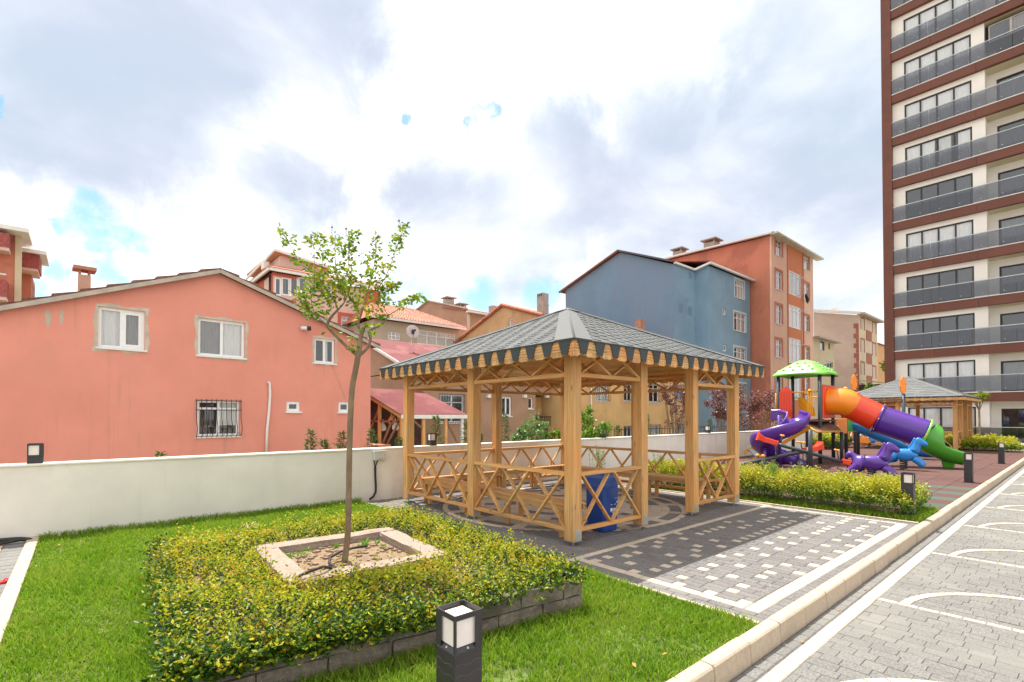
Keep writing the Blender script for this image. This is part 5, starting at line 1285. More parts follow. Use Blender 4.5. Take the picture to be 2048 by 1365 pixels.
class Fc:
    """vertical facade: origin, direction along it, inward normal"""
    def __init__(s, p, d, inw): s.p = Vector((p[0], p[1], 0)); s.d = Vector((d[0], d[1], 0)).normalized(); s.n = Vector((inw[0], inw[1], 0)).normalized()
    def sz(s, px, py):
        r = ray(px, py); nn = s.n; t = (s.p - CAM).dot(nn) / r.dot(nn); q = CAM + r * t; return (q - s.p).dot(s.d), q.z
    def rect(s, x0, y0, x1, y1):
        cx, cy = (x0 + x1) / 2, (y0 + y1) / 2; a, b = s.sz(x0, cy)[0], s.sz(x1, cy)[0]; return min(a, b), max(a, b), s.sz(cx, y1)[1], s.sz(cx, y0)[1]
    def pt(s, u, z, off=0.0): return s.p + s.d * u + s.n * off + V(0, 0, z)
def wall_face(mb, fc, outer, holes=(), depth=.16):
    loops = [[Vector((u, z, 0)) for u, z in outer]] + [[Vector((a, c, 0)), Vector((b, c, 0)), Vector((b, d, 0)), Vector((a, d, 0))] for a, b, c, d in holes]
    flat = [p for l in loops for p in l]; tri = tessellate_polygon(loops)
    vs = [fc.pt(p.x, p.y) for p in flat]; fs = []
    for t in tri:
        a, b, c = (vs[i] for i in t); fs.append(tuple(t) if (b - a).cross(c - a).dot(fc.n) < 0 else tuple(t[::-1]))
    mb.add(vs, fs)
    for a, b, c, d in holes:
        q = [(a, c), (b, c), (b, d), (a, d)]
        for i in range(4):
            (u0, z0), (u1, z1) = q[i], q[(i + 1) % 4]; mb.quad(fc.pt(u0, z0), fc.pt(u1, z1), fc.pt(u1, z1, depth), fc.pt(u0, z0, depth))
def fbox(mb, fc, u0, u1, z0, z1, o0, o1):
    c = fc.pt((u0 + u1) / 2, (z0 + z1) / 2, (o0 + o1) / 2); return mb.obox(c, fc.d * ((u1 - u0) / 2), fc.n * ((o1 - o0) / 2), V(0, 0, (z1 - z0) / 2))
def window(par, fc, r, cols=2, trans=0, rec=.08, fw=.06, curtain=None, dark=False, sill=.06, mframe=None, surround=None, sw=.12, backing=True, bars=0, sash=False, cbot=0.0):
    a, b, c, d = r; mf = mframe or m_white
    w = MB(); fbox(w, fc, a, b, c, c + fw, rec, rec + .06); fbox(w, fc, a, b, d - fw, d, rec, rec + .06); fbox(w, fc, a, a + fw, c + fw, d - fw, rec, rec + .06); fbox(w, fc, b - fw, b, c + fw, d - fw, rec, rec + .06)
    for k in range(1, cols): u = a + (b - a) * k / cols; fbox(w, fc, u - fw * .5, u + fw * .5, c + fw, d - fw, rec + .003, rec + .057)
    if trans: z = d - (d - c) * trans; fbox(w, fc, a + fw, b - fw, z - fw * .4, z + fw * .4, rec + .005, rec + .055)
    if sash: u = (a + b) / 2; fbox(w, fc, u + fw * .6, b - fw * 1.1, c + fw, c + fw * 1.8, rec - .01, rec + .03); fbox(w, fc, u + fw * .6, b - fw * 1.1, d - fw * 1.8, d - fw, rec - .01, rec + .03); fbox(w, fc, u + fw * .5, u + fw * 1.2, c + fw, d - fw, rec - .012, rec + .028); fbox(w, fc, b - fw * 1.8, b - fw, c + fw, d - fw, rec - .012, rec + .028)
    o = w.build('window', mf, par)
    for k in range(cols):
        u0, u1 = a + (b - a) * k / cols + fw * .4, a + (b - a) * (k + 1) / cols - fw * .4
        MB().quad(fc.pt(u0, c + fw * .5, rec + .03), fc.pt(u1, c + fw * .5, rec + .03), fc.pt(u1, d - fw * .5, rec + .03), fc.pt(u0, d - fw * .5, rec + .03)).build('pane', m_gdark if dark else m_glass, o)
    if curtain:
        m = MB(); n = max(8, int((b - a) / .05))
        for lo, hi, mt in curtain:
            m = MB(); u0, u1 = a + (b - a) * lo, a + (b - a) * hi; zb = c + (d - c) * cbot; n = max(6, int((u1 - u0) / .06))
            for k in range(n):
                p0, p1 = u0 + (u1 - u0) * k / n, u0 + (u1 - u0) * (k + 1) / n; f0, f1 = .02 * math.sin(k * 1.9), .02 * math.sin((k + 1) * 1.9)
                m.quad(fc.pt(p0, zb, rec + .085 + f0), fc.pt(p1, zb, rec + .085 + f1), fc.pt(p1, d, rec + .085 + f1), fc.pt(p0, d, rec + .085 + f0))
            m.build('curtain', mt, o)
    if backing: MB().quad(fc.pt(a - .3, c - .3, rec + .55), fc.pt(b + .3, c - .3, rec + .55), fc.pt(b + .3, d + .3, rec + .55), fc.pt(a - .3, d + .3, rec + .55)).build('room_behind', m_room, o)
    if sill: s_ = MB(); fbox(s_, fc, a - .06, b + .06, c - .05, c + .004, -sill, rec); s_.build('sill', m_gut, o)
    if surround:
        s_ = MB(); fbox(s_, fc, a - sw, b + sw, d, d + sw, -.03, .02); fbox(s_, fc, a - sw, a, c, d, -.03, .02); fbox(s_, fc, b, b + sw, c, d, -.03, .02); s_.build('surround', surround, o)
    if bars:
        g = MB()
        for k in range(bars + 1):
            u = a - .03 + (b - a + .06) * k / bars; zm = c + (d - c) * .22; bulge = .16
            g.tube([fc.pt(u, d + .03, -.03), fc.pt(u, d - .12, -.05), fc.pt(u, c + (d - c) * .5, -.06), fc.pt(u, zm, -.05 - bulge), fc.pt(u, c + .02, -.05 - bulge * .5), fc.pt(u, c - .04, -.03)], .011, 5)
        for z in (d - .02, d - (d - c) * .27, c + .01): g.tube([fc.pt(a - .05, z, -.055), fc.pt(b + .05, z, -.055)], .012, 5)
        for q in range(6): u = a + (b - a) * (.1 + .16 * q); g.tube([fc.pt(u, c + .02, -.13), fc.pt(u + .06, c + .14, -.2), fc.pt(u + .12, c + .04, -.14)], .008, 4)
        g.build('window_grille', m_iron, o)
    return o
def body(par, fc, outer, holes, depth, m, name='wall'):
    """front face with openings + the rest of the prism"""
    mb = MB(); wall_face(mb, fc, outer, holes); n = len(outer)
    a = [fc.pt(u, z) for u, z in outer]; b = [fc.pt(u, z, depth) for u, z in outer]
    mb.add(b, [tuple(range(n))])
    for i in range(n): mb.quad(a[i], a[(i + 1) % n], b[(i + 1) % n], b[i])
    return mb.build(name, m, par)
def slab(p, q, r, s, th, name, m, par): return MB().extr([p, q, r, s], (0, 0, th)).build(name, m, par)
def chimney(par, c, w, h, m, cap=True, capm=None):
    o = MB().box((c.x - w / 2, c.y - w / 2, c.z), (c.x + w / 2, c.y + w / 2, c.z + h)).build('chimney', m, par)
    if cap:
        q = MB(); 
        for sx in (-1, 1):
            for sy in (-1, 1): q.box((c.x + sx * w * .42 - .05, c.y + sy * w * .42 - .05, c.z + h), (c.x + sx * w * .42 + .05, c.y + sy * w * .42 + .05, c.z + h + .22))
        q.box((c.x - w * .72, c.y - w * .72, c.z + h + .22), (c.x + w * .72, c.y + w * .72, c.z + h + .32)); q.build('chimney_cap', capm or m, o)
    return o
def mcap(c): return m_conc

# ---------------------------------------------------------------- coral house (near, behind the wall)
K = 1.5; A5 = R(4.8)
m_coral = mat('coral_render', (.715, .28, .21), .92, .07, .55, .15, 40, second=(.66, .28, .22), sscale=.6, samt=(.42, .8), streak=(.48, .25, .18))
m_patch = mat('raw_plaster', (.52, .44, .35), .95, .15, 3, .3, 40)
fc = Fc((3 * K, 13 * K), (math.cos(A5), math.sin(A5)), (-math.sin(A5), math.cos(A5)))
hp = empty('coral_house', (fc.p.x - 1, fc.p.y + 3, GZ), 'coral pink rendered gable house with white windows behind the boundary wall', 'house')
s0, s1 = fc.sz(-330, 700)[0], fc.sz(741, 800)[0]; rs, rz = fc.sz(437, 547); ez = fc.sz(741, 692)[1]; slL = (rz - fc.sz(0, 622)[1]) / (rs - fc.sz(0, 622)[0])
outer = [(s0, GZ), (s1, GZ), (s1, ez), (rs, rz), (s0, rz - slL * (rs - s0))]
r1, r2, r3, r4, r5, r6 = fc.rect(196, 618, 290, 698), fc.rect(396, 641, 490, 714), fc.rect(629, 678, 670, 727), fc.rect(394, 801, 479, 873), fc.rect(573, 803, 600, 824), fc.rect(677, 804, 700, 825)
body(hp, fc, outer, [r1, r2, r3, r4, r5, r6], 9, m_coral)
window(hp, fc, r1, 2, fw=.085, curtain=[(.05, .48, m_cur), (.55, .95, m_curd)], sash=True); window(hp, fc, r2, 2, fw=.085, curtain=[(.02, .48, m_curd), (.5, .98, m_cur)]); window(hp, fc, r3, 2, fw=.085, curtain=[(.5, .7, m_cur)])
window(hp, fc, r4, 2, .23, fw=.085, curtain=[(.5, .96, m_cur)], cbot=.3, bars=9); window(hp, fc, r5, 1, fw=.11, rec=.05); window(hp, fc, r6, 1, fw=.11, rec=.05)
# raw plaster around the three upper windows, ragged
for r, grow in ((r1, .095), (r2, .085), (r3, .08)):
    a, b, c, d = r; mb = MB(); N_ = 72; ins, outs = [], []
    for k in range(N_):
        t = 2 * math.pi * k / N_; x, y = math.cos(t), math.sin(t); q = max(abs(x), abs(y)); x, y = x / q, y / q
        g = grow * (1 + .3 * math.sin(k * .55 + r[0]) + random.uniform(-.12, .12)); ins.append(fc.pt((a + b) / 2 + x * (b - a) / 2, (c + d) / 2 + y * (d - c) / 2, -.004)); outs.append(fc.pt((a + b) / 2 + x * ((b - a) / 2 + g), (c + d) / 2 + y * ((d - c) / 2 + g), -.004))
    for k in range(N_): j = (k + 1) % N_; mb.quad(ins[k], ins[j], outs[j], outs[k])
    mb.build('plaster_patch', m_patch, hp)
for (px, py, w, h) in ((96, 637, .07, .28), (123, 633, .055, .26), (588, 800, .3, .1), (505, 850, .15, .3), (705, 800, .1, .25)):
    u, z = fc.sz(px, py); mb = MB(); N_ = 14; c = fc.pt(u, z, -.004); pts = [fc.pt(u + w * math.cos(6.283 * k / N_) * random.uniform(.6, 1.2), z + h * math.sin(6.283 * k / N_) * random.uniform(.7, 1.1), -.0045 if px < 200 else -.003) for k in range(N_)]
    if px < 200: mb.add([c] + pts, [(0, k + 1, (k + 1) % N_ + 1) for k in range(N_)]).build('plaster_patch', m_patch, hp)
# verge boards, roof slabs, tile ends
ov = .22
pe, pr_, pw = fc.pt(s1 + .35, ez - .10, -ov), fc.pt(rs, rz + .02, -ov), fc.pt(s0, outer[4][1] + .02, -ov)
for p, q in ((pr_, pe), (pr_, pw)):
    nb = 1
    MB().bar(p + V(0, 0, .01), q + V(0, 0, .01), .05, .125).build('verge_board', m_fas, hp)
    MB().extr([p + V(0, 0, .07), q + V(0, 0, .07), q + fc.n * 9.4 + V(0, 0, .07), p + fc.n * 9.4 + V(0, 0, .07)], (0, 0, .05)).build('roof_slab', m_brn, hp)
    L = (q - p).length; d = (q - p) / L; n = int(L / .62)
    for k in range(n):
        a = p + d * (L * k / n); b = p + d * (L * (k + .97) / n) ; up_ = V(0, 0, 1)
        MB().extr([a + V(0, 0, .10), b + V(0, 0, .20), b + V(0, 0, .14), a + V(0, 0, .05)] if False else [a + V(0, 0, .115), b + V(0, 0, .185), b + V(0, 0, .125), a + V(0, 0, .09)], fc.n * .42 - fc.n * 0).build('roof_tile', m_brn, hp)
u, z = fc.sz(177, 588); cc = fc.pt(u, z - .5, 1.2); ch = MB().obox(cc + V(0, 0, .55), fc.d * .145, fc.n * .145, V(0, 0, .72)).build('chimney', mat('pink_chimney', (.50, .30, .22), .9, .1, 2), hp)
q = MB(); q.obox(cc + V(0, 0, 1.46), fc.d * .27, fc.n * .27, V(0, 0, .05))
for sx in (-1, 1): q.obox(cc + V(0, 0, 1.34) + fc.d * (.11 * sx), fc.d * .025, fc.n * .12, V(0, 0, .07))
q.build('chimney_cap', mat('red_cap', (.42, .19, .12), .9, .1, 2), ch)
pp_ = [fc.pt(*fc.sz(x, y), -.06) for x, y in ((534, 765), (538, 767), (539, 790), (537, 820), (533, 860), (531, 915))]; MB().tube(pp_, .045, 8).build('drain_pipe', m_gut, hp, smooth=True)
a_ = fc.pt(*fc.sz(449, 556), 3); an = MB().tube([a_, a_ + V(0, 0, .9)], .02, 5); an.tube([a_ + V(-.1, 0, .85), a_ + V(.5, 0, .62)], .012, 5)
for k in range(5): c = a_ + V(-.05 + .12 * k, 0, .83 - .05 * k); an.tube([c - fc.n * .15, c + fc.n * .15], .008, 4)
an.build('roof_antenna', m_steel, label='thin metal aerial standing on the coral house roof near the ridge', cat='antenna')
cp_ = fc.pt(*fc.sz(607, 658)); cam_ = empty('security_camera', cp_, 'small white and black security camera on the coral house gable', 'camera')
d_ = (fc.d - fc.n * .7).normalized(); MB().tube([cp_, cp_ - fc.n * .16], .03, 8).build('bracket', m_gut, cam_); MB().tube([cp_ - fc.n * .16 - d_ * .16, cp_ - fc.n * .16 + d_ * .10], .075, 10).build('housing', m_gut, cam_, smooth=True); MB().tube([cp_ - fc.n * .16 + d_ * .08, cp_ - fc.n * .16 + d_ * .2], .085, 10).build('lens_hood', m_iron, cam_)
wire = MB().tube([fc.pt(*fc.sz(663, 728), -.03), fc.pt(*fc.sz(678, 765), -.05), fc.pt(*fc.sz(692, 800), -.03)], .008, 4); wire.build('facade_cable', m_fas, hp)

# ---------------------------------------------------------------- brown house with corrugated roof, and the shed
m_brown = mat('brown_render', (.37, .225, .15), .92, .08, .7, .12, 40, second=(.41, .25, .17), sscale=.5, streak=(.27, .17, .12))
fb = Fc((13.4, 23.5), (1, 0), (0, 1)); X9 = 24.4
bh = empty('brown_house', (19, 26, GZ), 'low brown rendered house with a sloping red corrugated roof behind the pergola', 'house')
w1, w2, w3 = fb.rect(880, 789, 928, 846), fb.rect(1003, 794, 1023, 833), fb.rect(1057, 796, 1066, 818)
bal = fb.rect(1071, 786, 1112, 853)
body(bh, fb, [(0, GZ), (X9 - 13.4, GZ), (X9 - 13.4, 4.05), (0, 4.05)], [w1, w2, w3, bal], 6.5, m_brown)
window(bh, fb, w1, 2, .28, fw=.09, bars=10, dark=True); window(bh, fb, w2, 2, fw=.1, dark=True); window(bh, fb, w3, 1, fw=.07, dark=True)
a, b, c, d = bal
MB().quad(fb.pt(a - .3, c - .2, 1.5), fb.pt(b + .3, c - .2, 1.5), fb.pt(b + .3, d + .2, 1.5), fb.pt(a - .3, d + .2, 1.5)).build('balcony_back', m_brown, bh)
cb = MB(); fbox(cb, fb, a + (b - a) * .34, a + (b - a) * .75, c + (d - c) * .32, d - .25, .9, 1.4); cb.build('balcony_cupboard', wood('pale_cupboard', (.55, .36, .16), 'z'), bh)
rl = MB()
for k in range(12): u = a + (b - a) * k / 11; rl.tube([fb.pt(u, c, .05), fb.pt(u, c + .62, .05)], .02, 5)
rl.tube([fb.pt(a, c + .62, .05), fb.pt(b, c + .62, .05)], .03, 5); rl.build('balcony_railing', m_iron, bh)
for px in (975, 1047, 1092):
    u, z = fb.sz(px, 793); q = MB(); fbox(q, fb, u - .12, u + .12, z - .1, z + .1, -.2, 0); q.build('wall_light', m_gut, bh)
def corrugated(A, B, C, D, n, amp, name, m, par):
    """A,B eave; C,D top"""
    vs = []; fs = []; A, B, C, D = map(Vector, (A, B, C, D)); nn = (B - A).cross(D - A).normalized(); nn = nn if nn.z > 0 else -nn; M = n * 6
    for r in range(2):
        for k in range(M + 1): t = k / M; p = A.lerp(B, t) if r == 0 else D.lerp(C, t); vs.append(p + nn * amp * math.sin(2 * math.pi * k / 6))
    for k in range(M): fs.append((k, k + 1, M + 1 + k + 1, M + 1 + k))
    o = MB().add(vs, fs).build(name, m, par); s = o.modifiers.new('th', 'SOLIDIFY'); s.thickness = .012; return o
ey, ry = 23.2, 30.0; e_z, r_z = 3.95, 6.55
corrugated((13.1, ey, e_z), (X9 + .3, ey, e_z), (X9 + .3, ry, r_z), (13.1, ry, r_z), 80, .025, 'corrugated_roof', m_corr, bh)
MB().extr([(13.4, 23.5, 4.0), (13.4, 30, 4.0), (13.4, 30, 6.4)], (X9 - 13.4, 0, 0)).build('gable_wall', m_brown, bh)
MB().bar((13.08, ey, e_z - .06), (13.08, ry, r_z - .06), .05, .16).build('verge_board', m_gut, bh)
MB().bar((13.1, ey - .03, e_z - .05), (X9 + .3, ey - .03, e_z - .05), .06, .12).build('gutter', m_gut, bh)
dp = at_depth(826, 664, 31); dish = empty('satellite_dish', dp - V(0, 0, .8), 'round pale satellite dish standing on the red corrugated roof', 'satellite dish')
dv = (CAM - dp).normalized() + V(.3, 0, .25); dv.normalize(); dx = dv.cross(V(0, 0, 1)).normalized(); dy = dx.cross(dv); db = MB(); vs = [dp - dv * .12]; fs = []
for r in (.2, .42):
    for k in range(24): a = 2 * math.pi * k / 24; vs.append(dp + (dx * math.cos(a) + dy * math.sin(a)) * r - dv * .12 * (1 - (r / .42) ** 2))
for k in range(24): fs += [(0, 1 + k, 1 + (k + 1) % 24), (1 + k, 25 + k, 25 + (k + 1) % 24, 1 + (k + 1) % 24)]
o = db.add(vs, fs).build('reflector', mat('dish_grey', (.55, .49, .46), .6, .08, 4), dish, smooth=True); solid(o, .02)
MB().tube([dp - dv * .15, dp - dv * .3 - V(0, 0, .3), dp - dv * .3 - V(0, 0, .85)], .035, 8).build('mast', m_steel, dish); ar = MB().tube([dp - dy * .35, dp + dv * .35], .015, 6); ar.obox(dp + dv * .38, dx * .05, dy * .05, dv * .07); ar.obox(dp - dv * .02, dx * .07, dy * .13, dv * .03); ar.build('feed_arm', m_iron, dish)
# shed
sd_ = empty('shed', (11.8, 21, GZ), 'open wooden shed under a red corrugated lean-to roof beside the coral house', 'shed')
sx0, sx1, sy0, sy1 = 10.15, 13.6, 19.0, 23.3; sz0, sz1 = 1.66, 2.95
corrugated((sx0, sy0, sz0), (sx1, sy0, sz0), (sx1, sy1, sz1), (sx0, sy1, sz1), 26, .03, 'corrugated_roof', m_corr, sd_)
MB().bar((sx0, sy0 - .04, sz0 - .10), (sx1 + .1, sy0 - .04, sz0 - .10), .05, .17).build('eave_board', m_gut, sd_)
MB().bar((sx0 + .04, sy0, sz0 - .12), (sx0 + .04, sy1, sz1 - .12), .06, .14).build('verge_beam', wy, sd_)
for k, (x, y) in enumerate(((sx0 + .1, sy0 + .1), (sx0 + 1.15, sy0 + .1), (sx0 + 2.3, sy0 + .1), (sx1 - .25, sy0 + .1), (sx0 + .1, 21.2), (sx0 + .1, sy1 - .2), (sx1 - .2, 21.4), (sx0 + 1.5, 22.0))):
    zt_ = sz0 + (sz1 - sz0) * (y - sy0) / (sy1 - sy0) - .12; MB().box((x - .06, y - .06, GZ), (x + .06, y + .06, zt_)).build('shed_post', wz if k != 3 else m_gut, sd_)
for (a, b) in (((sx0 + 1.15, sy0 + .1, 1.0), (sx0 + .5, sy0 + .1, 1.5)), ((sx0 + 2.3, sy0 + .1, 1.45), (sx0 + 3.0, sy0 + .1, .3)), ((sx0 + .1, sy0 + .2, 1.5), (sx0 + .1, 20.9, -.1)), ((sx0 + .1, 21.3, 1.9), (sx0 + .1, 22.9, .1)), ((sx0 + .1, 21.0, .2), (sx0 + .1, 19.8, 1.6)), ((sx0 + .1, sy0 + .1, .0), (sx0 + .1, sy1, .0)), ((sx0 + .1, sy0 + .1, 1.35), (sx0 + .1, sy1, 1.35))): MB().bar(a, b, .06, .09).build('shed_brace', wood('old_wood', (.30, .17, .10), 'z'), sd_)
MB().box((sx0 + .3, sy1 - .1, GZ), (sx1, sy1 + .02, 2.8)).build('shed_back', mat('dark_boards', (.09, .05, .04), .9, .3, 3), sd_)
MB().box((sx0 - 1.6, sy0 + 1.0, GZ), (sx0 + .05, sy1, .35)).build('low_wall', render_m('salmon_low', (.50, .22, .15)), sd_)
for (px, py, m, lb) in ((766, 852, m_cur, 'pale plastic bag hanging in the shed beside the coral house corner'), (783, 838, p_yel, 'yellow plastic bag hanging in the open shed'), (791, 850, m_cur, 'pale plastic bag hanging in the shed right beside the yellow one')):
    c = on_x(px, py, sx0 + .35); q = MB().lathe([(.02, -.25), (.14, -.2), (.15, -.05), (.05, .12), (.015, .3)], c, 10).build('hanging_bag', m, smooth=True, label=lb, cat='bag', group='bags hanging in the shed')

# ---------------------------------------------------------------- yellow building
m_yel = mat('yellow_render', (.60, .385, .17), .92, .07, .7, .12, 40, second=(.54, .33, .14), sscale=.4, streak=(.42, .27, .13))
fy_ = Fc((23.7, 21.6), (1, 0), (0, 1)); yb = empty('yellow_building', (30, 25, GZ), 'ochre yellow low building with grilled windows behind the pergola, before the blue house', 'building')
ry_ = [fy_.rect(1190, 769, 1217, 803), fy_.rect(1248, 769, 1264, 803), fy_.rect(1298, 769, 1318, 805), fy_.rect(1352, 770, 1368, 800), fy_.rect(1192, 853, 1216, 893), fy_.rect(1248, 853, 1264, 885), fy_.rect(1300, 850, 1320, 880), fy_.rect(1352, 850, 1372, 880)]
body(yb, fy_, [(0, GZ), (15.3, GZ), (15.3, 6.1), (0, 6.1)], ry_, 4.2, m_yel)
for i, r in enumerate(ry_): window(yb, fy_, r, 2, .25 if i < 4 else 0, fw=.08, curtain=[(.05, .95, m_cur)] if i in (0, 4, 6) else None, bars=7 if i < 4 else 8)
slab((23.4, 21.2, 6.05), (39.0, 21.2, 6.05), (39.0, 26, 6.9), (23.4, 26, 6.9), .12, 'roof', m_brn, yb)
MB().tube([fy_.pt(fy_.sz(1181, 800)[0], 5.9, -.06), fy_.pt(fy_.sz(1181, 800)[0], GZ, -.06)], .05, 8).build('downpipe', m_gut, yb)
for px, w, t in ((1280, .55, 640), (1205, .22, 637)):
    c = on_y(px, 690, 23.5); h = on_y(px, t, 23.5).z - c.z; chimney(yb, V(c.x, c.y, c.z), w, h, mat('brick_chimney', (.40, .20, .14), .9, .2, 4), False)

# ---------------------------------------------------------------- blue building
m_bl1 = mat('blue_render', (.15, .24, .335), .92, .08, .4, .1, 40, second=(.165, .235, .325), sscale=.25, streak=(.14, .19, .26))
m_bl2 = mat('blue_render_light', (.205, .32, .42), .92, .08, .4, .1, 40, second=(.18, .285, .385), sscale=.3, streak=(.16, .24, .31))
XC, YC = 39.1, 20.5; YB = on_x(1386.6, 600, XC).y; XA = on_y(1344, 600, YB).x; XD = on_y(1500, 600, YC).x
blu = empty('blue_building', (42, 26, GZ), 'tall blue rendered apartment building with a blank gable wall beside the orange red one', 'building')
fg = Fc((XA, YB), (0, 1), (1, 0)); gl_ = fg.sz(1131, 600)[0]; gk = fg.sz(1240, 505); ge = fg.sz(1344, 530)[1]; gl = fg.sz(1131, 580)[1]
body(blu, fg, [(-.158, GZ), (gl_, GZ), (gl_, gl), (gk[0], gk[1]), (-.158, ge)], [], 12, m_bl1)
f2 = Fc((XA + .01, YB - .16), (1, 0), (0, 1)); sm_ = [f2.rect(1357, 608, 1366, 626), f2.rect(1376, 614, 1384, 631), f2.rect(1377, 545, 1384, 558), f2.rect(1377, 687, 1385, 705)]
mb = MB(); wall_face(mb, f2, [(0, GZ), (XC - XA, GZ), (XC - XA, ge), (0, ge)], sm_); mb.build('recessed_wall', m_bl2, blu)
for r in sm_: window(blu, f2, r, 1, fw=.09, dark=True, sill=0)
f3 = Fc((XC, YC), (1, 0), (0, 1)); et = f3.sz(1423, 534)[1]
w_ = [f3.rect(1470, 562, 1488, 597), f3.rect(1468, 627, 1491, 663), f3.rect(1468, 696, 1491, 725), f3.rect(1468, 768, 1492, 805)]; s_ = [f3.rect(1445, 617, 1452, 630), f3.rect(1446, 690, 1453, 703)]
body(blu, f3, [(0, GZ), (XD - XC, GZ), (XD - XC, et), (0, et)], w_ + s_, YB - YC + 6, m_bl2, 'bay_wall')
for i, r in enumerate(w_): window(blu, f3, r, 3, .3, fw=.07, curtain=[(.3, .95, m_cur)], surround=mat('pale_blue_surround', (.48, .58, .62), .8, .05, 3), sw=.16, bars=6 if i == 3 else 0)
for r in s_: window(blu, f3, r, 1, fw=.09, dark=True, sill=0)
# roof edge, gutters
pk = fg.pt(gk[0], gk[1] + .1, -.3); p1 = fg.pt(gl_ + .6, gl - .2, -.3); p0 = fg.pt(-.3, ge + .15, -.3)
for p, q, m in ((pk, p1, m_brn), (pk, p0, mat('dark_verge', (.10, .09, .10), .8, .1, 3))): MB().bar(p, q, .12, .14).build('verge', m, blu); MB().extr([p, q, q + V(13, 0, 0), p + V(13, 0, 0)], (0, 0, .08)).build('roof_plane', m_brn, blu)
g_ = MB().bar((XA, YB - .25, ge + .12), (XC - .3, YB - .25, ge + .12), .2, .16); g_.bar((XC - .25, YB - .2, ge + .1), (XC - .25, YC - .3, et + .12), .2, .16); g_.bar((XC - .3, YC - .28, et + .12), (XD + .3, YC - .28, et + .12), .2, .16); g_.build('gutter', m_gut, blu)
MB().extr([(XC - .3, YC - .3, et + .2), (XD + .3, YC - .3, et + .2), (XD + .3, YB + 6, et + 1.9), (XC - .3, YB + 6, et + 1.9)], (0, 0, .08)).build('roof_plane', m_corr, blu)
c = fg.pt(*fg.sz(1142, 572), 1.5); chimney(blu, V(c.x, c.y, c.z - .3), .4, 1.0, mat('brick_chimney', (.40, .20, .14)), True)

# ---------------------------------------------------------------- salmon / orange red building
m_or = mat('orange_render', (.53, .195, .12), .92, .08, .4, .1, 40, second=(.42, .155, .10), sscale=.25, streak=(.34, .13, .09))
m_or2 = mat('bright_orange_render', (.62, .23, .11), .92, .08, .4)
m_sal = mat('salmon_render', (.72, .48, .36), .92, .06, .5)
XE = 47.2; YE = on_x(1540, 600, XE).y; XF = on_y(1627, 600, YE).x
sb = empty('orange_building', (50, 24, GZ), 'five storey orange red apartment building with a salmon window front', 'building')
fe = Fc((XE, YE), (0, 1), (1, 0)); ftop = fe.sz(1541, 472)[1]; fpk = fe.sz(1200, 560)
uend = fe.sz(1335, 560)[0]; zend = fe.sz(1335, 521)[1]
body(sb, fe, [(0, GZ), (uend, GZ), (uend, zend), (0, ftop)], [], 8, m_or, 'side_wall')
ff = Fc((XE + .012, YE - .15), (1, 0), (0, 1)); U = lambda px: ff.sz(px, 650)[0]
rows = [(480, 513), (543, 580), (611, 648), (680, 715), (750, 790)]; rows_r = [(515, 540), (567, 602), (632, 663), (695, 722), (756, 795)]; rows_m = [None, (546, 592), (613, 657), (678, 728), (752, 800)]
hl = [ff.rect(1551, a, 1564, b) for a, b in rows]; hr = [ff.rect(1607, a, 1618, b) for a, b in rows_r]; hm = [ff.rect(1577, a, 1601, b) for a, b in rows_m[1:]]
zt_ = ff.sz(1541, 470)[1]
body(sb, ff, [(0, GZ), (U(1627), GZ), (U(1627), zt_), (0, zt_)], hl + hr + hm, 7.5, m_sal, 'front_wall')
q = MB(); wall_face(q, Fc((XE + .012, YE - .19), (1, 0), (0, 1)), [(U(1575), GZ), (U(1603), GZ), (U(1603), zt_ - .02), (U(1575), zt_ - .02)], hm, .1); q.build('centre_bay', m_or2, sb)
for r in hl + hr: window(sb, ff, r, 2, .28, fw=.07, curtain=[(.1, .9, m_cur)], surround=m_or, sw=.22)
for i, r in enumerate(hm): window(sb, ff, r, 3, .22 if i else 0, fw=.09, curtain=[(.05, .95, m_cur if i else m_curd)], sill=0, rec=-.02)
e1 = V(XE - .4, YE - .5, zt_ + .02); MB().bar(e1, (XF + .5, YE - .5, zt_ + .02), .7, .16).build('eave', mat('pale_eave', (.55, .54, .44), .8, .1, 3), sb)
MB().bar(fe.pt(-.4, ftop + .12, -.35), fe.pt(uend, zend + .12, -.35), .35, .14).build('verge', m_gut, sb)
MB().extr([fe.pt(-.5, ftop + .1, -.4), fe.pt(uend, zend + .1, -.4), fe.pt(uend, zend + .1, 9), fe.pt(-.5, ftop + .1, 9)], (0, 0, .1)).build('roof_plane', m_brn, sb)
for px, py, w in ((1412, 490, 1.15), (1347, 508, 1.0)):
    c = fe.pt(*fe.sz(px, py + 14), 1.2); hh_ = fe.sz(px, py - 8)[1] - c.z; chimney(sb, c - V(0, 0, .3), w, hh_ + .3, mat('grey_chimney', (.36, .30, .26), .9, .15, 3), True)
dpipe = MB().tube([ff.pt(U(1604.5), zt_ - .1, -.12), ff.pt(U(1604.5), GZ, -.12)], .07, 6); dpipe.build('downpipe', m_or2, sb)
for z in (ff.sz(1605, 560)[1], ff.sz(1605, 625)[1], ff.sz(1605, 692)[1]): MB().tube([ff.pt(U(1600), z, -.1), ff.pt(U(1606), z + .15, -.6)], .03, 5).build('clothes_pole', m_gut, sb)
c = ff.pt(*ff.sz(1606, 597), -.35); q = MB(); 
q.tube([c + V(-.35, 0, .3), c + V(-.1, 0, .1), c + V(.15, 0, -.2), c + V(.25, 0, -.55)], [.05, .14, .16, .04], 8); q.tube([c + V(-.1, 0, .1), c + V(.3, 0, .05)], [.08, .04], 6)
q.build('hanging_laundry', m_iron, label='dark cloth hanging from a pole on the salmon facade', cat='laundry')

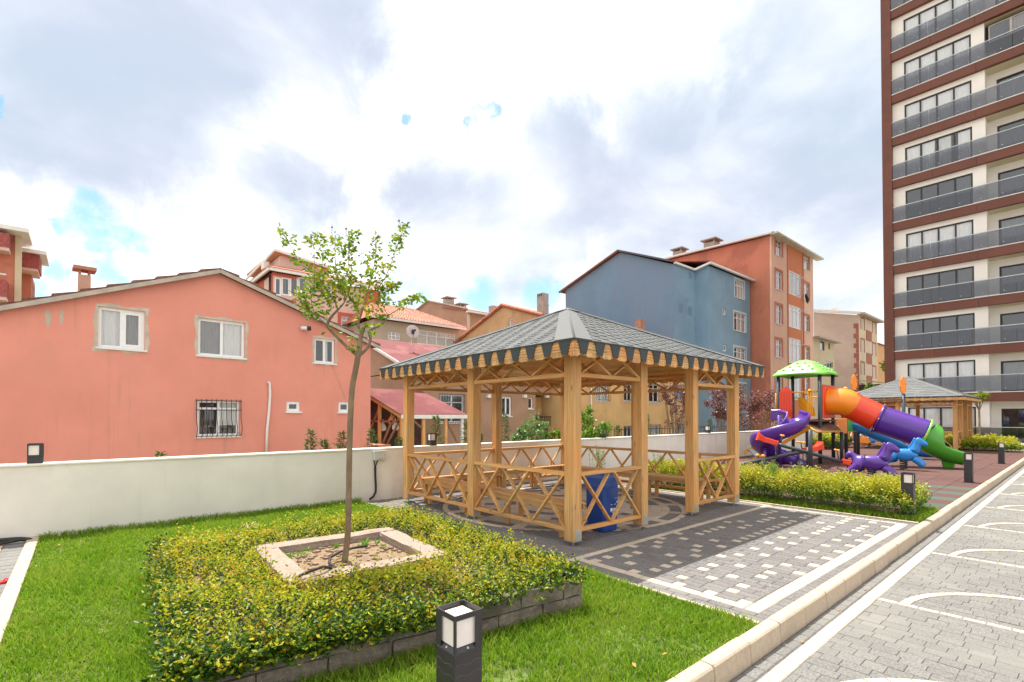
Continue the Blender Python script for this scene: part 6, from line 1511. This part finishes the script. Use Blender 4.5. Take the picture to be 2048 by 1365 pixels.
# ---------------------------------------------------------------- cream low house, pale building with red quoins, far orange one
m_crm = mat('cream_render', (.60, .50, .34), .92, .06, .5); m_pale = mat('pale_pink_render', (.58, .46, .39), .92, .06, .3, second=(.53, .41, .35), sscale=.2); m_quo = mat('brick_red_trim', (.36, .13, .095), .9, .1, 2)
fl = Fc((52, 0), (1, 0), (0, 1)); p = at_depth(1627, 740, 52); fl = Fc((p.x, p.y), (1, 0), (0, 1)); lo = empty('cream_house', (p.x + 2, p.y + 2, GZ), 'small cream house squeezed between the salmon front and the pale building', 'house')
ul = fl.sz(1669, 740)[0]; zl, zr = fl.sz(1629, 678)[1], fl.sz(1669, 688)[1]; ho = [fl.rect(1640, 683, 1649, 701), fl.rect(1657, 686, 1660, 699), fl.rect(1649, 723, 1666, 736), fl.rect(1649, 744, 1655, 752)]
body(lo, fl, [(0, GZ), (ul, GZ), (ul, zr), (0, zl)], ho, 5, m_crm)
for i, r in enumerate(ho): window(lo, fl, r, 3 if i == 2 else 1, fw=.07, mframe=mat('brown_frame', (.22, .09, .05), .6, .1, 4) if i < 2 else None, dark=True, sill=0)
MB().bar(fl.pt(-.2, zl + .1, -.3), fl.pt(ul + .4, zr + .1, -.3), .7, .16).build('eave', m_fas, lo)
p = at_depth(1718, 700, 62); fq = Fc((p.x, p.y), (1, 0), (0, 1)); fq2 = Fc((p.x, p.y), (0, 1), (1, 0))
wb = empty('pale_building', (p.x + 4, p.y + 4, GZ), 'pale pinkish apartment building with brick red quoins and window strip', 'building')
uq = fq.sz(1755, 700)[0]; zq = fq.sz(1720, 632)[1]; vq = fq2.sz(1628, 700)[0]; zq2 = fq2.sz(1628, 625)[1]
ho = []; 
for (a, b) in ((638, 660), (680, 705), (726, 750), (770, 790)):
    ho += [fq.rect(1722, a, 1728.5, b), fq.rect(1733.5, a + 2, 1739.5, b + 2), fq.rect(1745, a + 8, 1751.5, b + 7)]
body(wb, fq, [(.02, GZ), (uq, GZ), (uq, zq), (.02, zq)], ho, .5, m_crm, 'front_wall')
for i, r in enumerate(ho): window(wb, fq, r, 1, .3, fw=.1, curtain=[(.1, .9, m_cur)], surround=m_quo if i % 3 != 1 else None, sw=.2, sill=0)
bz = MB(); u0, u1 = fq.sz(1732.5, 700)[0], fq.sz(1743, 700)[0]
zs = sorted([GZ] + [h[2] for h in ho[1::3]] + [h[3] for h in ho[1::3]] + [zq]); 
for i in range(0, len(zs) - 1, 2): fbox(bz, fq, u0, u1, zs[i], zs[i + 1], -.06, .02)
bz.build('window_strip', m_quo, wb)
body(wb, fq2, [(.004, GZ), (vq, GZ), (vq, zq2), (.004, zq)], [], uq, m_pale, 'side_wall')
for k in range(int((zq - GZ - 1.5) / .62)): z = GZ + 1 + k * .62; q = MB(); w = .55 if k % 2 else .3; q.obox(fq2.pt(w / 2, z, -.03), fq2.d * (w / 2), fq2.n * .03, V(0, 0, .28)); q.build('quoin', m_quo, wb)
MB().bar(fq.pt(-.3, zq + .15, -.3), fq.pt(uq + .6, zq + .15, -.3), .8, .22).build('eave', m_fas, wb); MB().bar(fq2.pt(-.3, zq + .2, -.2), fq2.pt(vq, zq2 + .2, -.2), .5, .3).build('verge', m_gut, wb)
dsh = fq2.pt(*fq2.sz(1657, 616), 2); q = MB().lathe([(.02, -.02), (.3, 0), (.55, .12)], dsh, 14); q.tube([dsh - V(0, 0, 1.2), dsh], .05, 6); q.build('satellite_dish', mat('dish_cream', (.66, .62, .48), .6, .1, 3), label='small cream satellite dish on the flat roof of the pale building', cat='satellite dish')
p = at_depth(1756, 720, 85); fo_ = Fc((p.x, p.y), (1, 0), (0, 1)); ob = empty('ochre_building', (p.x + 5, p.y + 3, GZ), 'far ochre building with a pink tiled roof at the tower edge', 'building'); zz_ = fo_.sz(1770, 693)[1]
body(ob, fo_, [(-1, GZ), (9, GZ), (9, zz_), (-1, zz_)], [], 5, mat('ochre_far', (.60, .33, .15), .9, .08, .4), 'wall'); slab(fo_.pt(-1.2, zz_, -.3), fo_.pt(9, zz_, -.3), fo_.pt(9, zz_ + 1.5, 4), fo_.pt(-1.2, zz_ + 1.5, 4), .1, 'roof', mat('pink_tiles', (.52, .24, .20), .9, .15, 2), ob); chimney(ob, fo_.pt(2.6, zz_ + .8, 2), .9, 1.6, m_quo, False)
jk = at_depth(1768, 770, 58); jb_ = empty('junk_shed', (jk.x, jk.y, GZ), 'cluttered dark lean-to in front of the far ochre building', 'shed'); MB().box((jk.x - 2, jk.y, GZ), (jk.x + 2.5, jk.y + 2, jk.z)).build('body', m_room, jb_); MB().extr([(jk.x - 2.4, jk.y - .4, jk.z + .1), (jk.x + 2.9, jk.y - .4, jk.z + .2), (jk.x + 2.9, jk.y + 2.3, jk.z + .6), (jk.x - 2.4, jk.y + 2.3, jk.z + .5)], (0, 0, .1)).build('roof', m_fas, jb_)

# ---------------------------------------------------------------- houses beyond: ochre gable, brown gable, grey-cream house, pink-red house, red house
m_och = mat('ochre_render', (.54, .325, .165), .92, .10, .8, second=(.40, .25, .14), sscale=.9, samt=(.55, .75), streak=(.26, .17, .10))
def barrel_tiles(p, q, r, name, m, par, n):
    p, q = Vector(p), Vector(q)
    for k in range(n):
        a, b = p.lerp(q, k / n), p.lerp(q, (k + 1.12) / n); MB().tube([a, b], [r, r * 1.15], 8).build(name, m, par, smooth=True)
Xo = 25.6; og = Fc((Xo, on_x(1090, 640, Xo).y), (0, 1), (1, 0)); oh = empty('ochre_house', (Xo + 3, og.p.y + 4, GZ), 'weathered ochre gable house with clay tile verge behind the pergola roof', 'house')
k_ = og.sz(1006, 613); l_ = og.sz(912, 688); r_ = og.sz(1088, 634); wn = og.rect(1018, 637, 1027, 654)
body(oh, og, [(r_[0], GZ), (l_[0], GZ), (l_[0], l_[1]), (k_[0], k_[1]), (r_[0], r_[1])], [wn], 7, m_och); window(oh, og, wn, 1, fw=.07, dark=True, sill=0)
for a, b in ((k_, l_), (k_, r_)):
    p, q = og.pt(a[0], a[1] + .1, -.1), og.pt(b[0], b[1] + .1, -.1); barrel_tiles(q, p, .13, 'verge_tile', m_tile, oh, 20); MB().extr([p, q, q + V(7.2, 0, 0), p + V(7.2, 0, 0)], (0, 0, .06)).build('roof_plane', m_tile, oh)
c = og.pt(*og.sz(1074, 626), .6); ch_ = chimney(oh, c - V(0, 0, .5), .62, on_x(1074, 594, Xo + .9).z - c.z + .5, mat('grey_chimney', (.36, .30, .26)), False)
hol = MB(); zc = on_x(1074, 594, Xo + .9).z
for k in range(3): hol.box((c.x - .33, c.y - .22 + k * .18, zc - .22), (c.x - .30, c.y - .12 + k * .18, zc - .06))
hol.build('flue_opening', m_room, ch_)
c = on_x(1096, 632, Xo + 1.2); hz_ = on_x(1096, 609, Xo + 1.2).z - c.z; q = MB().tube([c - V(0, 0, .6), c + V(0, 0, hz_)], .05, 8); q.tube([c + V(0, -.09, hz_ - .1), c + V(0, .09, hz_ - .1)], .05, 6); q.build('flue_pipe', m_steel, oh)
Xg = 31.5; gg = Fc((Xg, on_x(935, 640, Xg).y), (0, 1), (1, 0)); gh = empty('brown_gable_building', (Xg + 4, gg.p.y + 5, GZ), 'plain brown gable building with two grey chimneys, beyond the ochre house', 'building')
k_ = gg.sz(858, 603); l_ = gg.sz(822, 632); r_ = gg.sz(935, 619)
body(gh, gg, [(0, GZ), (l_[0], GZ), (l_[0], l_[1]), (k_[0], k_[1]), (0, r_[1])], [], 3, mat('brown_gable', (.42, .245, .165), .92, .08, .6, second=(.37, .22, .15), sscale=.5, streak=(.30, .18, .12))); g2 = Fc((Xg, gg.p.y - .03), (1, 0), (0, 1)); z2 = r_[1]
body(gh, g2, [(0.01, GZ), (9, GZ), (9, z2 - .4), (0.01, z2 - .4)], [], 6, mat('brown_gable_front', (.40, .24, .15), .92, .08, .6), 'front_wall'); MB().box((Xg - .05, gg.p.y - .07, GZ), (Xg + .28, gg.p.y + .02, z2 - .5)).build('corner_strip', m_crm, gh)
MB().bar((Xg - .2, gg.p.y - .25, z2 - .3), (Xg + 9.3, gg.p.y - .25, z2 - .3), .5, .18).build('eave', m_gut, gh); slab((Xg - .2, gg.p.y - .4, z2 - .25), (Xg + 9.3, gg.p.y - .4, z2 - .25), (Xg + 9.3, gg.p.y + 5, z2 + 1.0), (Xg - .2, gg.p.y + 5, z2 + 1.0), .08, 'roof_plane', m_tile, gh)
for a, b in ((k_, l_), (k_, (0, r_[1]))): MB().bar(gg.pt(a[0], a[1] + .08, -.1), gg.pt(b[0], b[1] + .08, -.1), .3, .12).build('verge', m_fas, gh)
for px, py, w in ((887, 611, .95), (912, 616, .85)): c = gg.pt(*gg.sz(px, py), .7); chimney(gh, c - V(0, 0, .3), w, .95 if px < 900 else .5, mat('grey_chimney', (.36, .30, .26)), True)
c = at_depth(986, 640, 44); chimney(gh, c, .55, on_x(986, 613, c.x).z - c.z, mat('grey_chimney', (.36, .30, .26)), False)
# grey-cream house with tiled hip roof
Yc = 37.5; cf = Fc((on_y(748, 660, Yc).x, Yc), (1, 0), (0, 1)); chh = empty('tiled_house', (cf.p.x + 5, Yc + 4, GZ), 'grey beige house with a salmon tiled roof and a long white window band', 'house'); ue = cf.sz(917, 670)[0]; ze = cf.sz(800, 645)[1]
wr = [cf.rect(776, 664, 800, 680), cf.rect(835, 664, 911, 692)]
body(chh, cf, [(0, GZ), (ue, GZ), (ue, ze), (0, ze)], wr, 7, mat('grey_beige_render', (.44, .37, .28), .92, .08, .6)); window(chh, cf, wr[0], 3, .5, fw=.08, curtain=[(0, 1, m_cur)], sill=0); window(chh, cf, wr[1], 4, .35, fw=.09, curtain=[(0, 1, m_cur)], sill=0)
MB().bar(cf.pt(-.5, ze + .1, -.5), cf.pt(ue + .5, ze + .1, -.5), .15, .22).build('gutter', m_gut, chh)
A_, B2, C2, D2_ = cf.pt(-.5, ze + .15, -.6), cf.pt(ue + .6, ze + .15, -.6), cf.pt(ue - 3.0, ze + 2.1, 3.5), cf.pt(1.4, ze + 2.1, 3.5)
# tile courses built as overlapping strips with ribs
rows_n = 12; ti = []
for r in range(rows_n):
    t0, t1 = r / rows_n, (r + 1.15) / rows_n; a0, b0, a1, b1 = A_.lerp(D2_, t0), B2.lerp(C2, t0), A_.lerp(D2_, min(t1, 1)), B2.lerp(C2, min(t1, 1)); n = 34
    for k in range(n): p0, p1, q0, q1 = a0.lerp(b0, k / n), a0.lerp(b0, (k + 1) / n), a1.lerp(b1, k / n), a1.lerp(b1, (k + 1) / n); m_0, m_1 = (p0 + p1) / 2 + V(0, 0, .12), (q0 + q1) / 2 + V(0, 0, .06); ti.append(MB().add([p0 + V(0, 0, .05), m_0, p1 + V(0, 0, .05), q1, m_1, q0], [(0, 1, 4, 5), (1, 2, 3, 4), (0, 2, 1)]))
pieces(ti, 'roof_tile', mat('salmon_tile', (.56, .24, .17), .9, .2, 3, piece=.2), chh, 'roof_tile_field', 0)
MB().add([A_, D2_, cf.pt(-.5, ze + .15, 7.5)], [(0, 1, 2)]).build('roof_plane', m_tile, chh); MB().add([B2, cf.pt(ue + .6, ze + .15, 7.5), C2], [(0, 1, 2)]).build('roof_plane', m_tile, chh); slab(D2_, C2, cf.pt(ue + .6, ze + .15, 7.5), cf.pt(-.5, ze + .15, 7.5), .05, 'roof_plane', m_tile, chh)
# pink and red house with glazed balcony
m_pk = mat('pale_rose_render', (.66, .46, .39), .92, .06, .6); m_rd = mat('brick_red_render', (.50, .12, .075), .92, .07, .6)
kc = at_depth(546, 560, 40); pf = Fc((kc.x, kc.y), (1, 0), (0, 1)); pf2 = Fc((kc.x, kc.y), (0, 1), (1, 0)); ph = empty('rose_house', (kc.x + 6, kc.y + 5, GZ), 'rose and brick red house with a glazed corner balcony behind the coral house', 'house')
ur = pf.sz(760, 600)[0]; zb_, zt_ = pf.sz(546, 592)[1], pf.sz(546, 552)[1]; z_r = pf.sz(546, 545)[1]
ul2 = pf2.sz(500, 590)[0]
gw = [pf.rect(546 + 17 * k, 556, 562 + 17 * k, 591) for k in range(4)]; gw[0] = (gw[0][0] + .12, *gw[0][1:])
dn_ = [pf.rect(690 - 60, 630, 655, 650), pf.rect(682, 634, 716, 656), pf.rect(648, 566, 664, 590), pf.rect(570, 600, 583, 606)]
pre = pf.sz(592, 600)[0]
body(ph, pf, [(0, GZ), (ur, GZ), (ur, z_r), (0, z_r)], gw + dn_[1:3], 8, m_pk, 'front_wall')
for i, r in enumerate(gw): window(ph, pf, r, 1, 0, fw=.1, curtain=[(.1, .6, m_curd)] if i % 2 else None, sill=0, rec=0, dark=True)
for r in dn_[1:3]: window(ph, pf, r, 3, .4, fw=.09, curtain=[(0, 1, m_cur)], surround=m_rd, sw=.3)
q = MB(); fbox(q, pf, -.05, pre, zb_ - 3.5, zb_ - .15, -.1, .02); fbox(q, pf, -.05, pre, zt_ + .05, z_r - .02, -.1, .02); fbox(q, pf, ur - 1.6, ur + .02, GZ, z_r - .01, -.08, .02); q.build('red_panel', m_rd, ph)
hw2 = [pf2.rect(499, 560, 507, 590), ]; gside = pf2.rect(527, 555, 541, 592)
mb = MB(); wall_face(mb, Fc((kc.x - .01, kc.y), (0, 1), (1, 0)), [(0, GZ), (ul2, GZ), (ul2, z_r), (0, z_r)], [gside]); mb.build('side_wall', m_rd, ph); window(ph, pf2, gside, 3, 0, fw=.09, curtain=[(0, 1, m_cur)], sill=0, rec=0)
r2_ = pf2.rect(506, 572, 520, 590)
q = MB(); q.bar(pf.pt(-.4, z_r + .15, -.4), pf.pt(ur + .4, z_r + .15, -.4), .16, .26); q.bar(pf.pt(-.4, z_r + .15, -.4), pf2.pt(ul2 + .4, z_r + .15, -.4), .16, .26); q.build('gutter', m_gut, ph)
# tiled skirt roof and set-back top storey
slab(pf.pt(-.5, z_r + .25, -.5), pf.pt(ur + .5, z_r + .25, -.5), pf.pt(ur + .5, z_r + 1.0, 1.6), pf.pt(1.0, z_r + 1.0, 1.6), .06, 'skirt_roof', m_tile, ph); slab(pf.pt(-.5, z_r + .25, -.5), pf.pt(1.0, z_r + 1.0, 1.6), pf.pt(1.0, z_r + 1.0, 9), pf.pt(-.5, z_r + .25, 9), .06, 'skirt_roof', m_tile, ph)
tk = pf.pt(.9, 0, 1.4); tf = Fc((tk.x, tk.y), (1, 0), (0, 1)); zu = tf.sz(568, 510)[1]; ut = tf.sz(650, 540)[0]
body(ph, tf, [(0, z_r), (ut, z_r), (ut, zu - .5), (ut * .15, zu), (0, zu - .15)], [], 9, m_pk, 'top_storey')
slab(tf.pt(-.5, zu - .0, -.45), tf.pt(ut + .3, zu - .6, -.45), tf.pt(ut + .3, zu - .6, 9), tf.pt(-.5, zu - .0, 9), .18, 'top_roof', mat('pale_soffit', (.52, .30, .18), .85, .1, 2), ph); MB().bar(tf.pt(-.5, zu + .12, -.48), tf.pt(ut + .3, zu - .48, -.48), .12, .2).build('gutter', m_gut, ph); MB().bar(tf.pt(-.52, zu + .12, -.45), tf.pt(-.52, zu - .3, 9), .12, .2).build('gutter', m_gut, ph)
q = MB(); c = tf.pt(-.3, z_r + 1.2, 2.2); q.box((c.x - .5, c.y - .4, c.z - .1), (c.x - .05, c.y + .4, c.z + .5)); q.build('air_conditioner', m_gut, ph)
for (px, py) in ((541, 520), ): pass
# red house with balconies at the picture edge
rk = at_depth(30, 520, 44); rfc = Fc((rk.x, rk.y), (1, 0), (0, 1)); rh = empty('red_house', (rk.x - 2, rk.y + 4, GZ), 'red house with jutting brick balconies above the coral roof edge', 'house'); zt2 = rfc.sz(20, 470)[1]
m_rb = mat('brick_balcony', (.33, .085, .075), .9, .25, 6, .3, 30)
UL = rfc.sz(-160, 540)[0]
body(rh, rfc, [(UL, GZ), (0, GZ), (0, zt2), (UL, zt2)], [], 9, m_or, 'wall'); MB().box((rk.x + .0, rk.y - .12, GZ), (rk.x + .42, rk.y + .2, zt2)).build('pilaster', m_crm, rh)
def rz_(px, py): return rfc.sz(px, py)
for (z0, z1, u0, u1) in ((rz_(10, 503)[1], rz_(10, 476)[1], UL, rz_(22, 490)[0]), (rz_(10, 600)[1], rz_(10, 567)[1], UL, rz_(17, 580)[0])):
    q = MB(); fbox(q, rfc, u0, u1, z0, z1, -1.6, 0); q.build('balcony', m_rb, rh); q = MB(); fbox(q, rfc, u0, u1, z0 - .3, z0 - .01, -1.55, 0); q.build('balcony_slab', m_pk, rh)
q = MB(); fbox(q, rfc, UL, rz_(17, 560)[0], rz_(10, 558)[1], rz_(10, 555)[1], -1.6, -1.5); q.build('balcony_rail', m_steel, rh)
q = MB(); fbox(q, rfc, UL, .95, zt2, zt2 + .35, -1.8, 4); q.build('roof_edge', m_gut, rh)
rb_ = at_depth(62, 520, 48); q = MB(); x0_, x1_ = at_depth(38, 540, 48).x, at_depth(80, 540, 48).x; z0_, z1_ = at_depth(60, 543, 48).z, at_depth(60, 515, 48).z
MB().box((x0_, rb_.y - 1.5, z0_), (x1_, rb_.y + 2, z1_)).build('balcony', m_rb, rh); MB().box((x0_, rb_.y - 1.45, z0_ - .25), (x1_ - .1, rb_.y + 2, z0_ - .004)).build('balcony_slab', m_pk, rh)
MB().box((x0_ - .4, rb_.y - 1.9, z1_ + .01), (x1_ + .5, rb_.y + 3, z1_ + .35)).build('roof_edge', m_gut, rh)
MB().box((x0_ - .3, rb_.y + .5, GZ), (x0_ + .9, rb_.y + 5, z0_ - .26)).build('rear_wall', m_or, rh); MB().box((x0_ + .9, rb_.y + 1.2, GZ), (at_depth(64, 560, 49).x, rb_.y + 5, at_depth(64, 562, 49).z)).build('rear_wing', m_crm, rh)
q = at_depth(28, 470, 46); MB().box((q.x - .5, q.y - .4, q.z - 2), (q.x + .45, q.y + .4, q.z - .1)).build('chimney', m_pk, rh); MB().box((q.x - .75, q.y - .6, q.z - .1), (q.x + .6, q.y + .6, q.z + .25)).build('chimney_cap', m_rb, rh)

# ---------------------------------------------------------------- tower block
m_tb = mat('tower_brown_panel', (.145, .048, .028), .55, .08, .8, piece=.06); m_tw = mat('tower_white', (.80, .76, .69), .85, .04, .5); m_tc = mat('tower_cream', (.62, .55, .38), .85, .05, .5)
m_bal = glassmat('smoked_balustrade', (.60, .61, .64), .05, .05, (.2, .205, .22), .20); m_alu = mat('anthracite_frame', (.028, .026, .028), .5, .1, 6); m_cur2 = mat('white_curtain', (.88, .87, .85), .9, .06, 7, stretch=(8, 8, .2))
XT = 43.0; tf_ = Fc((XT, on_x(1791, 745, XT).y), (0, -1), (1, 0)); TW = empty('tower_block', (XT + 6, tf_.p.y - 10, 0), 'tall white and brown apartment tower with smoked glass balconies', 'tower')
S = lambda px, py=745: tf_.sz(px, py)[0]
LEN = 26.0; FH = 3.0; Z1 = tf_.sz(1800, 720)[1]                     # underside of a brown band
zb0 = Z1 - FH
win = (S(1815), S(1951)); log0 = S(1978); door = (S(1990), S(1990) + 2.9)
nf = 12
MB().box((XT + .02, tf_.p.y - .002, -.15), (XT + 12, tf_.p.y + .55, zb0 + nf * FH + 1.5)).build('side_wall', m_tb, TW)
for k in range(nf * 2): z = -.1 + k * 1.5; MB().box((XT - .35, tf_.p.y + .004, z), (XT + .018, tf_.p.y + .55, z + 1.494)).build('fin_panel', m_tb, TW)
seed_c = [2, 2, 0, 0, 2, 0, 1, 2, 2, 2, 2, 2, 2]
for f_ in range(-1, nf):
    zb = zb0 + f_ * FH                                              # bottom of the brown band above this storey is zb+FH
    z_floor = zb + .60 if f_ >= 0 else -.15; z_ceil = zb + FH
    if f_ >= 0:
        n = 12
        for k in range(n): q = MB(); fbox(q, tf_, LEN * k / n + .006, LEN * (k + 1) / n - .006, zb, zb + .55, -.27, 0.0); q.build('slab_panel', m_tb, TW)
        q = MB(); fbox(q, tf_, 0, LEN, zb + .553, zb + .60, -.30, .3); q.build('slab_edge', m_gut, TW)
    zc_ = z_ceil - .02; wz0 = z_floor + .05; wz1 = z_ceil - .32
    r = (win[0], win[1], wz0, wz1)
    # wall with window opening, then loggia walls
    mb = MB(); wall_face(mb, tf_, [(0, z_floor), (log0, z_floor), (log0, z_ceil), (0, z_ceil)], [r], .12); mb.build('wall', m_tw, TW)
    q = MB(); q.quad(tf_.pt(log0, z_floor), tf_.pt(log0, z_floor, .95), tf_.pt(log0, z_ceil, .95), tf_.pt(log0, z_ceil)); q.build('loggia_side', m_tw, TW)
    dr = (log0 + .45, log0 + 3.3, z_floor + .03, z_ceil - .45); lf = Fc(tuple(tf_.pt(0, 0, .95))[:2], (0, -1), (1, 0)); mb = MB(); wall_face(mb, lf, [(log0, z_floor), (LEN, z_floor), (LEN, z_ceil), (log0, z_ceil)], [dr], .12); mb.build('loggia_back', m_tw, TW)
    q = MB(); q.quad(tf_.pt(log0, z_ceil - .004, 0), tf_.pt(LEN, z_ceil - .004, 0), tf_.pt(LEN, z_ceil - .004, .95), tf_.pt(log0, z_ceil - .004, .95)); q.build('loggia_ceiling', m_tc, TW)
    q = MB(); q.quad(tf_.pt(log0, z_floor + .004, 0), tf_.pt(LEN, z_floor + .004, 0), tf_.pt(LEN, z_floor + .004, .95), tf_.pt(log0, z_floor + .004, .95)); q.build('loggia_floor', m_conc, TW)
    q = MB().lathe([(.12, -.03), (.12, 0)], tf_.pt(log0 + 1.9, z_ceil - .006, .7), 10); q.build('ceiling_light', m_fas, TW)
    kind = seed_c[f_ + 1]
    cu = {2: [(.02, .98, m_cur2)], 1: [(.0, .24, m_cur2), (.27, .46, m_cur2), (.52, .7, m_cur), (.8, .97, m_cur2)], 0: [(.78, .99, m_curd)]}[kind]
    window(TW, tf_, r, 4, 0, rec=.05, fw=.09, curtain=cu, dark=kind == 0, sill=0, mframe=m_alu)
    if f_ not in (7, ): window(TW, lf, dr, 2, 0, rec=.04, fw=.10, curtain=[(.5, .95, m_curd)] if f_ % 3 else [(.05, .95, m_cur)], dark=True, sill=0, mframe=m_alu)
    else:                                                           # one loggia closed with folding glass
        for k in range(7): window(TW, tf_, (log0 + .2 + k * 1.0, log0 + 1.2 + k * 1.0, z_floor + 1.0, z_ceil - .35), 1, 0, rec=.0, fw=.05, curtain=[(0, 1, m_curd)] if k else None, sill=0, mframe=m_fas, dark=k == 0)
    # balustrade panels
    pn = 13
    for k in range(pn):
        u0, u1 = .02 + (LEN - .04) * k / pn + .01, .02 + (LEN - .04) * (k + 1) / pn - .01
        q = MB(); fbox(q, tf_, u0, u1, z_floor + .06, z_floor + 1.02, -.24, -.228); o = q.build('glass_balustrade', m_bal, TW)
    q = MB(); fbox(q, tf_, 0, LEN, z_floor + 1.02, z_floor + 1.06, -.26, -.21); q.build('top_rail', m_steel, TW)
    bl = MB()
    for k in range(pn * 2): c = tf_.pt(.5 + k * 1.0, z_floor + .22, -.25); bl.obox(c, tf_.d * .018, tf_.n * .012, V(0, 0, .018))
    bl.build('rail_fixings', m_steel, TW)
MB().box((XT, tf_.p.y - LEN, zb0 + nf * FH), (XT + 12, tf_.p.y, zb0 + nf * FH + 1.4)).build('roof_parapet', m_tb, TW)
MB().box((XT + 2.2, tf_.p.y - LEN, -.15), (XT + 11.9, tf_.p.y - .05, zb0 + nf * FH)).build('core', m_room, TW)
# furniture glimpsed on the loggias
def loggia_table(fl_, label):
    z = zb0 + fl_ * FH + .60; c = tf_.pt(log0 + 2.4, z, .6); t = empty('balcony_table', c, label, 'table'); MB().obox(c + V(0, 0, .74), tf_.d * .6, tf_.n * .35, V(0, 0, .02)).build('table_top', m_white, t)
    for sx in (-1, 1):
        for sy in (-1, 1): p = c + tf_.d * (.52 * sx) + tf_.n * (.28 * sy); MB().tube([p, p + V(0, 0, .73)], .025, 6).build('leg', m_white, t)
loggia_table(0, 'white table on the first floor loggia of the tower')
z = zb0 + 6 * FH + .60; c = tf_.pt(log0 + 3.3, z, -.1); q = MB()
for k in range(8): q.obox(c + tf_.d * (k * .16 - .5) + V(0, 0, .95 + .03 * (k % 2)), tf_.d * .07, tf_.n * .03, V(0, 0, .22 + .05 * (k % 3)))
q.build('purple_laundry', mat('purple_cloth', (.20, .03, .10), .9, .1, 4), label='purple cloth drying on a tower balcony', cat='laundry')
# iron fence beyond the wall in front of the yellow and blue fronts
fe_ = empty('iron_fence', (24, 17.5, GZ), 'black iron fence behind the boundary wall in front of the yellow and blue buildings', 'fence')
for k in range(70):
    x = 18 + k * .32; MB().tube([(x, 17.6, GZ), (x, 17.6, .95)], .016, 5, True).build('fence_bar', m_iron, fe_)
for z in (.80, .1): MB().bar((18, 17.6, z), (40.2, 17.6, z), .04, .04).build('fence_rail', m_iron, fe_)
